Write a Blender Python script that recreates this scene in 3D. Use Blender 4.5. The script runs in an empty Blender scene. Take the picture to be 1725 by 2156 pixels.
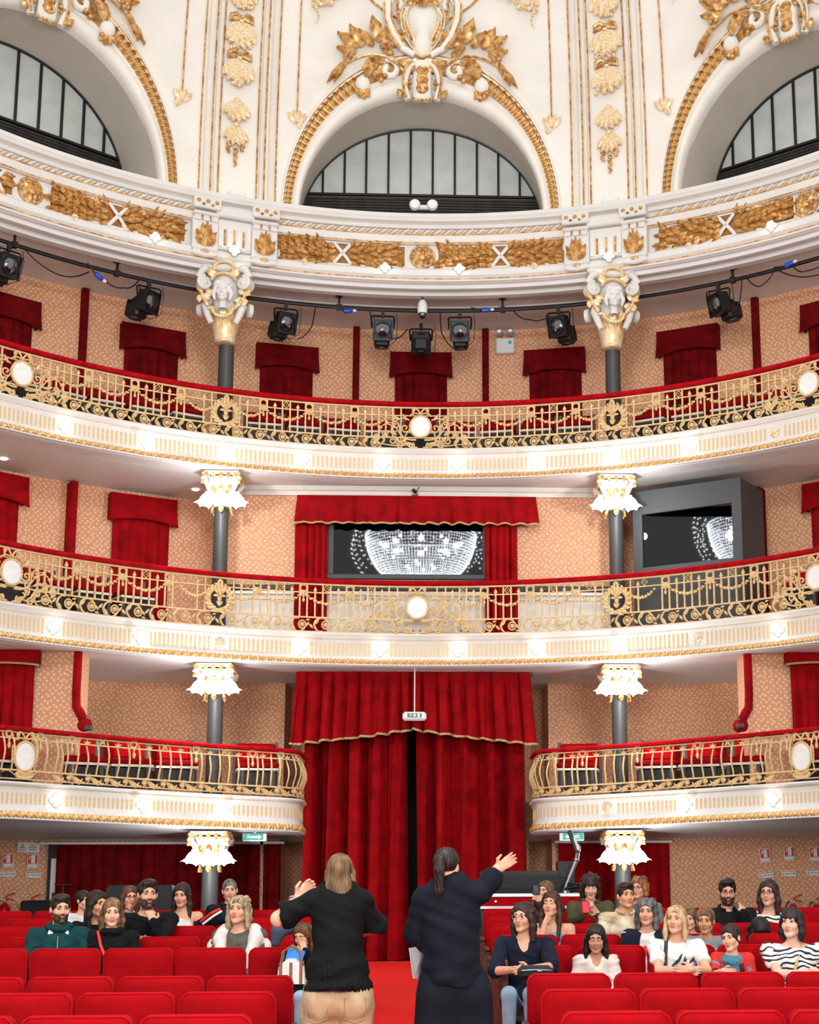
import bpy, math, random
import numpy as np
from mathutils import Vector, Matrix

# ------------------------------------------------------------------ camera, world, lights, exposure
SC = bpy.context.scene
COL = SC.collection
F, CX, CY, PITCH, YAW, ROLL = 3017., 1032., 1258., .1767, .048, -.0031
CAM = np.array([.07, 0., 1.70])
def cam_basis():
    cp, sp, cw, sw = math.cos(PITCH), math.sin(PITCH), math.cos(YAW), math.sin(YAW)
    fw = np.array([sw*cp, cw*cp, sp]); ri = np.array([cw, -sw, 0.]); up = np.cross(ri, fw)
    cr, sr = math.cos(ROLL), math.sin(ROLL)
    return fw, ri*cr+up*sr, up*cr-ri*sr
FW, RI, UP = cam_basis()
cd = bpy.data.cameras.new('camera'); co = bpy.data.objects.new('camera', cd); COL.objects.link(co)
cd.sensor_width = 36; cd.lens = F*36/2156; cd.shift_x = (862.5-CX)/2156; cd.shift_y = (CY-1078)/2156
cd.clip_end = 200
co.matrix_world = Matrix(((RI[0], UP[0], -FW[0], CAM[0]), (RI[1], UP[1], -FW[1], CAM[1]), (RI[2], UP[2], -FW[2], CAM[2]), (0, 0, 0, 1)))
SC.camera = co
def at(u, v, Y):
    """point of the hall seen at pixel (u, v), at depth Y from the camera"""
    r = FW+RI*(u-CX)/F-UP*(v-CY)/F
    return CAM+r*(Y/r[1])

W = bpy.data.worlds.new('world'); SC.world = W; W.use_nodes = True
W.node_tree.nodes['Background'].inputs[0].default_value = (1, .98, .96, 1)
W.node_tree.nodes['Background'].inputs[1].default_value = .72
def light(name, kind, loc, power, color=(1, .95, .9), rot=None, **k):
    d = bpy.data.lights.new(name, kind); d.energy = power; d.color = color
    for a, b in k.items(): setattr(d, a, b)
    o = bpy.data.objects.new(name, d); COL.objects.link(o); o.location = loc
    if rot: o.rotation_euler = rot
    return o
# the hall's big chandelier, plus unseen front wash lights added to reach under balconies
for _i in range(8): light('chandelier_light', 'POINT', (.03+.85*math.cos(_i*math.pi/4), 7.0+.85*math.sin(_i*math.pi/4), 9.0), 82, (1, .97, .94), shadow_soft_size=.04)
for _x in (-3.4, 3.4): light('stage_wash_light', 'AREA', (_x, -4.5, 4.2), 560, (1, .975, .95), (math.radians(88), 0, math.radians(2.5*_x)), size=2.4)
SC.view_settings.view_transform = 'Standard'; SC.view_settings.look = 'None'
SC.view_settings.gamma = 1; SC.view_settings.use_curve_mapping = False
SC.view_settings.exposure = 0.48
SC.cycles.max_bounces = 6; SC.cycles.diffuse_bounces = 4; SC.cycles.glossy_bounces = 3
SC.cycles.sample_clamp_indirect = 6
rnd = random.Random(7)

# ------------------------------------------------------------------ materials
def lin(c):
    return tuple((x/255/12.92 if x <= 10 else ((x/255+.055)/1.055)**2.4) for x in c)
class NT:
    def __init__(s, name):
        s.m = bpy.data.materials.new(name); s.m.use_nodes = True; s.t = s.m.node_tree; s.n = s.t.nodes
        s.b = s.n['Principled BSDF']
    def new(s, typ, **k):
        n = s.n.new(typ)
        for a, v in k.items():
            if a.startswith('i_'):
                key = a[2:]; key = int(key) if key.isdigit() else key.replace('_', ' ')
                n.inputs[key].default_value = v
            else: setattr(n, a, v)
        return n
    def link(s, a, b): s.t.links.new(a, b)
def pbr(name, rgb, rough=.6, metal=0., var=0., scale=8., bump=0., bscale=60., spec=.5, sheen=0., rgb2=None, stretch=None, emit=0., alpha=1):
    t = NT(name); b = t.b; c = lin(rgb)
    b.inputs['Base Color'].default_value = (*c, 1); b.inputs['Roughness'].default_value = rough
    b.inputs['Metallic'].default_value = metal; b.inputs['Specular IOR Level'].default_value = spec
    if sheen: b.inputs['Sheen Weight'].default_value = sheen; b.inputs['Sheen Tint'].default_value = (*c, 1); b.inputs['Sheen Roughness'].default_value = .4
    if emit: b.inputs['Emission Color'].default_value = (*c, 1); b.inputs['Emission Strength'].default_value = emit
    tc = t.new('ShaderNodeTexCoord'); src = tc.outputs['Object']
    if stretch:
        mp = t.new('ShaderNodeMapping'); mp.inputs['Scale'].default_value = stretch; t.link(src, mp.inputs[0]); src = mp.outputs[0]
    if var or rgb2:
        nz = t.new('ShaderNodeTexNoise', i_Scale=scale, i_Detail=4.); t.link(src, nz.inputs['Vector'])
        mx = t.new('ShaderNodeMix', data_type='RGBA')
        c2 = lin(rgb2) if rgb2 else tuple(x*(1-var) for x in c)
        mx.inputs[6].default_value = (*c, 1); mx.inputs[7].default_value = (*c2, 1)
        rp = t.new('ShaderNodeMapRange', i_1=.35, i_2=.65); t.link(nz.outputs[0], rp.inputs[0]); t.link(rp.outputs[0], mx.inputs[0])
        t.link(mx.outputs[2], b.inputs['Base Color'])
        if sheen: pass
    if bump:
        nb = t.new('ShaderNodeTexNoise', i_Scale=bscale, i_Detail=3.); t.link(src, nb.inputs['Vector'])
        bp = t.new('ShaderNodeBump', i_Strength=bump, i_Distance=.01); t.link(nb.outputs[0], bp.inputs['Height']); t.link(bp.outputs[0], b.inputs['Normal'])
    return t.m
def wallpaper(name, rgb, rgb2):
    t = NT(name); at_ = t.new('ShaderNodeAttribute', attribute_name='wp')
    mp = t.new('ShaderNodeMapping'); mp.inputs['Scale'].default_value = (17, 17, 17); mp.inputs['Rotation'].default_value = (0, 0, .72)
    t.link(at_.outputs['Vector'], mp.inputs[0])
    v = t.new('ShaderNodeTexVoronoi', i_Scale=1., i_Randomness=.45); v.voronoi_dimensions = '2D'; t.link(mp.outputs[0], v.inputs['Vector'])
    nz = t.new('ShaderNodeTexNoise', i_Scale=2.2, i_Detail=2.); t.link(mp.outputs[0], nz.inputs['Vector'])
    ad = t.new('ShaderNodeMath', operation='MULTIPLY_ADD'); t.link(nz.outputs[0], ad.inputs[0]); ad.inputs[1].default_value = .5; t.link(v.outputs['Distance'], ad.inputs[2])
    rp = t.new('ShaderNodeMapRange', i_1=.36, i_2=.62, i_3=1., i_4=0.); t.link(ad.outputs[0], rp.inputs[0])
    mx = t.new('ShaderNodeMix', data_type='RGBA'); mx.inputs[6].default_value = (*lin(rgb), 1); mx.inputs[7].default_value = (*lin(rgb2), 1)
    t.link(rp.outputs[0], mx.inputs[0]); t.link(mx.outputs[2], t.b.inputs['Base Color']); t.b.inputs['Roughness'].default_value = .75
    return t.m
def emitter(name, rgb, strength):
    t = NT(name); t.b.inputs['Base Color'].default_value = (*lin(rgb), 1)
    t.b.inputs['Emission Color'].default_value = (*lin(rgb), 1); t.b.inputs['Emission Strength'].default_value = strength
    return t.m
def vcol(name, rough=.55, sss=.0):
    t = NT(name); a = t.new('ShaderNodeAttribute', attribute_name='Col'); 
    nz = t.new('ShaderNodeTexNoise', i_Scale=40., i_Detail=3.); mx = t.new('ShaderNodeMix', data_type='RGBA', blend_type='MULTIPLY')
    rp = t.new('ShaderNodeMapRange', i_3=.9, i_4=1.08); t.link(nz.outputs[0], rp.inputs[0]); mx.inputs[0].default_value = 1
    t.link(a.outputs['Color'], mx.inputs[6]); t.link(rp.outputs[0], mx.inputs[7]); t.link(mx.outputs[2], t.b.inputs['Base Color'])
    t.b.inputs['Roughness'].default_value = rough; t.b.inputs['Specular IOR Level'].default_value = .35
    return t.m
def stripes(name, rgb, rgb2, freq=28, width=.4, wob=.012):
    t = NT(name); tc = t.new('ShaderNodeTexCoord'); sp = t.new('ShaderNodeSeparateXYZ'); t.link(tc.outputs['Object'], sp.inputs[0])
    nz = t.new('ShaderNodeTexNoise', i_Scale=7., i_Detail=1.); t.link(tc.outputs['Object'], nz.inputs['Vector'])
    a = t.new('ShaderNodeMath', operation='MULTIPLY_ADD'); t.link(nz.outputs[0], a.inputs[0]); a.inputs[1].default_value = wob*6; t.link(sp.outputs[2], a.inputs[2])
    m = t.new('ShaderNodeMath', operation='MULTIPLY'); t.link(a.outputs[0], m.inputs[0]); m.inputs[1].default_value = freq
    f = t.new('ShaderNodeMath', operation='FRACT'); t.link(m.outputs[0], f.inputs[0])
    l = t.new('ShaderNodeMath', operation='LESS_THAN'); t.link(f.outputs[0], l.inputs[0]); l.inputs[1].default_value = width
    mx = t.new('ShaderNodeMix', data_type='RGBA'); mx.inputs[6].default_value = (*lin(rgb), 1); mx.inputs[7].default_value = (*lin(rgb2), 1)
    t.link(l.outputs[0], mx.inputs[0]); t.link(mx.outputs[2], t.b.inputs['Base Color']); t.b.inputs['Roughness'].default_value = .85
    return t.m
def mirror_glass(name, rgb=(6, 7, 8), ior=2.4):
    t = NT(name); t.b.inputs['Base Color'].default_value = (*lin(rgb), 1); t.b.inputs['Roughness'].default_value = .02
    t.b.inputs['IOR'].default_value = ior; t.b.inputs['Specular IOR Level'].default_value = .72
    return t.m
M = dict(
    white=pbr('white_plaster', (219, 215, 209), .55, var=.05, scale=3, bump=.05),
    cream=pbr('cream_plaster', (236, 230, 219), .6, var=.06, scale=2, bump=.05),
    reveal=pbr('stone_grey_plaster', (206, 197, 184), .7, var=.06, scale=2),
    soffit=pbr('grey_white_paint', (226, 221, 217), .6, var=.05, scale=1.5),
    gold=pbr('gold_leaf', (232, 186, 118), .34, .32, rgb2=(160, 104, 44), scale=14, bump=.35, bscale=45),
    palegold=pbr('worn_gold_leaf', (226, 184, 120), .45, .3, rgb2=(240, 224, 196), scale=30, bump=.3, bscale=60),
    iron=pbr('gilt_iron_paint', (222, 190, 138), .5, .06, rgb2=(202, 166, 112), scale=18, bump=.15, bscale=40),
    marble=pbr('white_medallion', (232, 230, 226), .4, var=.08, scale=14),
    paper=wallpaper('peach_wallpaper', (212, 152, 114), (238, 200, 162)),
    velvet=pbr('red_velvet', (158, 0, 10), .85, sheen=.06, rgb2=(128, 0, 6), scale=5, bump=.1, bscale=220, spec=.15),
    seatred=pbr('seat_velvet', (168, 0, 12), .85, sheen=.06, rgb2=(148, 0, 8), scale=7, bump=.12, bscale=240, spec=.12),
    piping=pbr('seat_piping', (186, 6, 20), .8, sheen=.2, var=.2, scale=40, spec=.1),
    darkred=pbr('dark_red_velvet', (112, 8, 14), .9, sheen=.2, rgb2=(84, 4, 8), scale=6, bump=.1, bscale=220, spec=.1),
    railred=pbr('rail_velvet', (176, 6, 22), .85, sheen=.4, rgb2=(140, 2, 14), scale=9, spec=.1),
    trim=pbr('gold_braid', (208, 176, 120), .7, var=.3, scale=60, bump=.4, bscale=150),
    column=pbr('dark_grey_column', (62, 62, 60), .5, var=.15, scale=6),
    carpet=pbr('red_carpet', (228, 44, 38), .95, rgb2=(214, 32, 30), scale=60, bump=.3, bscale=400, spec=.1, sheen=.2),
    floor=pbr('dark_floor', (40, 26, 22), .8, var=.3, scale=6),
    wood=pbr('brown_wood', (92, 44, 26), .5, rgb2=(60, 28, 16), scale=5, stretch=(1, 1, 8)),
    darkwood=pbr('dark_wood', (44, 22, 16), .5, rgb2=(28, 14, 10), scale=5, stretch=(1, 1, 8)),
    black=pbr('black_metal', (14, 14, 16), .5, var=.3, scale=20),
    blackcloth=pbr('black_cover', (22, 22, 24), .75, var=.25, scale=9, bump=.1, bscale=300),
    grey=pbr('grey_paint', (64, 66, 66), .6, var=.06, scale=5),
    chairgrey=pbr('box_chair_grey', (72, 70, 66), .6, var=.15, scale=9),
    silver=pbr('silver_metal', (190, 192, 196), .3, .85, var=.08, scale=20),
    plastic=pbr('white_plastic', (226, 226, 224), .4, var=.03, scale=10),
    lens=mirror_glass('lantern_lens', (8, 14, 30), 2.0),
    windowglass=mirror_glass('dark_window_glass', (4, 4, 5), 1.36),
    screenglass=mirror_glass('dark_screen_glass', (5, 4, 4), 1.36),
    frost=pbr('frosted_glass', (196, 200, 197), .3, rgb2=(182, 187, 184), scale=3, var=.1, bump=.05, bscale=90),
    clear=mirror_glass('spectacle_lens', (150, 160, 175), 1.5),
    flutegold=pbr('flute_gold', (226, 190, 136), .45, .15, var=.15, scale=20),
    capgold=pbr('capital_gold', (228, 184, 116), .38, .3, rgb2=(238, 220, 184), scale=12, bump=.3, bscale=50),
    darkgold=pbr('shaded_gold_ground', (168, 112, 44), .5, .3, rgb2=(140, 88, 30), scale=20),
    louver=pbr('dark_louver', (52, 42, 34), .5, rgb2=(30, 26, 24), scale=10),
    bulb=emitter('lit_bulb', (255, 250, 246), 5.5),
    shade=emitter('lit_glass_shade', (240, 246, 255), 1.7),
    lamp=emitter('chandelier_bulb', (255, 250, 245), 260),
    crystal=pbr('self_glowing_crystal', (226, 232, 240), .12, .35, emit=28., var=.3, scale=30),  # beads given a glow of their own so their reflection shows bright
    cable=pbr('black_cable', (16, 15, 16), .6, var=.2, scale=30),
    blue=pbr('blue_plastic', (24, 78, 190), .4, var=.1, scale=20),
    signred=pbr('sign_red', (222, 34, 24), .5, var=.03, scale=20),
    signwhite=pbr('sign_white', (234, 234, 230), .5, var=.03, scale=20),
    signgreen=pbr('sign_green', (0, 150, 140), .4, var=.03, scale=20, emit=.25),
    signdark=pbr('sign_dark', (40, 44, 48), .5, var=.03, scale=20),
    tealdark=pbr('exit_teal', (0, 100, 96), .4, var=.03, scale=20),
    extred=pbr('extinguisher_red', (200, 14, 20), .25, var=.05, scale=10),
    skin=vcol('skin'), 
    eye=pbr('eye_white', (232, 226, 220), .25, var=.03, scale=20), iris=pbr('dark_iris', (30, 20, 14), .2, var=.2, scale=50),
    frame=pbr('spectacle_frame', (40, 44, 66), .3, var=.2, scale=50),
    paperwhite=pbr('grey_white_paper', (196, 196, 196), .7, var=.05, scale=12),
    bluefolder=pbr('blue_folder', (58, 142, 226), .5, var=.08, scale=12),
    tan=pbr('tan_leather', (150, 96, 58), .5, var=.2, scale=12), phone=pbr('dark_phone', (20, 26, 40), .25, var=.2, scale=12), phonered=pbr('red_phone', (214, 30, 48), .4, var=.1, scale=12),
    bracelet=pbr('thin_gold', (220, 150, 80), .4, .5, var=.2, scale=40),
)

# ------------------------------------------------------------------ mesh helpers
class MB:
    """collects vertices and faces, links them as one mesh object"""
    def __init__(s): s.v = []; s.f = []; s.k = 0; s.wp = []; s.usewp = False
    def add(s, verts, faces, mi=0, Mx=None, wp=None):
        v = np.asarray(verts, float).reshape(-1, 3)
        if Mx is not None:
            A = np.array(Mx); v = v@A[:3, :3].T+A[:3, 3]
        s.v.append(v)
        for fa in (faces if isinstance(faces, list) and faces and isinstance(faces[0], np.ndarray) else group_faces(faces)):
            s.f.append((fa+s.k, mi))
        if wp is not None: s.usewp = True
        s.wp.append(np.zeros((len(v), 3)) if wp is None else np.asarray(wp, float))
        s.k += len(v); return s
    def mesh(s, name, mats, smooth=35):
        me = bpy.data.meshes.new(name)
        if s.k:
            V = np.concatenate(s.v); me.vertices.add(len(V)); me.vertices.foreach_set('co', V.ravel().astype(np.float32))
            li = np.concatenate([f.ravel() for f, _ in s.f]); st = []; mi = []; p = 0
            for f, m in s.f:
                n, k = f.shape; st.append(p+np.arange(n)*k); p += n*k; mi.append(np.full(n, m))
            st = np.concatenate(st); mi = np.concatenate(mi)
            me.loops.add(len(li)); me.loops.foreach_set('vertex_index', li.astype(np.int32))
            me.polygons.add(len(st)); me.polygons.foreach_set('loop_start', st.astype(np.int32)); me.polygons.foreach_set('material_index', mi.astype(np.int32))
            me.update(calc_edges=True)
            if s.usewp:
                a = me.attributes.new('wp', 'FLOAT_VECTOR', 'POINT'); a.data.foreach_set('vector', np.concatenate(s.wp).ravel().astype(np.float32))
            me.polygons.foreach_set('use_smooth', np.ones(len(st), bool))
            if smooth < 180: me.set_sharp_from_angle(angle=math.radians(smooth))
        for m in (mats if isinstance(mats, (list, tuple)) else [mats]): me.materials.append(M[m] if isinstance(m, str) else m)
        return me
    def build(s, name, mats, parent=None, smooth=35, Mx=None):
        return inst(s.mesh(name, mats, smooth), name, parent, Mx)
def group_faces(faces):
    d = {}
    for f in faces: d.setdefault(len(f), []).append(f)
    return [np.array(x, int) for x in d.values()]
def inst(me, name, parent=None, Mx=None):
    o = bpy.data.objects.new(name, me); COL.objects.link(o)
    if parent is not None: o.parent = parent
    if Mx is not None: o.matrix_basis = Mx if isinstance(Mx, Matrix) else Matrix(np.asarray(Mx).tolist())
    return o
def empty(name, loc=(0, 0, 0), rz=0):
    o = bpy.data.objects.new(name, None); COL.objects.link(o); o.location = loc; o.rotation_euler.z = rz; o.empty_display_size = .1
    return o
def tag(o, label=None, cat=None, group=None, kind=None):
    if label: o['label'] = label
    if cat: o['category'] = cat
    if group: o['group'] = group
    if kind: o['kind'] = kind
    return o
def thing(name, label, cat, loc=(0, 0, 0), rz=0, group=None): return tag(empty(name, loc, rz), label, cat, group)
def copy_tree(o, parent=None):
    c = o.copy(); COL.objects.link(c)
    if parent is not None: c.parent = parent
    for ch in list(o.children): copy_tree(ch, c)
    return c
def T(x, y, z): return Matrix.Translation((x, y, z))
def R(a, ax): return Matrix.Rotation(a, 4, ax)
def S(x, y=None, z=None):
    y = x if y is None else y; z = x if z is None else z
    return Matrix(((x, 0, 0, 0), (0, y, 0, 0), (0, 0, z, 0), (0, 0, 0, 1)))
BOXF = [(0, 1, 3, 2), (4, 6, 7, 5), (0, 4, 5, 1), (2, 3, 7, 6), (0, 2, 6, 4), (1, 5, 7, 3)]
def box(mb, c, s, mi=0, Mx=None):
    v = [(c[0]+i*s[0]/2, c[1]+j*s[1]/2, c[2]+k*s[2]/2) for i in (-1, 1) for j in (-1, 1) for k in (-1, 1)]
    return mb.add(v, BOXF, mi, Mx)
def cbox(mb, c, s, b=.01, mi=0, Mx=None):
    """box with chamfered edges"""
    hx, hy, hz = (x/2 for x in s); v = []; idx = {}
    for i in (-1, 1):
        for j in (-1, 1):
            for k in (-1, 1):
                for ax in range(3):
                    p = [i*hx, j*hy, k*hz]
                    for a in range(3):
                        if a != ax: p[a] -= (i, j, k)[a]*b
                    idx[i, j, k, ax] = len(v); v.append((c[0]+p[0], c[1]+p[1], c[2]+p[2]))
    f = []
    for ax in range(3):
        o1, o2 = [(1, 2), (0, 2), (0, 1)][ax]
        for sg in (-1, 1):
            q = []
            for a, b_ in ((-1, -1), (1, -1), (1, 1), (-1, 1)):
                t = [0, 0, 0]; t[ax] = sg; t[o1] = a; t[o2] = b_; q.append(idx[(*t, ax)])
            f.append(tuple(q if (sg > 0) == (ax != 1) else q[::-1]))
    for ax in range(3):
        o1, o2 = [(1, 2), (0, 2), (0, 1)][ax]
        for a in (-1, 1):
            for b_ in (-1, 1):
                t = [0, 0, 0]; t[o1] = a; t[o2] = b_; t[ax] = -1; t2 = list(t); t2[ax] = 1
                q = (idx[(*t, o1)], idx[(*t2, o1)], idx[(*t2, o2)], idx[(*t, o2)])
                f.append(q)
    for i in (-1, 1):
        for j in (-1, 1):
            for k in (-1, 1): f.append((idx[i, j, k, 0], idx[i, j, k, 1], idx[i, j, k, 2]))
    return mb.add(v, f, mi, Mx)
def tube(mb, pts, r, n=6, closed=False, mi=0, Mx=None, flat=1., up=None):
    P = np.asarray(pts, float); m = len(P); rr = np.broadcast_to(np.asarray(r, float), (m,))
    Tn = np.roll(P, -1, 0)-np.roll(P, 1, 0)
    if not closed: Tn[0] = P[1]-P[0]; Tn[-1] = P[-1]-P[-2]
    Tn /= np.linalg.norm(Tn, axis=1)[:, None]+1e-12
    u = np.array(up, float) if up is not None else (np.array([0, 0, 1.]) if abs(Tn[0][2]) < .9 else np.array([1., 0, 0]))
    V = []
    for i in range(m):
        u = u-Tn[i]*(u@Tn[i]) if up is None else np.array(up, float)-Tn[i]*(np.array(up, float)@Tn[i]); u = u/(np.linalg.norm(u)+1e-12)
        w = np.cross(Tn[i], u)
        for j in range(n):
            a = 2*math.pi*j/n; V.append(P[i]+rr[i]*(math.cos(a)*w+math.sin(a)*u*flat))
    f = []
    for i in range(m if closed else m-1):
        a = i*n; b = ((i+1) % m)*n
        for j in range(n): f.append((a+j, a+(j+1) % n, b+(j+1) % n, b+j))
    if not closed: f.append(tuple(range(n))[::-1]); f.append(tuple(range((m-1)*n, m*n)))
    return mb.add(V, f, mi, Mx)
def lathe(mb, prof, n=16, mi=0, Mx=None, caps=True):
    V = []; f = []
    for r, z in prof:
        for j in range(n):
            a = 2*math.pi*j/n; V.append((r*math.cos(a), r*math.sin(a), z))
    for i in range(len(prof)-1):
        for j in range(n): f.append((i*n+j, i*n+(j+1) % n, (i+1)*n+(j+1) % n, (i+1)*n+j))
    if caps: f.append(tuple(range(n))[::-1]); f.append(tuple(range((len(prof)-1)*n, len(prof)*n)))
    return mb.add(V, f, mi, Mx)
def ball(mb, c, r, n=8, m=5, mi=0, Mx=None):
    r = (r, r, r) if isinstance(r, (int, float)) else r; V = [(c[0], c[1], c[2]-r[2])]; f = []
    for i in range(1, m):
        t = math.pi*i/m
        for j in range(n):
            a = 2*math.pi*j/n; V.append((c[0]+r[0]*math.sin(t)*math.cos(a), c[1]+r[1]*math.sin(t)*math.sin(a), c[2]-r[2]*math.cos(t)))
    V.append((c[0], c[1], c[2]+r[2])); e = len(V)-1
    for j in range(n):
        f.append((0, 1+(j+1) % n, 1+j)); f.append((e, e-n+j, e-n+(j+1) % n))
        for i in range(m-2): f.append((1+i*n+j, 1+i*n+(j+1) % n, 1+(i+1)*n+(j+1) % n, 1+(i+1)*n+j))
    return mb.add(V, f, mi, Mx)
def prism(mb, poly, z0, z1, mi=0, Mx=None):
    """extrude a polygon of the local x, y plane from z0 to z1"""
    n = len(poly); V = [(x, y, z0) for x, y in poly]+[(x, y, z1) for x, y in poly]
    f = [tuple(range(n))[::-1], tuple(range(n, 2*n))]+[(i, (i+1) % n, n+(i+1) % n, n+i) for i in range(n)]
    return mb.add(V, f, mi, Mx)
def ring(cx, cy, rx, ry, n=14, z=0., a0=0., a1=2*math.pi, closed=True):
    k = n if closed else n-1
    return [(cx+rx*math.cos(a0+(a1-a0)*i/k), cy+ry*math.sin(a0+(a1-a0)*i/k), z) for i in range(n)]
def spiral(cx, cy, r0, r1, turns, a0, sgn=1, n=16, z=0.):
    return [(cx+(r0+(r1-r0)*i/(n-1))*math.cos(a0+sgn*turns*2*math.pi*i/(n-1)), cy+(r0+(r1-r0)*i/(n-1))*math.sin(a0+sgn*turns*2*math.pi*i/(n-1)), z+.012*i/(n-1)) for i in range(n)]
def bez(p0, p1, p2, p3, n=8):
    P = [np.asarray(p, float) for p in (p0, p1, p2, p3)]; o = []
    for i in range(n):
        t = i/(n-1); o.append((1-t)**3*P[0]+3*(1-t)**2*t*P[1]+3*(1-t)*t*t*P[2]+t**3*P[3])
    return o
def leaf(mb, x, y, ang, L, Wd, lift=.03, curl=.02, mi=0, Mx=None, z=0., n=5, lobes=0.):
    """solid leaf lying in the local x, y plane, ridge towards +z"""
    V = []; f = []; ca, sa = math.cos(ang), math.sin(ang)
    for i in range(n):
        t = i/(n-1); w = Wd*max(.06, (math.sin(math.pi*min(1, t*.88+.1)))**.8)*(1+(lobes if i % 2 else -lobes)); d = L*t
        h = lift*math.sin(math.pi*min(1, t*.8+.12))+curl*t*t
        for q, hh in ((-w, h*.45), (0, h), (w, h*.45), (0, h*.2-.012)):
            V.append((x+ca*d-sa*q, y+sa*d+ca*q, z+hh))
    for i in range(n-1):
        for j in range(4): f.append((i*4+j, (i+1)*4+j, (i+1)*4+(j+1) % 4, i*4+(j+1) % 4))
    f.append((0, 1, 2, 3)); e = (n-1)*4; f.append((e+3, e+2, e+1, e))
    return mb.add(V, f, mi, Mx)
class Path:
    """plan line of a balcony front: s grows to the right as seen from the stage, the normal looks into the hall"""
    def __init__(s, pts, s0=None):
        s.p = np.asarray(pts, float); d = np.linalg.norm(np.diff(s.p, axis=0), axis=1); s.c = np.concatenate([[0], np.cumsum(d)])
        s.c += (-s.c[-1]/2 if s0 is None else s0); s.dip = 0.
    def dz(s, q): return -s.dip*max(0, 1-abs(q)/5.7)**1.2
    def pos(s, q): return np.array([np.interp(q, s.c, s.p[:, 0]), np.interp(q, s.c, s.p[:, 1])])
    def nt(s, q):
        a = s.pos(min(q+.02, s.c[-1]))-s.pos(max(q-.02, s.c[0])); a /= np.linalg.norm(a); return a, np.array([a[1], -a[0]])
    def fr(s, q, z, off=0.):
        p = s.pos(q); t, n = s.nt(q)
        return Matrix(((t[0], 0, n[0], p[0]+n[0]*off), (t[1], 0, n[1], p[1]+n[1]*off), (0, 1, 0, z+s.dz(q)), (0, 0, 0, 1)))
XC = .03
RW, DW, Z0 = 8.09, 20.2, 11.0
def lean(z): return .028*max(0, z-11.5)**2
def wall_build(mb, name, mats, root, deg, z0, off=.01, smooth=35):
    """build an ornament of local x (along), y (up), z (out) so that it follows the round, leaning upper wall"""
    o = np.array(root.location) if root is not None else np.zeros(3); w = []
    for v in mb.v:
        a = np.radians(deg)+v[:, 0]/RW; z = z0+v[:, 1]; r = RW-off-v[:, 2]-.028*np.maximum(0, z-11.5)**2
        w.append(np.stack([XC+r*np.sin(a), DW-RW+r*np.cos(a), z], 1)-o)
    mb.v = w; return mb.build(name, mats, root, smooth)
def arc(Rr, D=20., a=78, n=160, xc=XC):
    ph = np.radians(np.linspace(-a, a, n)); return Path(np.stack([xc+Rr*np.sin(ph), D-Rr+Rr*np.cos(ph)], 1))
def fr_cyl(Rr, D, deg, z, off=0.):
    """frame on a round wall: x along the wall to the right, y up, z into the hall"""
    a = math.radians(deg); r = Rr-off
    return Matrix(((math.cos(a), 0, -math.sin(a), XC+r*math.sin(a)), (-math.sin(a), 0, -math.cos(a), D-Rr+r*math.cos(a)), (0, 1, 0, z), (0, 0, 0, 1)))
def sweep(mb, path, prof, s0, s1, step=.12, mi=0, closed=True, wp=False):
    n = max(2, int(abs(s1-s0)/step)+1); V = []; Wp = []; m = len(prof); f = []
    for i in range(n):
        q = s0+(s1-s0)*i/(n-1); p = path.pos(q); nn = path.nt(q)[1]
        for o, z in prof: V.append((p[0]+nn[0]*o, p[1]+nn[1]*o, z+path.dz(q))); Wp.append((q, z, 0))
    for i in range(n-1):
        for j in range(m if closed else m-1): f.append((i*m+j, (i+1)*m+j, (i+1)*m+(j+1) % m, i*m+(j+1) % m))
    if closed: f.append(tuple(range(m))); f.append(tuple(range((n-1)*m, n*m))[::-1])
    return mb.add(V, f, mi, wp=Wp if wp else None)
def grid(mb, P, mi=0, wp=None):
    """P: (n, m, 3) array of points joined as a sheet"""
    P = np.asarray(P, float); n, m = P.shape[:2]; I = np.arange(n*m).reshape(n, m)
    q = np.stack([I[:-1, :-1], I[1:, :-1], I[1:, 1:], I[:-1, 1:]], -1).reshape(-1, 4)
    return mb.add(P.reshape(-1, 3), [q], mi, wp=wp)
# ------------------------------------------------------------------ the setting
def struct(mb, name, mats, parent=None, smooth=35, label=None):
    o = mb.build(name, mats, parent, smooth); o['kind'] = 'structure'
    if label: o['label'] = label
    return o
def floor_z(y): return .2*min(1, max(0, (y-11)/5))
ys = [-1, 3, 7, 11, 12, 13, 14, 15, 16, 18, 20, 23]
struct(grid(MB(), [[(x, y, floor_z(y)) for y in ys] for x in (-9.5, 9.5)]), 'floor', 'floor')
mb = MB(); yy = [1, 3, 5, 7, 9, 11, 12, 13, 14, 15, 16, 18, 20.75]
pr = lambda y: [(-.66, y, floor_z(y)), (-.655, y, floor_z(y)+.014), (.655, y, floor_z(y)+.014), (.66, y, floor_z(y))]
grid(mb, [pr(y) for y in yy][::-1])
struct(mb, 'carpet', 'carpet', label='red carpet running up the centre aisle to the curtain')

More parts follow.
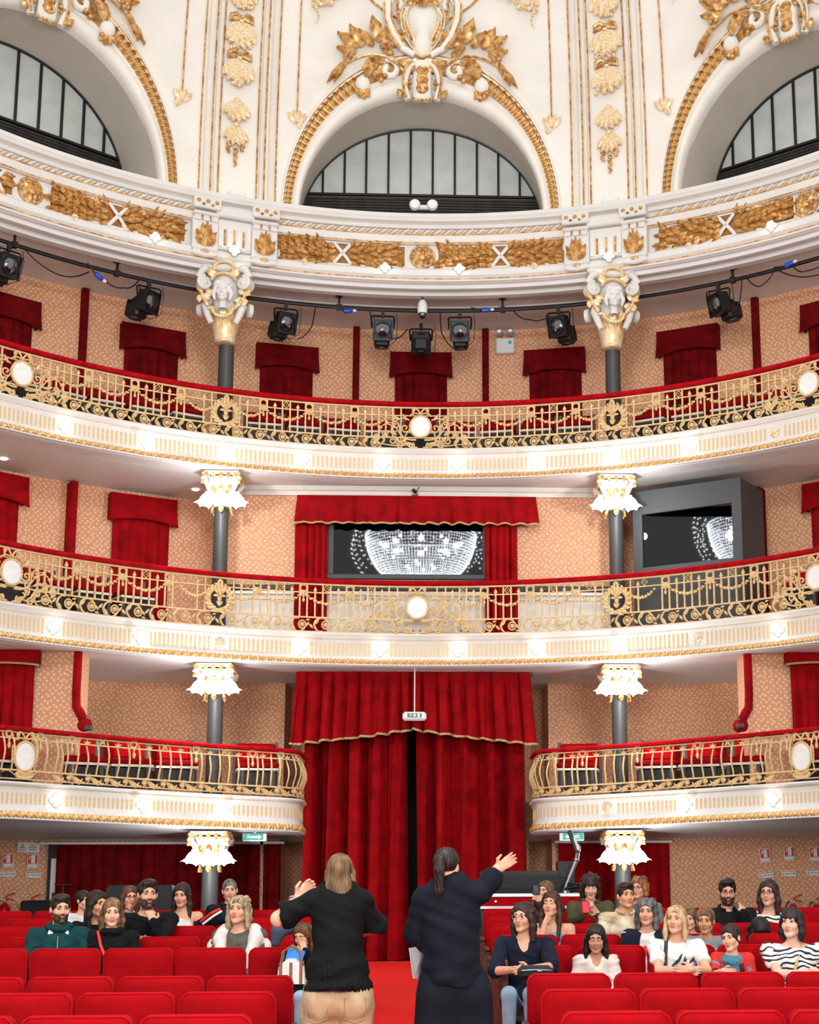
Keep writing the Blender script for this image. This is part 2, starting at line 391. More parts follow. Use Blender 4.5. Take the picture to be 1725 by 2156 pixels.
P3, P2, PC = arc(7.18), arc(6.38), arc(7.89)
P3W, P2W = arc(9.18, 22.), arc(8.38, 22.)
def t1_path(sg):
    L = []
    a1 = math.degrees(math.asin((-1.9-XC)/6.4)); L += [(XC+6.4*math.sin(math.radians(a)), 13.6+6.4*math.cos(math.radians(a))) for a in np.linspace(-80, a1, 90)]
    k = 6.4*math.radians(a1); x, y = L[-1]; h = math.radians(-a1); c = (x-math.sin(h)*.4, y+math.cos(h)*.4)
    n0 = len(L)-1
    L += [(c[0]+.4*math.cos(b), c[1]+.4*math.sin(b)) for b in np.linspace(h-math.pi/2, 0, 14)[1:]]; L += [(L[-1][0], L[-1][1]+.2*i) for i in (1, 2, 3)]
    L = np.array(L); d = np.concatenate([[0], np.cumsum(np.linalg.norm(np.diff(L, axis=0), axis=1))]); s0 = k-d[n0]
    if sg > 0:
        L = L[::-1].copy(); L[:, 0] = 2*XC-L[:, 0]; return Path(L, -(s0+d[-1]))
    return Path(L, s0)
P1 = {-1: t1_path(-1), 1: t1_path(1)}
for p in P1.values(): p.dip = .2

# round walls and slabs
struct(sweep(MB(), P3W, [(0, 7.35), (0, 10.1)], -11, 11, .15, closed=False, wp=True), 'wall_gallery', 'paper')
def slab(path, prof, s0, s1, name, mat): return struct(sweep(MB(), path, prof, s0, s1, .15), name, mat)
slab(P3, [(-.03, 6.985), (-.03, 7.43), (-2.6, 7.43), (-2.6, 6.985)], -8.6, 8.6, 'ceiling_second_tier', 'soffit')
slab(P2, [(-.03, 4.28), (-.03, 4.73), (-3.1, 4.73), (-3.1, 4.28)], -7.9, 7.9, 'ceiling_first_tier', 'soffit')
slab(PC, [(-.02, 9.985), (-.02, 10.1), (-2.6, 10.1), (-2.6, 9.985)], -9.5, 9.5, 'ceiling_gallery', 'soffit')
mb = MB()
for a, b, c, d in ((-.10, -.16, 9.93, 9.99), (-.30, -.42, 9.90, 9.99), (-.95, -1.0, 9.965, 9.99)): sweep(mb, PC, [(a, d), (a, c), (b, c), (b, d)], -9.4, 9.4, .15)
struct(mb, 'trim_1', 'soffit')
for sg in (-1, 1):
    a, b = (-11.4, -2.97) if sg < 0 else (2.97, 11.4)
    struct(sweep(MB(), P2W, [(0, 4.7), (0, 7.05)], a, b, .15, closed=False, wp=True), 'wall_second_tier', 'paper')
    p = P1[sg]; n = 60; q = np.linspace(p.c[0], p.c[-1], n); fr = np.array([[*p.pos(x)] for x in q]); dzz = [p.dz(x) for x in q]
    bk = np.array([(-9, 11), (-9, 22.8), (-1.57, 22.8)]) if sg < 0 else np.array([(1.63, 22.8), (9, 22.8), (9, 11)])
    d = np.concatenate([[0], np.cumsum(np.linalg.norm(np.diff(bk, axis=0), axis=1))]); qq = np.linspace(0, d[-1], n)
    bk = np.stack([np.interp(qq, d, bk[:, 0]), np.interp(qq, d, bk[:, 1])], 1); mb = MB()
    lo_ = [(*x, 2.13+d) for x, d in zip(fr, dzz)]; up_ = [(*x, 2.58+d) for x, d in zip(fr, dzz)]
    grid(mb, [lo_, [(*y, 1.87) for y in bk]]); grid(mb, [up_, [(*y, 2.5) for y in bk]]); grid(mb, [lo_, up_])
    struct(mb, 'ceiling_stalls', 'soffit')
def flat_wall(name, x0, y0, x1, y1, z0, z1, mat='paper'):
    L = math.hypot(x1-x0, y1-y0)
    return struct(MB().add([(x0, y0, z0), (x1, y1, z0), (x1, y1, z1), (x0, y0, z1)], [(0, 1, 2, 3)], wp=[(0, z0, 0), (L, z0, 0), (L, z1, 0), (0, z1, 0)]), name, mat)
for sg in (-1, 1):
    side = 'left' if sg < 0 else 'right'
    flat_wall('wall_'+side, sg*2.02, 22, sg*7, 22, 2.5, 4.35); flat_wall('wall_'+side, sg*2.02, 22.8, sg*2.02, 22, 2.5, 4.35)
    flat_wall('wall_'+side, sg*2.04, 21.8, sg*9, 21.8, 0, 2.0); flat_wall('wall_'+side, sg*2.04, 22.8, sg*2.04, 21.8, 0, 2.0)
    flat_wall('wall_'+side, sg*4.36, 18.6, sg*7.5, 18.6, 2.5, 4.3); flat_wall('wall_'+side, sg*4.36, 18.6, sg*4.36, 19.2, 2.5, 4.3)
    flat_wall('wall_'+side, sg*9, 11, sg*9, 22.8, 0, 4.3)
flat_wall('wall_back', -1.2, 22.8, 1.2, 22.8, 0, 4.35, 'blackcloth')  # wall coloured black to stand for the darkness in the curtain gap
for sg in (-1, 1): flat_wall('wall_back', sg*2.04, 22.8, sg*1.2, 22.8, 0, 4.35)
# projection booth in the middle of the second tier: front wall, cornice with dentils, dado
BY = 20.45
def bx(u, v=1150): return at(u, v, BY)
xl, xr = bx(472)[0], bx(1284)[0]
flat_wall('wall_booth', xl, BY, xr, BY, 4.7, 7.0); flat_wall('wall_booth', xl, BY, xl-.12, 21.7, 4.7, 7.0); flat_wall('wall_booth', xr, BY, xr+.12, 21.7, 4.7, 7.0)
mb = MB(); mx = (xl+xr)/2
box(mb, (mx, BY-.03, 6.955), (xr-xl+.06, .1, .07)); box(mb, (mx, BY-.015, 6.885), (xr-xl+.03, .05, .07))
for x in np.arange(xl+.03, xr-.02, .06): box(mb, (x, BY-.05, 6.93), (.03, .04, .03))
struct(mb, 'trim_2', 'cream')
mb = MB(); zd = at(700, 1250, BY)[2]
box(mb, (mx, BY-.02, (4.7+zd)/2), (xr-xl, .06, zd-4.7)); box(mb, (mx, BY-.04, zd), (xr-xl, .1, .04))
for i in range(8):
    a = xl+.08+(xr-xl-.1)*i/8; w = (xr-xl)/8-.1; h = zd-4.85
    for c, s in (((a+w/2, BY-.055, zd-.08), (w, .02, .03)), ((a+w/2, BY-.055, 4.85), (w, .02, .03)), ((a, BY-.055, 4.85+h/2-.04), (.03, .02, h-.06)), ((a+w, BY-.055, 4.85+h/2-.04), (.03, .02, h-.06))): box(mb, c, s)
struct(mb, 'baseboard_booth', 'cream')
mb = MB(); z2 = at(700, 1234, BY)[2]; box(mb, (mx, BY-.03, z2-.03), (xr-xl, .08, .07)); struct(mb, 'trim_3', 'grey')
for x in (xl-.03, xr+.05):
    mb = MB(); box(mb, (x, BY+.02, 5.85), (.12, .14, 2.3)); box(mb, (x, BY-.06, 5.85), (.05, .04, 2.3)); struct(mb, 'trim_4', 'cream')

# ------------------------------------------------------------------ balcony fronts
BULB = MB(); ball(BULB, (0, 0, .045), (.05, .05, .045), 14, 9)
ROS = MB()
for a in range(4): ball(ROS, (.055*math.cos(a*math.pi/2), .055*math.sin(a*math.pi/2), .006), (.042, .042, .014), 10, 4)
for a in range(4): ball(ROS, (.05*math.cos(a*math.pi/2+.785), .05*math.sin(a*math.pi/2+.785), .008), (.022, .022, .016), 8, 4)
lathe(ROS, [(.055, 0), (.055, .018), (.035, .026)], 14)
me_bulb, me_ros = BULB.mesh('bulb', 'bulb'), ROS.mesh('rosette', 'white')
def bulb_lamp(Mx, label, group, s=1.):
    t = thing('balcony_lamp', label, 'lamp', group=group); t.matrix_basis = Mx@S(s)
    inst(me_ros, 'rosette', t); inst(me_bulb, 'bulb', t, T(0, 0, .018)); return t
fl = MB()
for i in range(10):
    a = [math.pi*j/4+math.pi/8 for j in range(8)][i % 8]
    if i < 8: leaf(fl, 0, 0, a, .075, .022, .018, .012)
ball(fl, (0, 0, .02), (.022, .022, .02), 8, 5)
me_flower = fl.mesh('gilded_flower', 'palegold')
def fmesh(h):
    mb = MB(); w = .0105; L = [(-w, -h/2), (w, -h/2), (w, h/2-w)]+[(w*math.cos(a), h/2-w+w*math.sin(a)) for a in np.linspace(.5, math.pi-.5, 4)]+[(-w, h/2-w)]
    prism(mb, L, 0, .006); tube(mb, [(-w, -h/2, .003), (-w, h/2-w, .003), (0, h/2+.002, .003), (w, h/2-w, .003), (w, -h/2, .003)], .004, 4); return mb.mesh('flute', 'flutegold')
lm = MB(); leaf(lm, 0, .035, -math.pi/2, .075, .036, .028, .012, n=4); leaf(lm, -.045, .03, -math.pi/2-.25, .06, .02, .02, .01, n=4); leaf(lm, .045, .03, -math.pi/2+.25, .06, .02, .02, .01, n=4); ball(lm, (.05, -.02, .014), .016, 6, 4); ball(lm, (-.05, -.02, .014), .016, 6, 4)
me_lm = lm.mesh('acanthus_leaf', 'gold')
def fascia(path, name, n, label, z, s0, s1, lamps, flowers, group):
    """z: top, bead, flute top, flute bottom, moulding top, bottom"""
    mb = MB(); zt, zb, f1, f0, m1, b = z
    sweep(mb, path, [(-.03, zt), (.06, zt), (.065, zt-.02), (.045, zt-.045), (.03, zb+.012), (.022, zb-.012), (.012, f1+.02), (.012, f0-.03), (.03, m1+.005), (.035, m1-.01), (.04, b+.02), (.05, b+.005), (.05, b-.012), (-.03, b-.012)], s0, s1, .1)
    fa = struct(mb, name, 'white', label=label)
    mb = MB(); q = s0
    while q < s1:
        ball(mb, (0, 0, 0), (.0125, .0105, .01), 5, 3, Mx=path.fr(q, zb, .026)); q += .03
    o = mb.build('bead_moulding', 'flutegold', fa); o['kind'] = 'stuff'
    me = fmesh(f1-f0); ls = sorted(list(lamps)+list(flowers)); q = s0+.1
    edges = [s0]+ls+[s1]
    for a, b_ in zip(edges[:-1], edges[1:]):
        a, b_ = a+(.15 if a != s0 else .05), b_-(.15 if b_ != s1 else .05); k = max(1, round((b_-a)/.0635))
        for i in range(k+1): inst(me, 'flute', fa, path.fr(a+(b_-a)*i/k, (f1+f0)/2, .011))
    k = int((s1-s0)/.125)
    for i in range(k): inst(me_lm, 'acanthus_leaf', fa, path.fr(s0+(i+.5)*(s1-s0)/k, (m1+b)/2, .036)@S(.95, (m1-b)/.078, 1))
    for q in flowers: inst(me_flower, 'gilded_flower', fa, path.fr(q, (f1+f0)/2, .012))
    for i, q in enumerate(lamps): bulb_lamp(path.fr(q, (f1+f0)/2, .012), 'round lit bulb on the '+group+', '+nth(i, len(lamps)), 'lamps on the '+group, 1.05)
    return fa
ORD = 'first second third fourth fifth sixth seventh eighth ninth tenth eleventh twelfth thirteenth fourteenth fifteenth sixteenth seventeenth eighteenth nineteenth twentieth twenty-first twenty-second twenty-third twenty-fourth'.split()
def nth(i, n): return ORD[i]+' from the left'
L3 = [-5.06, -3.915, -2.775, -1.686, -.535, .535, 1.686, 2.775, 3.915]
fascia(P3, 'trim_5', 5, 'white front of the top gallery with gold flutes', (7.435, 7.36, 7.286, 7.125, 7.078, 7.0), -7.6, 7.6, L3, [5.17, -6.3, 6.3], 'top gallery front')
L2 = [-5.14, -3.91, -1.665, -.55, .55, 1.665, 2.83, 5.17]
fascia(P2, 'trim_6', 6, 'white front of the middle balcony with gold flutes', (4.735, 4.65, 4.60, 4.425, 4.38, 4.30), -7.2, 7.2, L2, [-2.8, 3.97, -6.3, 6.3], 'middle balcony front')
fascia(P1[-1], 'trim_7', 7, 'white front of the lowest balcony left of the curtain', (2.575, 2.52, 2.445, 2.315, 2.235, 2.14), -8.4, P1[-1].c[-1], [-4.98, -3.78, -2.68], [-6.2], 'lowest balcony front left of the curtain')
fascia(P1[1], 'trim_8', 8, 'white front of the lowest balcony right of the curtain', (2.575, 2.52, 2.445, 2.315, 2.235, 2.14), P1[1].c[0], 8.4, [3.74, 5.0], [2.64, 6.2], 'lowest balcony front right of the curtain')

# ------------------------------------------------------------------ balustrades of gilt iron
def rail_meshes(zt, z2, zm, zb):
    d = {}
    H = zt-zm; w = .021
    b = MB(); box(b, (0, (zt+zm)/2, 0), (w, H, w)); d['bar'] = b
    b = MB(); ht = z2+.035-zm; box(b, (0, zm+ht/2, 0), (w, ht, w)); prism(b, [(-.026, z2+.03), (0, z2+.01), (.026, z2+.03), (0, z2+.085)], -.012, .012); d['spear'] = b
    b = MB(); zc = (zt+z2)/2; rr = (zt-z2)/2-.012
    tube(b, ring(0, zc, rr, rr, 12), .013, 5, True); box(b, (0, zt-.008, 0), (.1, .014, .016)); box(b, (0, z2+.006, 0), (.1, .014, .016))
    for a in (-.5, 0, .5): leaf(b, 0, z2+.03, -math.pi/2+a, .12, .022, .025, .01, n=4)
    ball(b, (0, z2-.11, .012), (.02, .034, .02), 6, 5); d['hanger'] = b
    b = MB(); 
    tube(b, [(0, zt-.012, 0), (.042, zc, 0), (0, z2+.012, 0), (-.042, zc, 0)], .011, 4, True); ball(b, (0, zc, 0), .012, 5, 3); d['diamond'] = b
    b = MB(); n = 11
    for i in range(n):
        t = i/(n-1); x = -.2725+.545*t; y = z2-.05-.17*(1-(2*t-1)**2)*(.62 if H < .5 else .6); s = 1+.5*math.sin(math.pi*t); ball(b, (x, y, .012), (.033, .016*s, .016*s), 6, 4, Mx=None)
    for i in range(n-1):
        t = (i+.5)/(n-1); leaf(b, -.2725+.545*t, z2-.045-.17*(1-(2*t-1)**2)*.6, 1.2 if i % 2 else -1.2, .035, .012, .012, .004, n=3)
    d['swag'] = b
    hh = (zm-zb)
    for nm, sg in (('scroll', 1), ('scroll_down', -1)):
        b = MB(); c = (zm+zb)/2
        tube(b, ring(0, c, .052, .052*min(1, hh/.16)+.004, 12), .011, 5, True); lathe(b, [(.034, -.01), (.034, .008), (.022, .016), (.014, .022), (.005, .024)], 9, Mx=T(0, c, 0))
        tube(b, bez((-.165, c-sg*hh*.05, 0), (-.12, c-sg*hh*.62, 0), (-.01, c-sg*hh*.62, 0), (.05, c-sg*hh*.12, 0), 9), [.015, .017, .018, .017, .016, .015, .013, .012, .01], 5)
        tube(b, bez((-.165, c-sg*hh*.05, 0), (-.15, c+sg*hh*.3, 0), (-.1, c+sg*hh*.56, 0), (-.045, c+sg*hh*.38, 0), 8), [.016, .016, .015, .014, .012, .011, .009, .006], 5)
        leaf(b, -.1, c-sg*hh*.35, sg*2.3, .1, .022, .016, .012, n=4); leaf(b, .06, c-sg*hh*.1, sg*1.1, .07, .016, .014, .01, n=4); leaf(b, .1, c+sg*hh*.05, -sg*.9, .085, .018, .014, .01, n=4)
        leaf(b, .05, c+sg*hh*.3, sg*.2, .06, .014, .012, .006, n=4); d[nm] = b
    return {k: v.mesh('baluster' if k in ('bar', 'spear') else k, 'iron') for k, v in d.items()}
def medallion(path, s, zc, zt, zb, parent, rx=.155, ry=.165, full=True):
    t = empty('medallion'); t.parent = parent; t.matrix_basis = path.fr(s, zc, .02)
    mb = MB(); prism(mb, [(p[0], p[1]) for p in ring(0, 0, rx-.02, ry-.02, 24)], .0, .02); k = mb.build('medallion_plate', 'marble', t); k['label'] = 'white oval plate'
    mb = MB(); tube(mb, ring(0, 0, rx-.008, ry-.008, 28, .012), .017, 6, True)
    for i in range(28):
        a = 2*math.pi*i/28; ball(mb, ((rx+.006)*math.cos(a), (ry+.006)*math.sin(a), .014), .01, 5, 3)
    mb.build('medallion_frame', 'iron', t)
    mb = MB(); y = ry+.02; top = zt-zc-.01
    for sg in (-1, 1):
        tube(mb, bez((0, y, 0), (sg*.05, top+.04, .01), (sg*.14, top+.02, .01), (sg*.1, y-.01, 0), 9), .014, 5); tube(mb, bez((0, y, 0), (sg*.06, y+.01, .02), (sg*.1, y+.05, .01), (sg*.16, y-.03, 0), 8), .011, 5)
        ball(mb, (sg*.1, top-.03, 0), (.03, .03, .014), 7, 4)
    ball(mb, (0, y+.012, .015), .02, 6, 4); mb.build('ribbon', 'iron', t)
    if not full: return t
    for sg in (-1, 1):
        mb = MB(); lo = zb-zc
        for j, (x0, r0, yy) in enumerate(((.22, .075, -.02), (.36, .06, .02), (.5, .05, -.1), (.24, .06, -.2), (.40, .06, -.21), (.13, .05, lo+.05), (.30, .055, lo+.05))):
            tube(mb, spiral(sg*x0, yy, r0, .014, 1.35, [2.5, .6, -1., 3.6, 1., 2., .4][j] if sg > 0 else math.pi-[2.5, .6, -1., 3.6, 1., 2., .4][j], sg, 14), [.012]*13+[.018], 5)
        for (a, b, c, d, r) in (((.04, lo+.02), (.2, lo+.0), (.3, -.2), (.16, -.05), .016), ((.06, -ry-.03), (.28, -ry-.06), (.36, -.05), (.26, .1), .014), ((.16, .1), (.3, .18), (.44, .06), (.42, -.06), .013), ((.42, .02), (.5, .08), (.6, 0), (.58, -.1), .012), ((.2, lo+.06), (.4, lo+.02), (.5, -.25), (.6, -.26), .013), ((.28, -.12), (.36, -.02), (.4, .1), (.5, .06), .011)):
            tube(mb, bez((sg*a[0], a[1], 0), (sg*b[0], b[1], .01), (sg*c[0], c[1], .01), (sg*d[0], d[1], 0), 9), np.linspace(r, r*.55, 9), 5)
        for x, y, a, L in ((.2, .1, 1.0, .11), (.3, .1, .6, .11), (.38, .09, 1.3, .09), (.46, .03, .9, .09), (.55, -.02, .3, .08), (.34, -.12, .4, .12), (.44, -.16, .2, .12), (.2, -.18, -.6, .1), (.1, lo+.06, .3, .12), (.3, lo+.1, .9, .12), (.52, -.2, 1.3, .1), (.6, -.24, .6, .09)):
            leaf(mb, sg*x, y, a if sg > 0 else math.pi-a, L, .022, .02, .014, n=4)
        lathe(mb, [(.055, -.006), (.055, .01), (.036, .018), (.03, .012), (.014, .026), (.004, .028)], 10, Mx=T(sg*.63, -.16, 0)); mb.build('scrollwork', 'iron', t)
    return t
def wreath(path, s, zc, zt, parent):
    mb = MB(); r = .155; n = 18
    for i in range(n):
        a = 2*math.pi*i/n-math.pi/2; d = 1 if math.cos(a) > 0 else -1
        leaf(mb, r*.86*math.cos(a), r*.86*math.sin(a), a+d*1.15, .085, .026, .026, .01, n=4); leaf(mb, r*1.06*math.cos(a+.1), r*1.06*math.sin(a+.1), a+d*1.0, .08, .024, .024, .01, n=4)
    tube(mb, ring(0, 0, r, r, 20), .016, 5, True); top = zt-zc
    tube(mb, bez((0, .07, .02), (-.1, top+.02, .02), (.1, top+.02, .02), (0, .07, .02), 14), .016, 5)
    for sg in (-1, 1): leaf(mb, 0, .06, math.pi/2+sg*.75, .15, .03, .03, .02); leaf(mb, 0, .04, math.pi/2+sg*1.6, .09, .02, .02, .01); leaf(mb, sg*.01, -.1, math.pi/2+sg*.7, .08, .02)
    leaf(mb, 0, .05, -math.pi/2, .12, .03, .02, .01); ball(mb, (0, .055, .03), .022, 7, 4)
    return mb.build('laurel_wreath', 'iron', parent, Mx=path.fr(s, zc, .02))
def balustrade(path, label, z, medals, wreaths):
    zt, z2, zm, zb, zr = z
    root = thing('balustrade', label, 'railing'); me = rail_meshes(zt, z2, zm, zb)
    lo, hi = -7.4, 7.4
    mb = MB(); sweep(mb, path, [(-.07, zr-.045), (-.075, zr-.02), (-.05, zr), (.03, zr), (.06, zr-.02), (.055, zr-.05), (.02, zr-.065), (-.05, zr-.065)], lo, hi, .1); o = mb.build('handrail', 'railred', root); o['label'] = 'red velvet padded handrail'
    for nm, zz, h in (('top_bar', zt, .022), ('upper_bar', z2, .016), ('lower_bar', zm, .02), ('bottom_bar', zb+.008, .018)):
        mb = MB(); sweep(mb, path, [(-.011, zz-h/2), (.011, zz-h/2), (.011, zz+h/2), (-.011, zz+h/2)], lo, hi, .1); mb.build(nm, 'iron', root)
    def put(k, q): inst(me[k], 'baluster' if k in ('bar', 'spear') else k.replace('_down', ''), root, path.fr(q, 0))
    p = 5.70 if path is P3 else 5.79; h0, dh = .95, .655
    q = 0
    bays = []
    for m in medals:
        medallion(path, m, (zt+zm)/2-.065, zt, zb, root)
        for sg in (-1, 1):
            for i in range(3):
                c = m+sg*(h0+i*dh)
                if abs(c) < 7.2: put('hanger', c); put('bar', c-.052); put('bar', c+.052)
                if i < 2 and abs(c) < 6.6:
                    mid = c+sg*dh/2; put('swag', mid); put('diamond', mid)
                    for b in (-.055, .055): put('bar', mid+b)
                    for b in (-.164, .164): put('spear', mid+b)
            inst(me['swag'], 'swag', root, path.fr(m+sg*(h0-.22), 0)@S(.8, 1, 1)); c = m+sg*(h0-.3); put('bar', c-.05); put('bar', c+.05); put('diamond', c); put('spear', c-.15); put('spear', c+.15); put('bar', m+sg*.4); put('bar', m+sg*.28)
    for w in wreaths:
        wreath(path, w, (zt+zm)/2-.055, zt, root)
        for sg in (-1, 1):
            inst(me['swag'], 'swag', root, path.fr(w+sg*.34, 0)@S(.75, 1, 1)); put('diamond', w+sg*.4)
            for b, k in ((.2, 'bar'), (.31, 'spear'), (.42, 'spear')):
                if k == 'spear' and b > .4: continue
                put(k, w+sg*b)
    n = int((hi-lo)/.327)
    for i in range(n):
        q = lo+(i+.5)*(hi-lo)/n
        if all(abs(q-m) > .42 for m in medals): put('scroll' if i % 2 else 'scroll_down', q)
    return root
balustrade(P3, 'gilt iron balustrade with red velvet handrail along the top gallery', (8.06, 7.94, 7.61, 7.44, 8.145), [-5.70, 0, 5.70], [-2.8, 2.8])
balustrade(P2, 'gilt iron balustrade with red velvet handrail along the middle balcony', (5.42, 5.30, 4.95, 4.74, 5.50), [-5.79, -.03, 5.79], [-2.82, 2.82])
def bombe(z0, z1, n=8):
    o = []
    for i in range(n):
        t = i/(n-1); o.append((z0+(z1-z0)*t, .075*math.sin(math.pi*min(1, (1-t)*1.08))**1.2*(1-.25*t)-.02*t))
    return o
def balustrade_low(path, sg, label):
    zt, z2, zm, zb, zr = 3.195, 3.10, 2.715, 2.61, 3.245
    root = thing('balustrade', label, 'railing')
    lo, hi = (path.c[0]+1.2, path.c[-1]) if sg < 0 else (path.c[0], path.c[-1]-1.2)
    mb = MB(); sweep(mb, path, [(-.08, zr-.04), (-.08, zr-.01), (-.05, zr), (.03, zr), (.055, zr-.02), (.05, zr-.05), (-.05, zr-.055)], lo, hi, .08); o = mb.build('handrail', 'railred', root); o['label'] = 'red velvet padded handrail'
    for nm, zz, h, off in (('top_bar', zt-.02, .016, 0), ('upper_bar', z2, .016, .0), ('lower_bar', zm, .02, .02), ('bottom_bar', zb, .014, .03)):
        mb = MB(); sweep(mb, path, [(off-.011, zz-h/2), (off+.011, zz-h/2), (off+.011, zz+h/2), (off-.011, zz+h/2)], lo, hi, .07); mb.build(nm, 'iron', root)
    b = MB(); P = bombe(zm, zt-.02); tube(b, [(0, z, o) for z, o in P], .0125, 4); mbar = b.mesh('baluster', 'iron')
    b = MB(); P = bombe(zm, z2); tube(b, [(0, z, o) for z, o in P], .0125, 4)
    for a in (-.95, 0, .95): leaf(b, 0, z2+.005, math.pi/2+a, .06, .014, .014, .006, n=3)
    box(b, (0, z2+.01, 0), (.05, .014, .02)); mfl = b.mesh('baluster', 'iron')
    b = MB(); zc = (zt+z2)/2+.005; tube(b, ring(0, zc, .042, .042, 12), .014, 5, True); ball(b, (0, z2-.02, .01), (.014, .05, .014), 6, 5); ball(b, (0, z2-.09, .014), (.024, .045, .02), 6, 5); mring = b.mesh('ring_tassel', 'iron')
    b = MB(); tube(b, ring(0, zc, .022, .022, 8), .009, 4, True)
    for a in range(4): leaf(b, 0, zc, a*math.pi/2+.785, .06, .014, .01, .004, n=3)
    mdia = b.mesh('quatrefoil', 'iron')
    b = MB(); c = (zm+zb)/2; tube(b, bez((-.15, c+.035, 0), (-.1, c+.06, 0), (.0, c-.07, 0), (.06, c-.035, 0), 9), [.008, .009, .012, .018, .02, .018, .014, .01, .01], 5); tube(b, spiral(.09, c, .042, .012, 1.1, -1.7, 1, 10), .011, 5)
    leaf(b, -.12, c+.03, -.75, .15, .028, .024, .01, n=4); leaf(b, -.13, c+.035, 1.8, .05, .014, .01, .01, n=3); leaf(b, .0, c-.03, .9, .05, .014, .01, .01, n=3); box(b, (.095, c+.01, .01), (.05, .05, .03)); mscr = b.mesh('scroll', 'iron')
    r_ = [-2.29, -3.07, -3.93, -4.79] if sg < 0 else [2.29, 3.07, 3.93, 4.79]; per = .85
    m = 5.45*sg
    def put(me, nm, q): 
        if lo+.01 <= q <= hi-.01: inst(me, nm, root, path.fr(q, 0))
    for i, q in enumerate(r_):
        put(mring, 'ring_tassel', q); st = ((abs(r_[i+1])-abs(q)) if i < 3 else .85)/6
        for j, k in ((-.5, mbar), (.5, mbar)) if i == 3 else ((-.5, mbar), (.5, mbar), (1.5, mfl), (2.5, mbar), (3.5, mbar), (4.5, mfl)): put(k, 'baluster', q+sg*j*st)
        if i < 3: put(mdia, 'quatrefoil', q+sg*3*st)
    for j in range(12): put(mbar if j % 3 else mfl, 'baluster', sg*(2.15-.115*j))
    put(mring, 'ring_tassel', sg*1.9); put(mdia, 'quatrefoil', sg*1.62)
    for j in range(14): put(mbar if j % 2 else mfl, 'baluster', sg*(5.88+.14*j))
    q = abs(hi if sg < 0 else lo)+.15
    while q < 7.4:
        if abs(q-5.45) > .3: put(mscr, 'scroll', sg*q) if sg < 0 else inst(mscr, 'scroll', root, path.fr(q, 0)@S(-1, 1, 1))
        q += .26
    t = medallion(path, m, 2.885, 3.19, 2.61, root, .15, .185, False)
    mb = MB(); prism(mb, [(p[0], p[1]) for p in ring(0, c-2.885, .13, .055, 16)], 0, .02); tube(mb, ring(0, c-2.885, .12, .048, 16, .02), .012, 5, True)
    for s2 in (-1, 1): leaf(mb, 0, c-2.895, math.pi/2+s2*1.2, .1, .025); tube(mb, bez((s2*.13, c-2.885, 0), (s2*.2, c-2.825, 0), (s2*.25, c-2.825, 0), (s2*.3, c-2.855, 0), 6), .009, 5)
    for s2 in (-1, 1):
        for k in range(4): leaf(mb, s2*.16, .14-.05*k, -math.pi/2+s2*.3, .07, .02, .02, .01, n=3)
    mb.build('shell', 'iron', t); put(mring, 'ring_tassel', m-.22); put(mring, 'ring_tassel', m+.22)
    put(mbar, 'baluster', sg*5.0); put(mfl, 'baluster', sg*4.93)
    for k in (-.3, -.16, .16, .3): put(mbar, 'baluster', m+k)
    return root
balustrade_low(P1[-1], -1, 'gilt bulging balustrade of the lowest balcony left of the curtain')
balustrade_low(P1[1], 1, 'gilt bulging balustrade of the lowest balcony right of the curtain')
# ------------------------------------------------------------------ cornice over the gallery
BAY = 40.55
mb = MB()
sweep(mb, PC, [(-.3, 9.99), (0, 9.99), (.02, 10.0), (.02, 10.05), (.05, 10.08), (.05, 10.16), (.015, 10.2), (-.035, 10.205), (-.035, 10.575), (.02, 10.58), (.03, 10.6), (.06, 10.68), (.06, 10.70), (.005, 10.705), (.005, 10.805), (.05, 10.81), (.06, 10.86), (.09, 10.87), (.14, 10.89), (.15, 10.92), (.165, 10.94), (.165, 10.995), (-.4, 11.0)], -9.2, 9.2, .1)
CORN = struct(mb, 'trim_9', 'white', label='white cornice with gilded frieze above the gallery')
mb = MB()
for z, o in ((10.035, .02), (10.595, .028), (10.705, .062), (10.885, .105)): sweep(mb, PC, [(o-.006, z-.008), (o+.008, z-.008), (o+.008, z+.008), (o-.006, z+.008)], -9, 9, .1)
mb.build('gold_line', 'gold', CORN)
dg = lambda a: math.radians(a)*7.89
lf = [MB() for _ in range(3)]
leaf(lf[0], 0, 0, 0, .23, .046, .045, .02, n=5, lobes=.1); leaf(lf[1], 0, 0, 0, .19, .04, .055, .035, n=5, lobes=.14); ball(lf[2], (0, 0, .02), (.02, .02, .02), 6, 4)
me_lf = [m.mesh('laurel_leaf' if i < 2 else 'berry', 'gold') for i, m in enumerate(lf)]
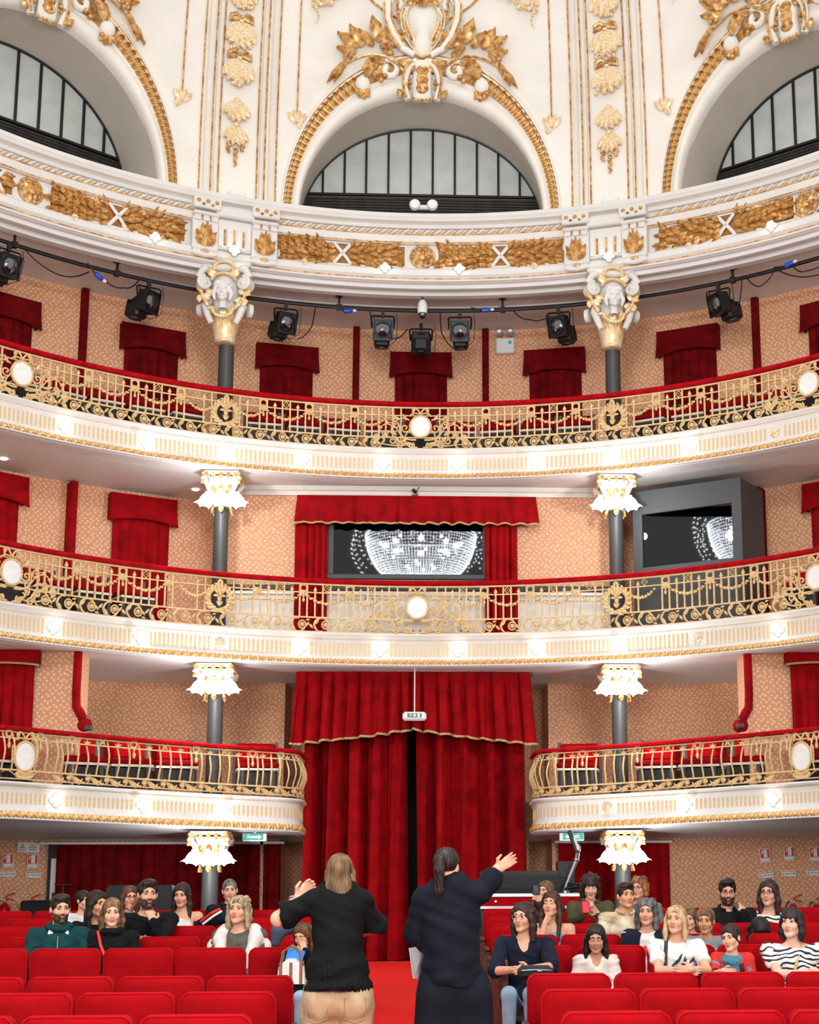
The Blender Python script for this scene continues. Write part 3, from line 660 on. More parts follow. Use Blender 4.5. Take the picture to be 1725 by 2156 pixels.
def frieze_panel(a0, a1):
    s0, s1 = dg(a0), dg(a1); mid = (s0+s1)/2; z0, z1 = 10.225, 10.555; zc = (z0+z1)/2
    mb = MB()
    for (sa, sb, za, zb) in ((s0, s1, z1-.012, z1+.012), (s0, s1, z0-.012, z0+.012)): sweep(mb, PC, [(-.036, za), (-.012, za), (-.012, zb), (-.036, zb)], sa, sb, .12)
    for q in (s0, s1): box(mb, (0, zc, -.024), (.024, z1-z0, .024), Mx=PC.fr(q, 0))
    mb.build('panel_frame', 'white', CORN)
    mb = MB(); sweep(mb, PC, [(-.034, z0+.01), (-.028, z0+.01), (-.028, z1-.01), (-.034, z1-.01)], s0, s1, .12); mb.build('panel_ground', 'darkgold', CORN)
    r = random.Random(int(a0*10))
    for q in np.arange(s0+.08, s1-.08, .1):
        sg = 1 if q > mid else -1
        if abs(q-mid) < .1: continue
        for y in (-.11, -.035, .04, .115):
            a = (0 if sg > 0 else math.pi)+sg*(y*4.2)+r.uniform(-.55, .55)
            inst(me_lf[r.random() < .4], 'laurel_leaf', CORN, PC.fr(q-sg*.05, zc+y+r.uniform(-.02, .02), -.03)@R(a, 'Z')@S(1, 1, 1+r.uniform(-.2, .9)))
        if r.random() < .5: inst(me_lf[2], 'berry', CORN, PC.fr(q, zc+r.uniform(-.1, .1), -.01))
    mb = MB()
    for sg in (-1, 1): tube(mb, [(-.13, -sg*.165, .02), (-.05, -sg*.06, .035), (.05, sg*.06, .035), (.13, sg*.165, .02)], .026, 6, flat=.5, up=(0, 0, 1))
    mb.build('crossed_ribbon', 'white', CORN, Mx=PC.fr(mid, zc, -.03))
for a, b in ((-15.15, -1.7), (1.75, 15.3), (-39.1, -25.0), (25.5, 40.2), (-46.5, -42.8), (43, 46.5)): frieze_panel(a, b)
mb = MB()
for i in range(8):
    a = i*math.pi/4; leaf(mb, .02*math.cos(a), .02*math.sin(a), a, .14, .05, .04, .02, n=5)
tube(mb, ring(0, 0, .17, .17, 22), .022, 6, True); lathe(mb, [(.06, 0), (.06, .04), (.03, .06), (.005, .065)], 10)
for i in range(5): ball(mb, (.05*math.cos(i*1.257), .05*math.sin(i*1.257), .05), .022, 6, 4)
me_big = mb.mesh('round_rosette', 'gold')
for a in (0.1, -41.0, 41.4): inst(me_big, 'round_rosette', CORN, PC.fr(dg(a), 10.395, -.03))
mb = MB(); tube(mb, [(-.055, -.04, 0), (-.02, -.01, .012), (.02, .015, .012), (.055, .042, 0)], .014, 5); me_rope = mb.mesh('rope_strand', 'palegold')
mb = MB(); tube(mb, [(-.055, -.04, 0), (-.02, -.01, .016), (.02, .015, .016), (.055, .042, 0)], .02, 5); me_ropew = mb.mesh('rope_strand', 'white')
q = -8.
while q < 8:
    if not any(abs(abs(q)-dg(x)) < .26 for x in (17, 23.1)): inst(me_rope, 'rope_strand', CORN, PC.fr(q, 10.755, .015)); inst(me_ropew, 'rope_strand', CORN, PC.fr(q+.08, 10.755, .015))
    q += .16
# brackets with acanthus beside each column, fluted block between them
mb = MB(); cbox(mb, (0, 0, .05), (.37, .5, .14), .015); cbox(mb, (0, .42, .1), (.4, .16, .22), .015); cbox(mb, (0, .28, .08), (.38, .06, .2), .02); tube(mb, [(-.17, -.27, .06), (0, -.3, .075), (.17, -.27, .06)], .05, 8)
for x in (-.12, 0, .12): box(mb, (x, .22, .125), (.09, .08, .04))
me_br = mb.mesh('bracket', 'white')
mb = MB()
for a, L, w in ((-1.15, .16, .05), (-.65, .24, .06), (-.2, .3, .06), (.2, .3, .06), (.65, .24, .06), (1.15, .16, .05)): leaf(mb, 0, -.17, math.pi/2+a, L, w, .05, .06, z=.12, n=6, lobes=.12)
leaf(mb, 0, -.2, math.pi/2, .34, .05, .08, .1, z=.12, n=6)
for i, x in enumerate((-.13, 0, .13)): ball(mb, (x, .44, .21), (.034, .034, .02), 8, 4)
for x in (-.065, .065): leaf(mb, x, .37, math.pi/2, .04, .03, .014, z=.21, n=3); ball(mb, (x, .22, .15), (.012, .045, .012), 5, 4)
ball(mb, (0, -.27, .1), (.07, .035, .045), 8, 4)
me_ac = mb.mesh('acanthus', 'gold')
mb = MB(); cbox(mb, (0, .02, .03), (.52, .46, .1), .02); cbox(mb, (0, .33, .07), (.56, .15, .17), .02)
for x in (-.2, -.07, .07, .2): box(mb, (x, -.03, .085), (.06, .3, .03))
me_tri = mb.mesh('fluted_block', 'white')
mb = MB()
for x in (-.135, 0, .135): cbox(mb, (x, -.03, .08), (.032, .25, .022), .008)
me_trig = mb.mesh('gold_flute', 'gold')
for sg in (-1, 1):
    for a in (16.85, 23.15): f = PC.fr(sg*dg(a), 10.37, .0); inst(me_br, 'bracket', CORN, f); inst(me_ac, 'acanthus', CORN, f)
    f = PC.fr(sg*dg(20.05), 10.40, .01); inst(me_tri, 'fluted_block', CORN, f); inst(me_trig, 'gold_flute', CORN, f)
for a in (-12.5, 12.2, 28.9, -36.6): inst(me_flower, 'gilded_flower', CORN, PC.fr(dg(a), 10.18, .05)@S(.75))
LC = [-28.3, -20.05, -3.9, 4.1, 20.4, 37.9]
for i, a in enumerate(LC): bulb_lamp(PC.fr(dg(a), 10.175, .06 if abs(abs(a)-20) > 1 else .12), 'bare lit bulb under the gilded frieze of the cornice, '+nth(i, 6), 'bulbs under the frieze', .9)

# ------------------------------------------------------------------ upper wall with three lunettes
def wp_(deg, z, off=0.):
    a = math.radians(deg); r = RW-off-lean(z); return (XC+r*math.sin(a), DW-RW+r*math.cos(a), z)
def fr_w(deg, z, off=0.):
    p = wp_(deg, z, off); m = fr_cyl(RW, DW, deg, z); m.col[3] = (*p, 1); return m@R(.056*max(0, z-11.5), 'X')
def ell(A, B, th): return A*math.cos(th), Z0+B*math.sin(th)
TH = np.linspace(0, math.pi, 49)
mb = MB(); mp = MB()
for k in (-1, 0, 1):
    c = k*BAY
    P = []
    for th in TH:                                                  # from the arch edge up to the top of the wall
        a, z = ell(14.7, 2.65, th); P.append([wp_(c+a, z+(16.2-z)*t) for t in (0, .12, .25, .4, .6, .8, 1)])
    grid(mb, P)
    for sg in (-1, 1): grid(mb, [[wp_(c+sg*(14.7+(BAY/2-14.7)*t), z) for z in (11.0, 11.6, 12.3, 13, 13.7, 14.4, 15.2, 16.2)] for t in ((0, .33, .66, 1) if sg < 0 else (0, .33, .66, 1))])
struct(mb, 'wall_dome', 'cream', smooth=60)
# gold beading of the arch: small loop-shaped pieces along the curve
mb = MB(); w, h = .05, .085
prism(mb, [(-w, -h), (w, -h), (w, h*.35), (w*.7, h*.8), (0, h), (-w*.7, h*.8), (-w, h*.35)], -.01, .015); tube(mb, [(-w, -h, .015), (-w, h*.3, .025), (-w*.6, h*.8, .03), (0, h, .03), (w*.6, h*.8, .03), (w, h*.3, .025), (w, -h, .015)], .014, 5); ball(mb, (0, -h*.2, .012), (.022, h*.7, .016), 6, 4)
me_egg = mb.mesh('gold_loop', 'gold')
ORN = ['left', 'middle', 'right']
for k in (-1, 0, 1):
    c = k*BAY; nm = ORN[k+1]
    root = thing('arch_moulding', {'left': 'gilded arch moulding framing the left lunette window', 'middle': 'gilded arch moulding framing the middle lunette window', 'right': 'gilded arch moulding framing the right lunette window'}[nm], 'arch')
    def strip(A0, B0, o0, A1, B1, o1): return [[wp_(c+ell(A0, B0, th)[0], ell(A0, B0, th)[1], o0), wp_(c+ell(A1, B1, th)[0], ell(A1, B1, th)[1], o1)] for th in TH]
    mb = MB()
    prof = [(14.75, 2.68, 0), (14.72, 2.66, .06), (14.55, 2.60, .07), (14.45, 2.57, .03), (14.2, 2.47, .02), (14.1, 2.44, .07), (13.95, 2.38, .07)]
    grid(mb, [[wp_(c+ell(A, B, th)[0], ell(A, B, th)[1], o) for A, B, o in ((14.72, 2.66, .07), (14.6, 2.62, .04), (14.0, 2.39, .02), (13.86, 2.35, .05))] for th in TH[::-1]]); mb.build('gold_band', 'gold', root, 60)
    mb = MB(); prof2 = [(13.9, 2.36, .05), (13.85, 2.345, .06), (13.75, 2.31, .03), (13.6, 2.26, .075), (13.35, 2.18, .09), (13.1, 2.1, .07), (12.95, 2.05, .0), (12.93, 2.04, -.1)]
    grid(mb, [[wp_(c+ell(A, B, th)[0], ell(A, B, th)[1], o) for A, B, o in prof2] for th in TH[::-1]]); grid(mb, [[wp_(c+ell(A, B, th)[0], ell(A, B, th)[1], o) for A, B, o in ((15.0, 2.78, 0), (14.9, 2.74, .045), (14.7, 2.66, .05), (14.55, 2.6, .07))] for th in TH[::-1]]); mb.build('white_roll', 'cream', root, 70)
    for sg in (-1, 1):
        th = .05; 
        for i in range(24):
            A, B = 14.27, 2.49; a, z = ell(A, B, th)
            if a < 5.2: break
            dx, dz = -A*math.radians(1)*RW*math.sin(th), B*math.cos(th); L = math.hypot(dx, dz); ang = math.atan2(dz, sg*dx)
            sc = .78+.5*min(1, th/1.0)
            inst(me_egg, 'gold_loop', root, fr_w(c+sg*a, z, .03)@R(ang if sg < 0 else ang+math.pi, 'Z')@S(.78*sc, .86*sc, 1.1)); th += .1*sc/L
    # deep reveal and frosted window behind it
    ca, sa = math.cos(math.radians(c)), math.sin(math.radians(c)); yc = 21.2-DW+RW
    def loc(x, y, z): return (XC+x*ca+y*sa, DW-RW+y*ca-x*sa, z)
    WA, WB, WZ = 1.9, 1.64, 11.42
    mb = MB(); P = []
    for th in TH:
        a, z = ell(12.94, 2.045, th); p = wp_(c+a, z, -.05); q = loc(WA*math.cos(th), yc, WZ+WB*math.sin(th)); P.append([p, tuple(np.array(p)*.5+np.array(q)*.5), q])
    grid(mb, P); grid(mb, [[wp_(c-13.5, 11.02, 0), wp_(c+13.5, 11.02, 0)], [loc(-WA-.1, yc+.02, WZ-.02), loc(WA+.1, yc+.02, WZ-.02)]]); struct(mb, 'wall_reveal', 'reveal', smooth=60)
    win = empty('window_%d' % (k+2)); win['kind'] = 'structure'; win['label'] = 'half-round frosted window under the %s gilded arch' % nm
    zl = WZ+.50; xs = [-1.9, -1.56, -1.22, -.88, -.53, -.18, .17, .52, .87, 1.21, 1.55, 1.9]
    def top(x): return WZ+WB*math.sqrt(max(0, 1-(x/WA)**2))
    for x0, x1 in zip(xs[:-1], xs[1:]):
        X = np.linspace(x0+.012, x1-.012, 5); up_ = [(x, max(zl+.012, top(x)-.02)) for x in X]
        poly = [(X[0], zl), (X[-1], zl)]+up_[::-1]; pm = MB(); prism(pm, poly, -.012, .0); Mx = Matrix(((ca, 0, -sa, XC+yc*sa), (-sa, 0, -ca, DW-RW+yc*ca), (0, 1, 0, 0), (0, 0, 0, 1))); pm.build('pane', 'frost', win, Mx=Mx)
    mb = MB()
    for x in xs[1:-1]: box(mb, (x, (zl+top(x))/2, .012), (.034, top(x)-zl, .04))
    tube(mb, [(WA*math.cos(t), WZ+WB*math.sin(t), .02) for t in TH[3:-3]], .03, 5); box(mb, (0, zl, .02), (3.7, .035, .05)); mb.build('window_frame', 'black', win, Mx=Mx)
    sl = MB(); box(sl, (0, 0, 0), (3.8, .03, .05)); sme = sl.mesh('louver_slat', 'louver')
    bk = MB(); box(bk, (0, WZ+.22, -.04), (3.76, .54, .02)); bk.build('louver_back', 'black', win, Mx=Mx)
    for i in range(10): inst(sme, 'louver_slat', win, Mx@T(0, WZ+.03+.046*i, .03)@R(.6, 'X'))
# fillets of the wall panels between the arches
mb = MB(); mw = MB()
def vline(mbx, deg, z0, z1, w=.012, o=.02, n=9):
    P = [fr_w(deg, z0+(z1-z0)*i/(n-1), o).to_translation() for i in range(n)]; t = math.radians(deg); tube(mbx, [tuple(p) for p in P], w, 4)
for k in (-1, 0):
    c = BAY*(k+.5)+(.75 if k < 0 else -.15)
    for d in (2.0, 2.8, 4.0): 
        for sg in (-1, 1): vline(mb, c+sg*d, 11.05, 16)
    for sg in (-1, 1):
        for d, w in ((2.4, .035), (3.4, .05)): vline(mw, c+sg*d, 11.05, 16, w, 0)
        vline(mb, c+sg*6.1, 12.62, 16); p, q = fr_w(c+sg*6.1, 12.62, .02).to_translation(), fr_w(c+sg*6.75, 12.45, .02).to_translation(); tube(mb, [tuple(p), tuple(q)], .012, 4)
for k in (-1, 0, 1): tube(mb, [tuple(fr_w(k*BAY+9.2*math.cos(t), 15.6+1.45*math.sin(t), .02).to_translation()) for t in np.linspace(math.pi*1.0, math.pi*2, 24)], .018, 5)
o = struct(mb, 'trim_10', 'gold'); struct(mw, 'trim_11', 'cream')
# garland drops of bell flowers
def bell(root, dg0, y, wd, h, r, rows=2):
    for j in range(rows):
        for i in range(6):
            mb = MB(); a = (i-2.5)*.27*(1+.12*j)+r.uniform(-.05, .05); leaf(mb, 0, y-j*.03, -math.pi/2+a, h*(1-.12*abs(i-2.5)*.5)*(1-.12*j), wd*.17, .05-.01*abs(i-2.5), .05*(1-j*.4), z=.01+.03*j, n=5, lobes=.06)
            wall_build(mb, 'petal', 'palegold', root, dg0, 12.9)
def garland(k, label):
    root = thing('garland_drop', label, 'garland', group='garland drops'); dg0 = BAY*(k+.5)+(.45 if k < 0 else -.05); root.location = wp_(dg0, 12.9); r = random.Random(3+k)
    for i, (y, wd, h, bow) in enumerate(((1.52, .62, .42, 1), (.93, .6, .44, 1), (.37, .58, .44, 1), (-.27, .44, .36, 0), (-.66, .38, .34, 0), (2.1, .62, .42, 1))):
        bell(root, dg0, y, wd, h, r, 2); mb = MB()
        if i in (0, 1, 2, 5):
            for _ in range(14): ball(mb, (r.uniform(-.17, .17), y-h*r.uniform(.55, 1.0), .06+r.uniform(0, .03)), r.uniform(.018, .034), 6, 4)
        ball(mb, (0, y+.01, .03), (.05, .04, .04), 7, 4); wall_build(mb, 'bell_flower', 'palegold', root, dg0, 12.9)['kind'] = 'stuff'
        if bow:
            mb = MB()
            for sg in (-1, 1): tube(mb, [(0, y+.06, .04), (sg*.08, y+.10, .06), (sg*.16, y+.07, .05), (sg*.17, y+.0, .04), (sg*.1, y+.02, .05), (0, y+.05, .05)], [.02, .03, .034, .034, .028, .02], 5, flat=.7)
            ball(mb, (0, y+.055, .06), .035, 7, 4); wall_build(mb, 'bow', 'gold', root, dg0, 12.9)
    mb = MB()
    for x, y, n in ((0, -1.02, 9), (-.11, -.95, 5), (.1, -.93, 4)):
        for i in range(n): ball(mb, (x+.012*math.sin(i*2), y-.032*i, .025), (.038-.002*i, .022, .03-.001*i), 6, 4)
    wall_build(mb, 'tassel', 'gold', root, dg0, 12.9)
garland(-1, 'gilded plaster garland of bell flowers left of the middle arch'); garland(0, 'gilded plaster garland of bell flowers right of the middle arch')
# small corner flowers and hanging sprays of the panels
mb = MB()
for a in (-.7, -.2, .3, .8): leaf(mb, 0, -.05, math.pi/2+a, .2, .05, .03, .03, n=5, lobes=.1)
leaf(mb, .02, .0, -1.2, .16, .05, .03, .02); ball(mb, (0, -.03, .03), .03, 6, 4); me_cf = mb.mesh('corner_flower', 'palegold')
r = random.Random(5); mb = MB()
for i in range(34):
    t = r.random(); x = -.28+.56*t+r.uniform(-.06, .06); y = .25-.3*t+r.uniform(-.16, .16)
    if i % 3: leaf(mb, x, y, r.uniform(0, 6.3), .11, .035, .03, .02, n=4)
    else: ball(mb, (x, y, .03), r.uniform(.025, .045), 6, 4)
for i in range(8): ball(mb, (.22+.02*math.sin(i), -.1-.045*i, .02), .03-.002*i, 6, 4)
me_sp = mb.mesh('flower_spray', 'palegold')
side = {-1: 'left', 1: 'right'}
for k, w in ((-1, 'left'), (0, 'right')):
    c = BAY*(k+.5)+(.75 if k < 0 else -.15)
    for sg in (-1, 1):
        o = inst(me_cf, 'corner_flower', None, fr_w(c+sg*6.1, 12.5, .015)@(S(1) if sg > 0 else S(-1, 1, 1))); tag(o, 'small gilded leaf ornament beside the %s garland, on its %s' % (w, side[sg]), 'ornament')
        o = inst(me_sp, 'flower_spray', None, fr_w(c+sg*9.5, 14.42, .05)@(S(1) if sg < 0 else S(-1, 1, 1))); tag(o, 'gilded flower spray at the top of the panel %s of the %s garland' % (side[sg], w), 'ornament')
# cartouches over the arch crowns
def cartouche(k, label, gilt):
    root = thing('cartouche', label, 'ornament'); root.location = wp_(k*BAY, 13.1); dg0 = k*BAY
    g, g2 = ('gold', 'gold') if gilt else ('palegold', 'gold')
    mb = MB(); P = [(0, .5), (.1, .54), (.15, .64), (.125, .74), (.2, .88), (.25, 1.02), (.24, 1.16), (.15, 1.27), (0, 1.25)]; poly = P+[(-x, y) for x, y in P[-2:0:-1]]
    n = len(poly); V = [(x, y, .09) for x, y in poly]+[(x*.6, .92+(y-.92)*.6, .2) for x, y in poly]+[(0, .94, .22)]; mb.add(V, [(i, (i+1) % n, n+(i+1) % n, n+i) for i in range(n)]+[(n+i, n+(i+1) % n, 2*n) for i in range(n)]+[tuple(range(n))[::-1]]); wall_build(mb, 'shield', 'cream', root, dg0, 13.1, .03, 80)
    mb = MB(); tube(mb, [(x*1.06, .92+(y-.92)*1.06, .12) for x, y in poly], .03, 6, True); wall_build(mb, 'shield_rim', 'palegold', root, dg0, 13.1, .03, 35)
    mb = MB()
    for sg in (-1, 1):
        tube(mb, [(sg*x, y, z) for x, y, z in ((.15, .6, .14), (.24, .72, .15), (.31, .9, .16), (.33, 1.06, .16), (.29, 1.16, .15), (.24, 1.17, .14))], [.03, .036, .04, .045, .045, .03], 8)
        tube(mb, [(sg*x, y, z) for x, y, z in ((.13, .48, .14), (.3, .58, .13), (.45, .76, .15), (.55, .98, .18), (.56, 1.2, .2), (.48, 1.34, .19), (.38, 1.34, .17), (.34, 1.24, .15), (.38, 1.16, .14), (.43, 1.19, .14))], [.045, .06, .07, .075, .08, .08, .065, .05, .04, .03], 8)
        tube(mb, bez((sg*.1, .4, .1), (sg*.26, .3, .14), (sg*.32, .1, .12), (sg*.22, -.2, .1), 9), [.06, .07, .07, .06, .055, .05, .05, .05, .055], 7)
        tube(mb, spiral(sg*.52, .28, .17, .04, 1.0, 1.2 if sg > 0 else math.pi-1.2, sg, 12, .06), .05, 7); ball(mb, (sg*.92, .02, .08), (.12, .13, .09), 10, 6)
        tube(mb, bez((sg*.95, .12, .06), (sg*.78, .2, .06), (sg*.72, .4, .06), (sg*.8, .5, .06), 8), .04, 6)
    cbox(mb, (0, .1, .1), (.28, .62, .16), .04); wall_build(mb, 'scrolls', 'cream', root, dg0, 13.1, .03, 60)
    mb = MB()
    for sg in (-1, 1):
        for k in (-.045, .05): tube(mb, [(sg*(x+k), y-k*.3, z+.05) for x, y, z in ((.3, .58, .13), (.45, .76, .15), (.55, .98, .18), (.56, 1.2, .2), (.48, 1.34, .19), (.38, 1.34, .17), (.34, 1.24, .15))], .018, 5)
        tube(mb, [(sg*x, y, z+.04) for x, y, z in ((.15, .6, .14), (.24, .72, .15), (.31, .9, .16), (.33, 1.06, .16), (.29, 1.16, .15))], .016, 5)
        for i in range(7): leaf(mb, sg*(.2+.03*i), .72+.07*i, 1.2 if sg > 0 else math.pi-1.2, .1, .03, .03, .02, z=.16, n=4, lobes=.1)
        tube(mb, bez((sg*.15, .36, .2), (sg*.3, .28, .22), (sg*.34, .1, .2), (sg*.25, -.2, .18), 8), .02, 5)
        for x, y, a, L in ((.3, .62, 1.0, .2), (.4, 1.1, -1.9, .16), (.26, 1.24, 2.6, .14), (.2, .3, .4, .2), (.3, -.18, .9, .14), (.14, .2, 1.9, .12)): leaf(mb, sg*x, y, a if sg > 0 else math.pi-a, L, .05, .05, .03, z=.14, n=5, lobes=.12)
        for x, y in ((.2, -.02), (.24, .02), (.19, .05)): ball(mb, (sg*x, y, .14), .032, 6, 4)
    for y in (.22, .08, -.06): tube(mb, ring(0, y, .075, .06, 12, .19), .024, 5, True)
    ball(mb, (0, .08, .17), (.1, .2, .04), 8, 5); ball(mb, (0, 1.42, .18), (.13, .12, .1), 9, 6)
    for i in range(9): leaf(mb, 0, 1.38, -math.pi/2+(i-4)*.33, .18, .045, .05, .04, z=.16, n=4, lobes=.1)
    for i in range(5): leaf(mb, (i-2)*.045, -.12, -math.pi/2+(i-2)*.2, .14, .035, .03, .03, z=.12, n=4)
    wall_build(mb, 'gilding', g2, root, dg0, 13.1, .03, 60)
    mb = MB(); r = random.Random(11)
    for sg in (-1, 1):
        tube(mb, bez((sg*.2, .1, .1), (sg*.4, .5, .12), (sg*.8, .62, .1), (sg*1.2, .3, .08), 10), np.linspace(.03, .015, 10), 5)
        for x, y, a, L, w in ((.48, .62, 2.2, .34, .1), (.56, .6, 1.5, .32, .11), (.68, .68, 1.2, .36, .13), (.78, .62, .7, .3, .1), (.95, .6, .9, .34, .12), (1.02, .58, .45, .36, .11), (1.05, .5, .1, .3, .1), (1.2, .34, -.9, .46, .08), (1.22, .36, -1.15, .4, .07), (.82, .4, -1.3, .3, .11), (.7, .42, -.9, .26, .09), (.62, .38, .1, .22, .07), (.46, .5, .5, .24, .08), (.36, .6, 1.9, .22, .07)):
            lm_ = MB(); leaf(lm_, sg*x*.98, y, a if sg > 0 else math.pi-a, L*1.05, w*.78, .09, .07, z=.06+r.uniform(0, .05), n=6, lobes=.1); wall_build(lm_, 'leaf', g2, root, dg0, 13.1, .03, 60)
        for x, y in ((1.16, .46), (1.2, .42), (1.12, .42), (.9, -.12), (.96, -.16), (.84, -.1), (1.0, -.1), (.9, -.18), (.58, .16), (.64, .1)): ball(mb, (sg*x, y, .1), .045, 7, 5)
        for a in (-2.2, -1.6, -1.0, -.4): leaf(mb, sg*.9, -.06, a if sg > 0 else math.pi-a, .16, .05, .05, .03, z=.08, n=5, lobes=.1)
    wall_build(mb, 'leaf_spray', g2, root, dg0, 13.1, .03, 60); return root
cartouche(0, 'white and gold cartouche crowning the middle arch', False); cartouche(-1, 'gilded cartouche crowning the left arch, cut by the top of the photo', True); cartouche(1, 'gilded cartouche crowning the right arch, cut by the top of the photo', True)
# fittings on top of the cornice
def emergency(Mx, label, big):
    t = thing('emergency_light', label, 'light'); t.matrix_basis = Mx
    mb = MB(); cbox(mb, (0, -.11 if big else 0, .06), (.3, .26, .12) if big else (.2, .06, .08), .02); mb.build('housing', 'plastic', t)
    if big: mb = MB(); box(mb, (.08, -.07, .125), (.05, .05, .012)); mb.build('display', 'signgreen', t)
    for x in (-.085, .09) if big else (-.13, .13):
        mb = MB(); lathe(mb, [(.02, -.03), (.05, 0), (.06, .035), (.058, .04), (.0, .03)] if big else [(.03, -.03), (.075, .0), (.085, .05), (.07, .085), (.02, .1)], 14, Mx=T(x, .1 if big else .02, .06)); mb.build('lamp_head', 'silver' if big else 'plastic', t)
emergency(PC.fr(.03, 11.14, .0), 'twin-head white emergency light below the middle lunette window', False)
for a, w in ((-19.75, 'left'), (20.4, 'right')):
    mb = MB(); cbox(mb, (0, .045, .04), (.24, .09, .1), .015); cbox(mb, (0, .05, .092), (.2, .05, .012), .005); o = mb.build('white_box', 'plastic', None, Mx=PC.fr(dg(a), 11.07, -.1)); tag(o, 'small white box on the cornice under the %s garland' % w, 'box')

# ------------------------------------------------------------------ columns and their capitals
def shade_mesh():
    mb = MB(); n = 12; prof = [(.022, .0), (.05, -.03), (.068, -.075), (.072, -.115), (.108, -.15)]; V = []; f = []
    for i, (r, z) in enumerate(prof):
        for j in range(n*2): a = math.pi*j/n; k = 1+(.2 if j % 4 == 0 else -.1 if j % 4 == 2 else .05)*(i/4)**2; V.append((r*k*math.cos(a), r*k*math.sin(a), z-(.02 if j % 4 == 0 else 0)*(i == 4)))
    for i in range(4):
        for j in range(2*n): f.append((i*2*n+j, i*2*n+(j+1) % (2*n), (i+1)*2*n+(j+1) % (2*n), (i+1)*2*n+j))
    mb.add(V, f); ball(mb, (0, 0, -.1), (.055, .055, .06), 10, 6); lathe(mb, [(.03, .02), (.03, -.01), (.024, -.02)], 8); return mb.mesh('glass_shade', 'shade', 60)
me_shade = shade_mesh()
def low_capital(x, zt, zs, level, sd):
    """capital with lit glass shades below a balcony; zt soffit, zs bottom of the shades"""
    t = tag(empty('capital_lamp', (x, 19.75, 0)), 'gilded column capital with glowing glass shades under the %s, %s of the curtain' % (level, sd), 'lamp')
    h = zt-zs
    mb = MB(); lathe(mb, [(.12, zs+.02), (.125, zs+.1), (.14, zs+h*.35), (.19, zt-.2), (.24, zt-.09)], 20); cbox(mb, (0, 0, zt-.04), (.5, .5, .05), .015)
    for sx in (-1, 1):
        for sy in (-1, 1): tube(mb, [(sx*.2, sy*.2, zt-.06), (sx*.24, sy*.24, zt-.13), (sx*.19, sy*.19, zt-.2), (sx*.13, sy*.13, zt-.34)], [.05, .05, .04, .03], 7)
    mb.build('bell', 'white', t, 60)
    mb = MB()
    for i in range(4):
        m = R(i*math.pi/2, 'Z')@T(0, -.25, zt-.06)@R(math.pi/2, 'X')
        for q in (-.2, -.1, 0, .1, .2): leaf(mb, q, .02, -math.pi/2+q, .09, .03, .025, .02, Mx=m, n=4); ball(mb, (q*.9, -.03, .0), (.02, .02, .015), 6, 4, Mx=m)
        m = R(i*math.pi/2+math.pi/4, 'Z')@T(0, -.33, zt-.07)@R(math.pi/2, 'X'); leaf(mb, 0, .02, -math.pi/2, .16, .05, .03, .05, Mx=m, n=5); ball(mb, (0, .01, .02), .03, 6, 4, Mx=m)
    for i in range(10):
        a = i*math.pi/5; m = R(a, 'Z')@T(0, -.15, zs+h*.3)@R(math.pi/2+.1, 'X'); leaf(mb, 0, 0, math.pi/2, h*.35, .045, .03, .03, Mx=m, n=5, lobes=.1)
    for i in range(6): m = R(i*math.pi/3, 'Z')@T(0, -.135, zs+.02)@R(math.pi/2, 'X'); leaf(mb, 0, 0, -math.pi/2, .1, .04, .03, .03, Mx=m, n=4)
    tube(mb, [(0, -.14, zs+.02), (0, -.17, zs-.03), (0, -.13, zs-.07)], [.03, .035, .012], 6); mb.build('gilding', 'gold', t, 60)['kind'] = 'stuff'
    mb = MB(); pos = [(-.21, -.1), (0, -.25), (.21, -.1), (-.12, -.2), (.12, -.2)]
    for px, py in pos[:3]: tube(mb, [(px*.5, py*.5, zs+.12), (px*.9, py*.9, zs+.22), (px, py, zs+.17)], .014, 5)
    mb.build('lamp_arm', 'gold', t)
    for i, (px, py) in enumerate(pos): o = inst(me_shade, 'glass_shade', t, T(px, py, zs+.2-(.03 if i > 2 else 0))@Matrix.Rotation(.26 if i < 3 else .15, 4, Vector((py, -px, 0)))@S(1.05 if i < 3 else .85))
    light('capital_lamp_light', 'POINT', (x, 19.0, zs-.1), 32 if zt > 6 else 40, (.97, .98, 1), shadow_soft_size=.05)
    return t
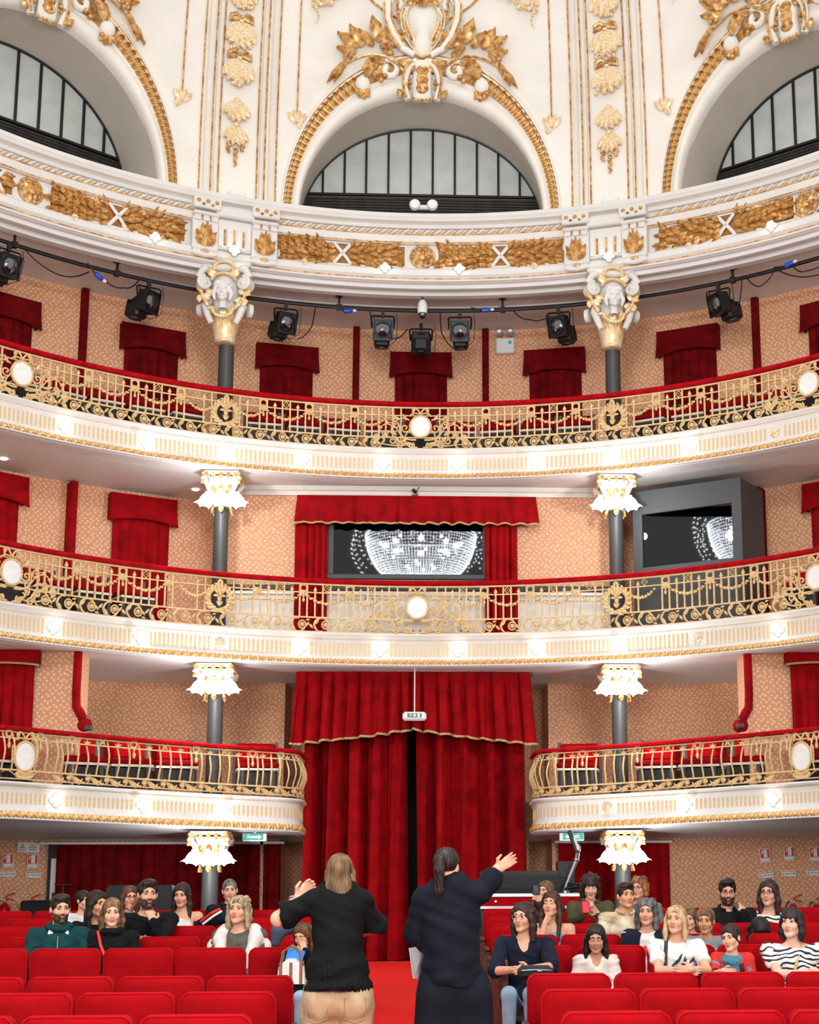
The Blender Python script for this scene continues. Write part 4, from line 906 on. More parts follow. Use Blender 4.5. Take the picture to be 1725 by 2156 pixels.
for sg, sd in ((-1, 'left'), (1, 'right')):
    x = XC+sg*2.79
    for (z0, z1, r, nm) in ((.15, 1.6, .117, 'stalls'), (2.5, 3.95, .106, 'lowest balcony'), (4.7, 6.6, .104, 'middle balcony'), (7.4, 8.95, .112, 'top gallery')):
        mb = MB(); lathe(mb, [(r*1.3, z0), (r*1.3, z0+.06), (r*1.08, z0+.1), (r*1.04, z0+.14), (r, z0+.2), (r*.97, z1-.05), (r*1.02, z1-.03), (r*1.02, z1+.06)], 28, Mx=T(x, 19.8, 0)); o = struct(mb, 'column', 'column', label='slim dark grey iron column %s of the curtain, %s' % (sd, nm))
    low_capital(x-.02*sg, 6.985, 6.47, 'top gallery', sd); low_capital(x, 4.28, 3.84, 'middle balcony', sd); low_capital(x, 2.02, 1.54, 'lowest balcony', sd)
    # big capital under the cornice: bell, volutes, mask, leaves
    t = tag(empty('great_capital', (x-.02, 19.72, 8.9)), 'white and gold capital with a carved face under the cornice, %s of the middle' % sd, 'capital')
    mb = MB(); lathe(mb, [(.12, 0), (.15, .03), (.14, .08), (.15, .3), (.19, .55), (.22, .8), (.24, 1.0), (.3, 1.08)], 24); cbox(mb, (0, 0, 1.1), (.74, .5, .07), .02); mb.build('bell', 'white', t, 60)
    mb = MB()
    for sx in (-1, 1):
        Mx = T(sx*.27, -.22, .83)@R(math.pi/2, 'X')@R(-sx*.35, 'Y'); tube(mb, spiral(0, 0, .1, .02, 1.6, math.pi/2, -sx, 22), .034, 7, Mx=Mx); lathe(mb, [(.1, -.16), (.105, -.05), (.1, .0)], 16, Mx=Mx); ball(mb, (0, 0, .02), .04, 8, 5, Mx=Mx)
        tube(mb, [(sx*.18, -.2, 1.05), (sx*.3, -.24, 1.02), (sx*.37, -.24, .9)], [.06, .06, .045], 7)
        Mx = T(sx*.34, .02, .5)@R(math.pi/2, 'X')@R(-sx*1.1, 'Y'); lathe(mb, [(.03, -.05), (.1, -.03), (.1, .03), (.04, .05)], 14, Mx=Mx); tube(mb, [(sx*.22, -.1, .62), (sx*.26, -.14, .5), (sx*.22, -.17, .36), (sx*.17, -.17, .24)], [.07, .065, .055, .045], 7)
    tube(mb, bez((-.3, -.24, 1.08), (-.1, -.28, 1.0), (.1, -.28, 1.0), (.3, -.24, 1.08), 9), .04, 6)
    mb.build('volutes', 'white', t, 60)
    mb = MB(); r = random.Random(2)
    for i in range(12):
        a = i*math.pi/6; m = R(a, 'Z')@T(0, -.13, .02)@R(math.pi/2+.02, 'X'); leaf(mb, 0, 0, math.pi/2, .34, .06, .035, .06, Mx=m, n=6, lobes=.14)
        m = R(a+.26, 'Z')@T(0, -.15, .25)@R(math.pi/2+.1, 'X'); leaf(mb, 0, 0, math.pi/2+r.uniform(-.2, .2), .26, .06, .04, .06, Mx=m, n=5, lobes=.14)
    for sx in (-1, 1):
        for i in range(16): tt = i/15; ball(mb, (sx*(.1+.26*tt**.7), -.26+.08*tt, .36+.4*tt+r.uniform(-.03, .03)), r.uniform(.022, .04), 6, 4)
        for i in range(6): leaf(mb, 0, 0, r.uniform(-3, 0), .12, .04, .03, .03, Mx=T(sx*r.uniform(.2, .36), -.2, r.uniform(.55, .75))@R(math.pi/2, 'X'), n=4)
        for y in (.9, .95): leaf(mb, 0, 0, math.pi/2-sx*1.2, .14, .04, .03, .03, Mx=T(sx*.1, -.28, y)@R(math.pi/2, 'X'), n=4)
    for i in range(12): a = math.pi*i/11; ball(mb, (.14*math.cos(a), -.3, .4-.1*math.sin(a)), .03, 6, 4)
    tube(mb, [(.18*math.cos(a), -.3, .8+.14*math.sin(a)) for a in np.linspace(.3, math.pi-.3, 9)], .026, 6); tube(mb, [(.14*math.cos(a), -.3, 1.02+.1*math.sin(a)) for a in np.linspace(-.4, math.pi+.4, 11)], .03, 6)
    lathe(mb, [(.125, -.02), (.15, 0), (.15, .03), (.12, .05)], 24); mb.build('gilding', 'capgold', t, 60)['kind'] = 'stuff'
    CAPS = globals().setdefault('CAPS', []); CAPS.append(t)
# ------------------------------------------------------------------ curtains
def pleats(mb, x0, x1, zt, zb, k, amp, r, top=None, bot=None, y=0., gather=None, nz=7, Mx=None, flare=0., irregular=.35):
    """pleated cloth hanging in the local x, z plane, front towards -y, with a back side so that it has thickness"""
    n = k*8+1; ph = np.cumsum([1+r.uniform(-irregular, irregular) for _ in range(n)]); ph = ph/ph[-1]*k*2*math.pi; A = [amp*(1+r.uniform(-.4, .4)) for _ in range(n)]
    P = []
    for i in range(n):
        t = i/(n-1); x = x0+(x1-x0)*t; c = []
        zz0 = bot(t) if bot else zb; zz1 = top(t) if top else zt
        for j in range(nz):
            u = j/(nz-1); a = A[i]*(.35+.65*min(1, u*2.5)) if gather is None else A[i]*gather(u)
            s = 2*abs(math.sin(ph[i]/2))**.62-1
            xx = x+(x-(x0+x1)/2)*flare*u+.3*amp*math.cos(ph[i])*u
            c.append((xx, y-a*s, zz1+(zz0-zz1)*u))
        P.append(c)
    P = np.array(P); B = P.copy(); B[:, :, 1] += .02
    if Mx is not None:
        A_ = np.array(Mx); P = P@A_[:3, :3].T+A_[:3, 3]; B = B@A_[:3, :3].T+A_[:3, 3]
    grid(mb, P[::-1]); grid(mb, B)
    return P
rc = random.Random(21)
# great curtain of the centre entrance
CY_ = 20.85
def cx_(u, v=1800): return at(u, v, CY_)[0]
t = thing('entrance_curtain', 'tall red velvet curtain closing the centre entrance, with gold-edged pelmet', 'curtain')
for (u0, u1, ub0, ub1, nm) in ((632, 854, 640, 845, 0), (873, 1108, 872, 1098, 1)):
    mb = MB(); xa, xb = cx_(u0), cx_(u1); pleats(mb, xa, xb, 4.2, .22, 5, .24, rc, y=CY_+.12, nz=12, flare=-.02, irregular=.7); mb.build('curtain_half', 'velvet', t, 75)
mb = MB(); xa, xb = at(624, 1410, 20.55)[0], at(1117, 1410, 20.55)[0]
zc = at(870, 1533, 20.5)[2]; ze = at(620, 1566, 20.5)[2]
def sc(t): q = abs(t-.5)*2; return zc+(ze-zc)*q**.8-.02*math.sin(q*math.pi*7)**2
P = pleats(mb, xa, xb, 4.27, ze, 18, .075, rc, bot=sc, y=20.55, nz=9, flare=.045, irregular=.5); mb.build('pelmet', 'velvet', t, 75)
mb = MB(); tube(mb, [tuple(p+np.array([0, -.005, .0])) for p in P[:, -1]], .018, 6); mb.build('gold_edging', 'trim', t)
mb = MB(); box(mb, (XC-.05, 20.62, 4.25), (3.4, .08, .04)); mb.build('curtain_rail', 'darkwood', t)
# exit sign hung on a rod in front of the pelmet
def runner(mb, x, y, s, z=.012, mi=0, fl=1, Mx=None):
    """running figure of an escape sign"""
    f = lambda L: [(x+fl*a*s, y+b*s) for a, b in (L if fl > 0 else L[::-1])]
    prism(mb, [(p[0], p[1]) for p in ring(x+fl*.12*s, y+.42*s, .085*s, .085*s, 8)], 0, z, mi, Mx)
    for L in ([(-.05, .32), (.12, .3), (.06, .02), (-.1, .06)], [(-.05, .32), (-.3, .22), (-.34, .08), (-.26, .06), (-.22, .16), (-.03, .22)], [(.1, .3), (.24, .14), (.38, .2), (.4, .12), (.22, .04), (.06, .18)], [(.06, .04), (.2, -.12), (.14, -.38), (.04, -.36), (.08, -.14), (-.06, .02)], [(-.1, .08), (-.06, -.02), (-.16, -.22), (-.42, -.24), (-.42, -.16), (-.22, -.14)]): prism(mb, f(L), 0, z, mi, Mx)
def wall_frame(p, rz=0.): return T(*p)@R(rz, 'Z')@R(math.pi/2, 'X')   # x right, y up, z towards the stage
EX = at(873, 1508, 20.2)
t = thing('exit_sign', 'white emergency exit sign hanging on a thin rod before the red pelmet', 'sign'); t.matrix_basis = wall_frame(EX)
mb = MB(); cbox(mb, (0, 0, 0), (.335, .125, .07), .03); mb.build('housing', 'plastic', t)
mb = MB(); box(mb, (0, .008, .037), (.2, .055, .006)); mb.build('sign_face', 'tealdark', t)
mb = MB(); runner(mb, -.055, .008, .055, .004); prism(mb, [(-.012, .014), (-.012, .03), (.012, .03), (.012, .014), (.028, .014), (0, -.016), (-.028, .014)][::-1], 0, .004); box(mb, (.058, .008, .002), (.032, .05, .004)); mb.build('pictogram', 'signwhite', t, Mx=T(0, 0, .04))
mb = MB(); lathe(mb, [(.009, .06), (.009, .69)], 8, Mx=R(-math.pi/2, 'X')); ball(mb, (0, .68, 0), (.03, .02, .03), 8, 5); mb.build('rod', 'plastic', t)
# small box curtains with flat pelmets
def box_curtain(Mx, wd, h, hp, label, cat_group, mats, sag=.06, edge=None):
    t = thing('box_curtain', label, 'curtain'); t.matrix_basis = Mx
    mb = MB(); pleats(mb, -wd/2+.06, wd/2-.06, -.05, -h, 6, .03, rc, y=-.05, nz=6); mb.build('drape', mats[0], t, 75)
    mb = MB(); n = 13; V = []; f = []
    for yy in (-.16, -.13):
        for i in range(n):
            q = -1+2*i/(n-1); V.append((q*wd/2*(1+.0), yy, 0)); V.append((q*(wd/2+.03), yy-.01, -hp+sag*(1-abs(q)**2.2)))
    for i in range(n-1): a = 2*i; f += [(a, a+1, a+3, a+2), (2*n+a, 2*n+a+2, 2*n+a+3, 2*n+a+1), (a+1, 2*n+a+1, 2*n+a+3, a+3), (a, a+2, 2*n+a+2, 2*n+a)]
    mb.add(V, f)
    for sg in (-1, 1): box(mb, (sg*wd/2, -.08, -hp/2+.02), (.02, .17, hp*.92))
    mb.build('pelmet', mats[1], t, 50)
    mb = MB(); tube(mb, [(V[2*i+1][0], V[2*i+1][1], V[2*i+1][2]) for i in range(n)], .014, 5); mb.build('edging', edge or mats[1], t)
    return t
def on_arc(Rr, D, deg, z, off=.02): m = fr_cyl(Rr, D, deg, z, off); return m@R(-math.pi/2, 'X')
for i, a in enumerate((-40.6, -26.6, -13.4, 0, 13.5, 27.0, 41.5)):
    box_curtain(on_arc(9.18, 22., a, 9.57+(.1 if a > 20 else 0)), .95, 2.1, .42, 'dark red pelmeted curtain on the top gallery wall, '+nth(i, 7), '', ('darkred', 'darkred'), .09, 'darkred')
for a, w in ((-45.2, 'leftmost on the wall'), (-29.6, 'between the dark red post and the left column'), (45.3, 'beyond the grey screen box')):
    box_curtain(on_arc(8.38, 22., a, 6.9), .98, 2.1, .42, 'red box curtain of the middle balcony, '+w, '', ('velvet', 'velvet'), .08)
for sg, w in ((-1, 'left'), (1, 'right')):
    u = 12 if sg < 0 else 1722; p = at(u, 1370, 18.5)
    box_curtain(T(p[0], 18.55, p[2]+.0), .86, 1.8, .2, 'red box curtain of the lowest balcony at the far %s edge' % w, '', ('velvet', 'velvet'), .03, 'trim')
# dark red posts of the box partitions
for i, a in enumerate((-33.2, -6.5, 6.5, 33.7)):
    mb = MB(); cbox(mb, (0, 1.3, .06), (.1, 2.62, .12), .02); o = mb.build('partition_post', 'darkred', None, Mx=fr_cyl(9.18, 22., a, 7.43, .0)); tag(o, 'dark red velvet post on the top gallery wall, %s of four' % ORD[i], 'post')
for a, w in ((-37.0, 'left'), (37.0, 'right')):
    mb = MB(); cbox(mb, (0, 1.12, .1), (.1, 2.24, .2), .02); o = mb.build('partition_post', 'darkred' if a > 0 else 'velvet', None, Mx=fr_cyl(8.38, 22., a, 4.73, .0)); tag(o, 'red velvet post of the middle balcony on the %s wall' % w, 'post')
for sg, w in ((-1, 'left'), (1, 'right')):
    t = thing('scrolled_post', 'red velvet post ending in a scroll on the lowest balcony rail, %s side' % w, 'post')
    x = sg*4.36; mb = MB(); tube(mb, [(x, 18.56, 4.28), (x, 18.55, 3.75), (x-sg*.01, 18.55, 3.57), (x-sg*.06, 18.54, 3.49), (x-sg*.1, 18.54, 3.41)], [.055, .055, .055, .06, .06], 8); mb.build('post', 'velvet', t)
    mb = MB(); lathe(mb, [(.03, -.07), (.085, -.055), (.085, .055), (.03, .07)], 16, Mx=T(x-sg*.13, 18.53, 3.33)@R(math.pi/2, 'X')@R(.4, 'Y')); mb.build('scroll', 'velvet', t)
    p = at(186 if sg < 0 else 1560, 1538 if sg < 0 else 1533, 18.42)
    mb = MB(); cbox(mb, (0, 0, 0), (.1, .08, .06), .012); box(mb, (0, -.042, .002), (.07, .006, .035)); o = mb.build('rail_box', 'grey', None, Mx=T(p[0], p[1], p[2]+.03)); tag(o, 'small grey box on the lowest balcony handrail by the %s scrolled post' % w, 'box')
# window of the projection booth with draped curtains and gathered pelmet
t = thing('booth_window', 'wide dark window of the projection booth reflecting the chandelier', 'window')
a, b = bx(705, 1115), bx(1016, 1213); wx0, wx1, wz0, wz1 = a[0], b[0], b[2], bx(705, 1085)[2]
mb = MB(); box(mb, ((wx0+wx1)/2, BY-.035, (wz0+wz1)/2), (wx1-wx0, .012, wz1-wz0)); mb.build('pane', 'windowglass', t)
mb = MB()
for c, s in ((((wx0+wx1)/2, BY-.04, wz0-.03), (wx1-wx0+.2, .09, .07)), (((wx0+wx1)/2, BY-.04, wz1+.03), (wx1-wx0+.2, .09, .07)), ((wx0-.045, BY-.04, (wz0+wz1)/2), (.08, .09, wz1-wz0)), ((wx1+.045, BY-.04, (wz0+wz1)/2), (.08, .09, wz1-wz0))): cbox(mb, c, s, .008)
mb.build('window_frame', 'grey', t)
t = thing('booth_curtains', 'gathered red pelmet and two side curtains dressing the projection booth window', 'curtain')
for u0, u1, k in ((622, 690, 5), (1020, 1088, 5)):
    mb = MB(); pleats(mb, bx(u0)[0], bx(u1)[0], bx(800, 1075)[2], 4.75, k, .04, rc, y=BY-.12, nz=8); mb.build('side_curtain', 'velvet', t, 75)
mb = MB(); zb_ = bx(870, 1110)[2]; P = pleats(mb, bx(627)[0], bx(1127)[0], bx(870, 1055)[2], zb_, 17, .035, rc, y=BY-.24, nz=6, flare=.025, bot=lambda q: zb_-.01*math.sin(q*100), gather=lambda u: .25+.9*u, irregular=.5); mb.build('pelmet', 'velvet', t, 75)
mb = MB(); tube(mb, [tuple(p) for p in P[:, -1]], .014, 5); mb.build('gold_edging', 'trim', t)
mb = MB(); box(mb, ((bx(627)[0]+bx(1127)[0])/2, BY-.13, bx(870, 1055)[2]), (bx(1127)[0]-bx(627)[0], .25, .03)); mb.build('pelmet_board', 'velvet', t)
# camera over the booth window, dome camera at the gallery
p = bx(878, 1046); t = thing('camera', 'small black and silver camera on the wall above the booth window', 'camera', tuple(p-np.array([0, .04, 0])))
mb = MB(); cbox(mb, (0, -.12, .04), (.05, .12, .05), .012, Mx=R(-.25, 'Z')); lathe(mb, [(.02, 0), (.026, .02), (.022, .03)], 12, Mx=R(-.25, 'Z')@T(0, -.18, .04)@R(math.pi/2, 'X')); mb.build('body', 'black', t)
mb = MB(); tube(mb, [(0, .03, .02), (0, -.05, .0), (0, -.1, .03)], .012, 6); tube(mb, [(-.12, .0, -.06), (-.05, -.08, -.0), (.02, -.1, .02)], .016, 6); mb.build('bracket', 'silver', t)
mb = MB(); tube(mb, [(0, -.06, .06), (.03, -.05, .12), (.07, 0, .13), (.05, .03, .16)], .006, 4); mb.build('cable', 'cable', t)
fr = PC.fr(.02, 9.78, -.35)
t = thing('dome_camera', 'white drop-shaped camera hanging under the gallery ceiling', 'camera'); t.matrix_basis = fr@R(-math.pi/2, 'X')
mb = MB(); lathe(mb, [(.018, .2), (.018, .06)], 10); mb.build('stem', 'grey', t)
mb = MB(); lathe(mb, [(.03, .07), (.05, .055), (.07, .0), (.075, -.08), (.07, -.14)], 18); mb.build('housing', 'plastic', t)
mb = MB(); ball(mb, (0, 0, -.14), (.06, .06, .085), 14, 8); mb.build('dome', 'lens', t)
# big grey box with a dark screen at the right of the booth
c0 = at(1336, 1200, 19.9); c1 = at(1566, 1190, 19.0); zt0, zt1 = at(1336, 1037, 19.9)[2], at(1566, 1006, 19.0)[2]
dx, dy = c1[0]-c0[0], c1[1]-c0[1]; L = math.hypot(dx, dy); rz = math.atan2(dy, dx); zt = (zt0+zt1)/2
t = thing('screen_box', 'big grey box on the middle balcony with a dark screen reflecting the chandelier', 'screen', (c0[0], c0[1], 4.75), rz)
h = zt-4.75; tilt = (zt1-zt0)/L
sx0, sx1 = .14, L-.14; sz0, sz1 = at(1350, 1195, 19.8)[2]-4.75, at(1357, 1086, 19.8)[2]-4.75+.02
mb = MB()
for c, s in (((L/2, .02, (sz0)/2), (L, .06, sz0)), ((L/2, .02, (sz1+h)/2), (L, .06, h-sz1)), ((sx0/2, .02, (sz0+sz1)/2), (sx0, .06, sz1-sz0)), (((sx1+L)/2, .02, (sz0+sz1)/2), (L-sx1, .06, sz1-sz0))): box(mb, c, s)
box(mb, (L-.02, .45, h/2), (.04, .84, h)); box(mb, (.02, .45, h/2), (.04, .84, h)); box(mb, (L/2, .45, h-.02), (L-.06, .84, .04)); mb.build('casing', 'grey', t)
mb = MB(); box(mb, ((sx0+sx1)/2+.04, .07, (sz0+sz1)/2), (sx1-sx0+.22, .02, sz1-sz0+.14)); mb.build('screen', 'screenglass', t, Mx=T(sx0, .0, 0)@R(.275, 'Z')@T(-sx0, 0, 0))
# emergency light of the gallery wall
emergency(fr_cyl(9.18, 22., 8.5, 9.80, .0), 'white emergency light with two round lamps on the top gallery wall', True)

# ------------------------------------------------------------------ stage lanterns on their bar
PB = arc(8.0, 20.65)
KQ = 1.0325
t = thing('lighting_bar', 'long black lighting bar curving under the gallery ceiling', 'bar')
mb = MB(); tube(mb, [(*PB.pos(q), 9.80) for q in np.arange(-8.5, 8.6, .12)], .03, 8); mb.build('pipe', 'black', t)
for q in (-7.2, -5.85, -4.4, -1.2, 1.2, 3.0, 4.6, 6.2):
    mb = MB(); box(mb, (0, .08, 0), (.03, .2, .03)); box(mb, (0, .175, 0), (.1, .02, .1)); box(mb, (0, 0, 0), (.07, .08, .08)); mb.build('hanger', 'black', t, Mx=PB.fr(q*KQ, 9.80))
def lantern(q, label, yaw, pitch, dz=0., off=.0, kind=0):
    t = thing('stage_lantern', label, 'spotlight', group=None); t.matrix_basis = PB.fr(q*KQ, 9.755+dz, off)@R(-math.pi/2, 'X')@S(1.03)   # local: x right, y back, z up
    mb = MB(); tube(mb, [(-.16, 0, -.24), (-.17, 0, -.07), (-.15, 0, -.055), (.15, 0, -.055), (.17, 0, -.07), (.16, 0, -.24)], .013, 4, up=(0, 1, 0)); box(mb, (0, 0, -.02), (.05, .05, .1)); box(mb, (-.13, 0, -.1), (.012, .03, .12), Mx=None); mb.build('yoke', 'black', t)
    A = T(0, 0, -.27)@R(yaw, 'Z')@R(pitch, 'X')
    mb = MB(); cbox(mb, (0, .02, 0), (.27, .16, .3), .015); box(mb, (0, -.06, .145), (.29, .03, .02)); box(mb, (0, -.06, -.145), (.29, .03, .02))
    for sx in (-1, 1): box(mb, (sx*.14, -.06, 0), (.02, .03, .3))
    cbox(mb, (0, .2, -.13), (.22, .26, .2), .03); lathe(mb, [(.05, -.16), (.1, -.15), (.1, .1), (.06, .16)], 12, Mx=T(0, .2, -.1))
    for k in range(5): box(mb, (0, .12+.045*k, -.02), (.2, .008, .06))
    mb.build('housing', 'black', t, Mx=A)
    mb = MB(); m = T(0, -.072, 0)@R(math.pi/2, 'X'); lathe(mb, [(.115, -.02), (.118, .0), (.09, .022), (.05, .036), (.0, .04)], 20, Mx=m); mb.build('lens', 'lens', t, Mx=A)
    mb = MB(); tube(mb, ring(0, -.072, .122, .122, 20), .01, 5, True, Mx=None) if False else tube(mb, [(.122*math.cos(a), -.075, .122*math.sin(a)) for a in np.linspace(0, 2*math.pi, 20)[:-1]], .01, 5, True); mb.build('lens_ring', 'black', t, Mx=A)
    mb = MB(); tube(mb, [(.04, .3, -.36), (.1, .2, -.44), (.2, .05, -.4), (.22, .0, -.15), (.2, .02, .0)], .006, 4); mb.build('cable', 'cable', t)
    return t
for i, (q, yw, pt) in enumerate(((-5.92, .12, .25), (-3.94, .5, .2), (-1.97, .35, .3), (-.56, .02, .25), (.57, -.02, .25), (2.02, -.4, .25), (4.38, -.55, .2))): lantern(q, 'black stage lantern hanging from the curved bar, '+nth(i, 7), yw, pt)
lantern(0., 'black box lantern behind the dome camera, seen from its rear grille', math.pi, .0, -.0, -.5)
rw = random.Random(4)
def cable(P, label, w=.009):
    mb = MB(); n = len(P); Q = []
    for i in range(n-1): Q += bez(P[i], np.array(P[i])*.65+np.array(P[i+1])*.35-np.array([0, 0, .06]), np.array(P[i])*.35+np.array(P[i+1])*.65-np.array([0, 0, .06]), P[i+1], 7)[:-1]
    Q.append(P[-1]); tube(mb, [tuple(q) for q in Q], w, 4); o = mb.build('cable', 'cable'); tag(o, label, 'cable')
def pb(q, z, off=0.): p = PB.pos(q*KQ); n = PB.nt(q*KQ)[1]; return (p[0]+n[0]*off, p[1]+n[1]*off, 1.7+(z-1.7)*KQ)
for i, (L, lb) in enumerate((([(-5.7, 9.5), (-5.2, 9.3), (-4.8, 9.46)], 'thin black cable drooping right of the leftmost lantern'), ([(-4.6, 9.4), (-4.3, 9.35), (-4.1, 9.5)], 'thin black cable after the left blue connector'), ([(-1.55, 9.5), (-1.6, 9.2), (-1.8, 9.0)], 'black cable hanging right of the third lantern'), ([(-.75, 9.5), (-.7, 9.3), (-.4, 9.1), (-.2, 9.25)], 'black cable looping beside the middle lantern'), ([(.28, 9.5), (.3, 9.2), (.5, 8.95), (.62, 9.0)], 'black cable looping left of the fifth lantern'), ([(1.35, 9.52), (1.6, 9.36), (1.9, 9.4)], 'black cable drooping to the sixth lantern'), ([(4.75, 9.55), (4.7, 9.2), (4.45, 9.0)], 'black cable hanging beside the seventh lantern'), ([(4.8, 9.55), (5.0, 9.35), (5.25, 9.55)], 'black cable loop near the right end of the bar'), ([(5.3, 9.5), (5.8, 9.3), (6.4, 9.4)], 'black cable drooping at the far right end of the bar'), ([(5.5, 9.52), (5.7, 9.4), (6.1, 9.5)], 'short black cable beside the right blue connector'))): cable([pb(q, z, .03) for q, z in L], lb)
for i, (q, z, a) in enumerate(((-4.68, 9.42, -.5), (-1.08, 9.48, .1), (.95, 9.53, .05), (5.45, 9.55, .2))):
    t = thing('cable_connector', 'blue cable connector at the lighting bar, %s' % nth(i, 4), 'connector'); t.matrix_basis = PB.fr(q*KQ, 1.7+(z-1.7)*KQ, .05)@R(a, 'Z')
    mb = MB(); lathe(mb, [(.02, -.06), (.036, -.05), (.036, .03), (.03, .06), (.022, .08)], 10, Mx=R(math.pi/2, 'Y')); mb.build('body', 'blue', t)
    mb = MB(); lathe(mb, [(.02, .075), (.024, .09), (.018, .13)], 8, Mx=R(math.pi/2, 'Y')); mb.build('cap', 'plastic', t); mb = MB(); tube(mb, [(-.05, 0, 0), (-.14, .03, 0), (-.22, .06, 0)], .012, 5); mb.build('lead', 'cable', t)
# ceiling spots under the gallery at the left, and their light
for u, v, w in ((8, 965, 'far left'), (412, 1030, 'beside the left column')):
    r_ = FW+RI*(u-CX)/F-UP*(v-CY)/F; p = CAM+r_*((6.985-CAM[2])/r_[2])
    mb = MB(); lathe(mb, [(.05, 0), (.05, -.012), (.035, -.02), (.0, -.02)], 14, Mx=T(p[0], p[1], 6.985)); o = mb.build('ceiling_spot', 'bulb'); tag(o, 'tiny lit ceiling spot under the top gallery, '+w, 'light')

# ------------------------------------------------------------------ chairs in the boxes
def chair_meshes(bc, bh, sz, wide=1.):
    d = []
    mb = MB(); cbox(mb, (0, .2, bc), (.46*wide, .07, bh), .03, Mx=None); d.append(('backrest', mb.mesh('backrest', 'velvet')))
    mb = MB(); cbox(mb, (0, -.02, sz+.05), (.47*wide, .44, .09), .03); d.append(('seat', mb.mesh('seat', 'velvet')))
    mb = MB(); box(mb, (0, -.02, sz-.005), (.46*wide, .42, .03)); d.append(('seat_edge', mb.mesh('seat_edge', 'cream')))
    mb = MB(); box(mb, (0, 0, sz/2-.02), (.44*wide, .38, sz-.04)); d.append(('seat_base', mb.mesh('seat_base', 'black')))
    lg = MB(); box(lg, (0, 0, sz/2), (.045, .045, sz)); lm_ = lg.mesh('leg', 'chairgrey'); bk = MB(); box(bk, (0, 0, (bc+bh/2+.02)/2), (.045, .05, bc+bh/2+.02)); bm = bk.mesh('post', 'chairgrey')
    return d, lm_, bm
CHS = {True: chair_meshes(.6, .24, .43, 1.04), False: chair_meshes(.5, .34, .29, 1.22)}
NCH = [0]
def box_chair(Mx, label, group, high=False):
    CH, CHL, CHB = CHS[high]
    t = thing('box_chair', label, 'chair', group=group); t.matrix_basis = Mx
    for n, m in CH: inst(m, n, t)
    for sx in (-1, 1): inst(CHL, 'leg', t, T(sx*.21, -.2, 0)); inst(CHB, 'post', t, T(sx*(.25 if high else .29), .22, 0))
for (path, z, qs, w, off) in ((P3, 7.43, [q for q in [round(-5.83+.53*k, 2) for k in range(23)] if abs(abs(q)-2.86) > .3], 'top gallery', -.75), (P2, 4.73, [-5.9, -5.35, -4.8, -4.25, -3.7, 5.1, 5.65], 'middle balcony', -.85)):
    for i, q in enumerate(qs): box_chair(path.fr(q, z, off)@R(-math.pi/2, 'X')@R((i % 3-1)*.08, 'Z'), 'red box chair behind the %s rail, %s' % (w, nth(i, len(qs))), 'chairs of the '+w, True)
for sg, w in ((-1, 'left'), (1, 'right')):
    for i, x in enumerate((2.25, 3.3, 3.85, 4.38)):
        y = 13.6+math.sqrt(6.4**2-x*x)+.6
        box_chair(T(sg*x+XC, y, 2.565)@R(-sg*(.2+.14*i), 'Z'), 'red box chair of the lowest balcony, %s %s of the curtain' % (ORD[i], w), 'chairs of the lowest balcony')
        if i == 3:
            for j, q in enumerate((5.42, 5.98)): box_chair(P1[sg].fr(sg*q, 2.55, -.42)@R(-math.pi/2, 'X'), 'red box chair at the %s end of the lowest balcony, %s past the scrolled post' % (w, ORD[j]), 'chairs of the lowest balcony')
        mb = MB(); cbox(mb, (0, .09, .5), (.46, .12, .26), .05); o = mb.build('cushion', 'piping', None, Mx=T(sg*x+XC, y, 2.565)@R(-sg*(.2+.14*i), 'Z')); tag(o, 'bright red cushion on the %s box chair %s of the curtain' % (ORD[i], w), 'cushion')

# ------------------------------------------------------------------ walls of the stalls: curtains, door, signs, extinguishers
WY = 21.76
def wx(u, v=1800): return at(u, v, WY)
for (u0, u1, w, k) in ((122, 548, 'left', 17), (556, 592, 'narrow part by the pier', 3), (1175, 1408, 'right', 11)):
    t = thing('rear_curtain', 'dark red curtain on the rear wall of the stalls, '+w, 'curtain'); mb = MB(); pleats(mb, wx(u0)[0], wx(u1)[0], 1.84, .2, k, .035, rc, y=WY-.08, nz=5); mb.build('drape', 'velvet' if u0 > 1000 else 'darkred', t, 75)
    mb = MB(); box(mb, ((wx(u0)[0]+wx(u1)[0])/2-.1*(u0 < 200), WY-.04, 1.865), (wx(u1)[0]-wx(u0)[0]+.1+.2*(u0 < 200), .1, .035)); mb.build('curtain_track', 'plastic', t)
d = empty('door_1'); d['kind'] = 'structure'; d['label'] = 'dark door with a beige panel and black lock left of the rear curtain'
x0, x1 = wx(103)[0], wx(126)[0]
mb = MB(); box(mb, ((x0+x1)/2+.02, WY+.01, 1.0), (x1-x0+.05, .06, 1.7)); mb.build('door_leaf', 'black', d); mb = MB(); box(mb, ((x0+x1)/2+.02, WY-.03, .92), (x1-x0-.06, .03, 1.45)); mb.build('panel', 'soffit', d)
mb = MB(); cbox(mb, ((x0+x1)/2+.03, WY-.05, 1.08), (.05, .03, .14), .006); mb.build('lock_plate', 'black', d); mb = MB(); ball(mb, ((x0+x1)/2+.03, WY-.07, 1.06), .012, 8, 5); mb.build('knob', 'silver', d)
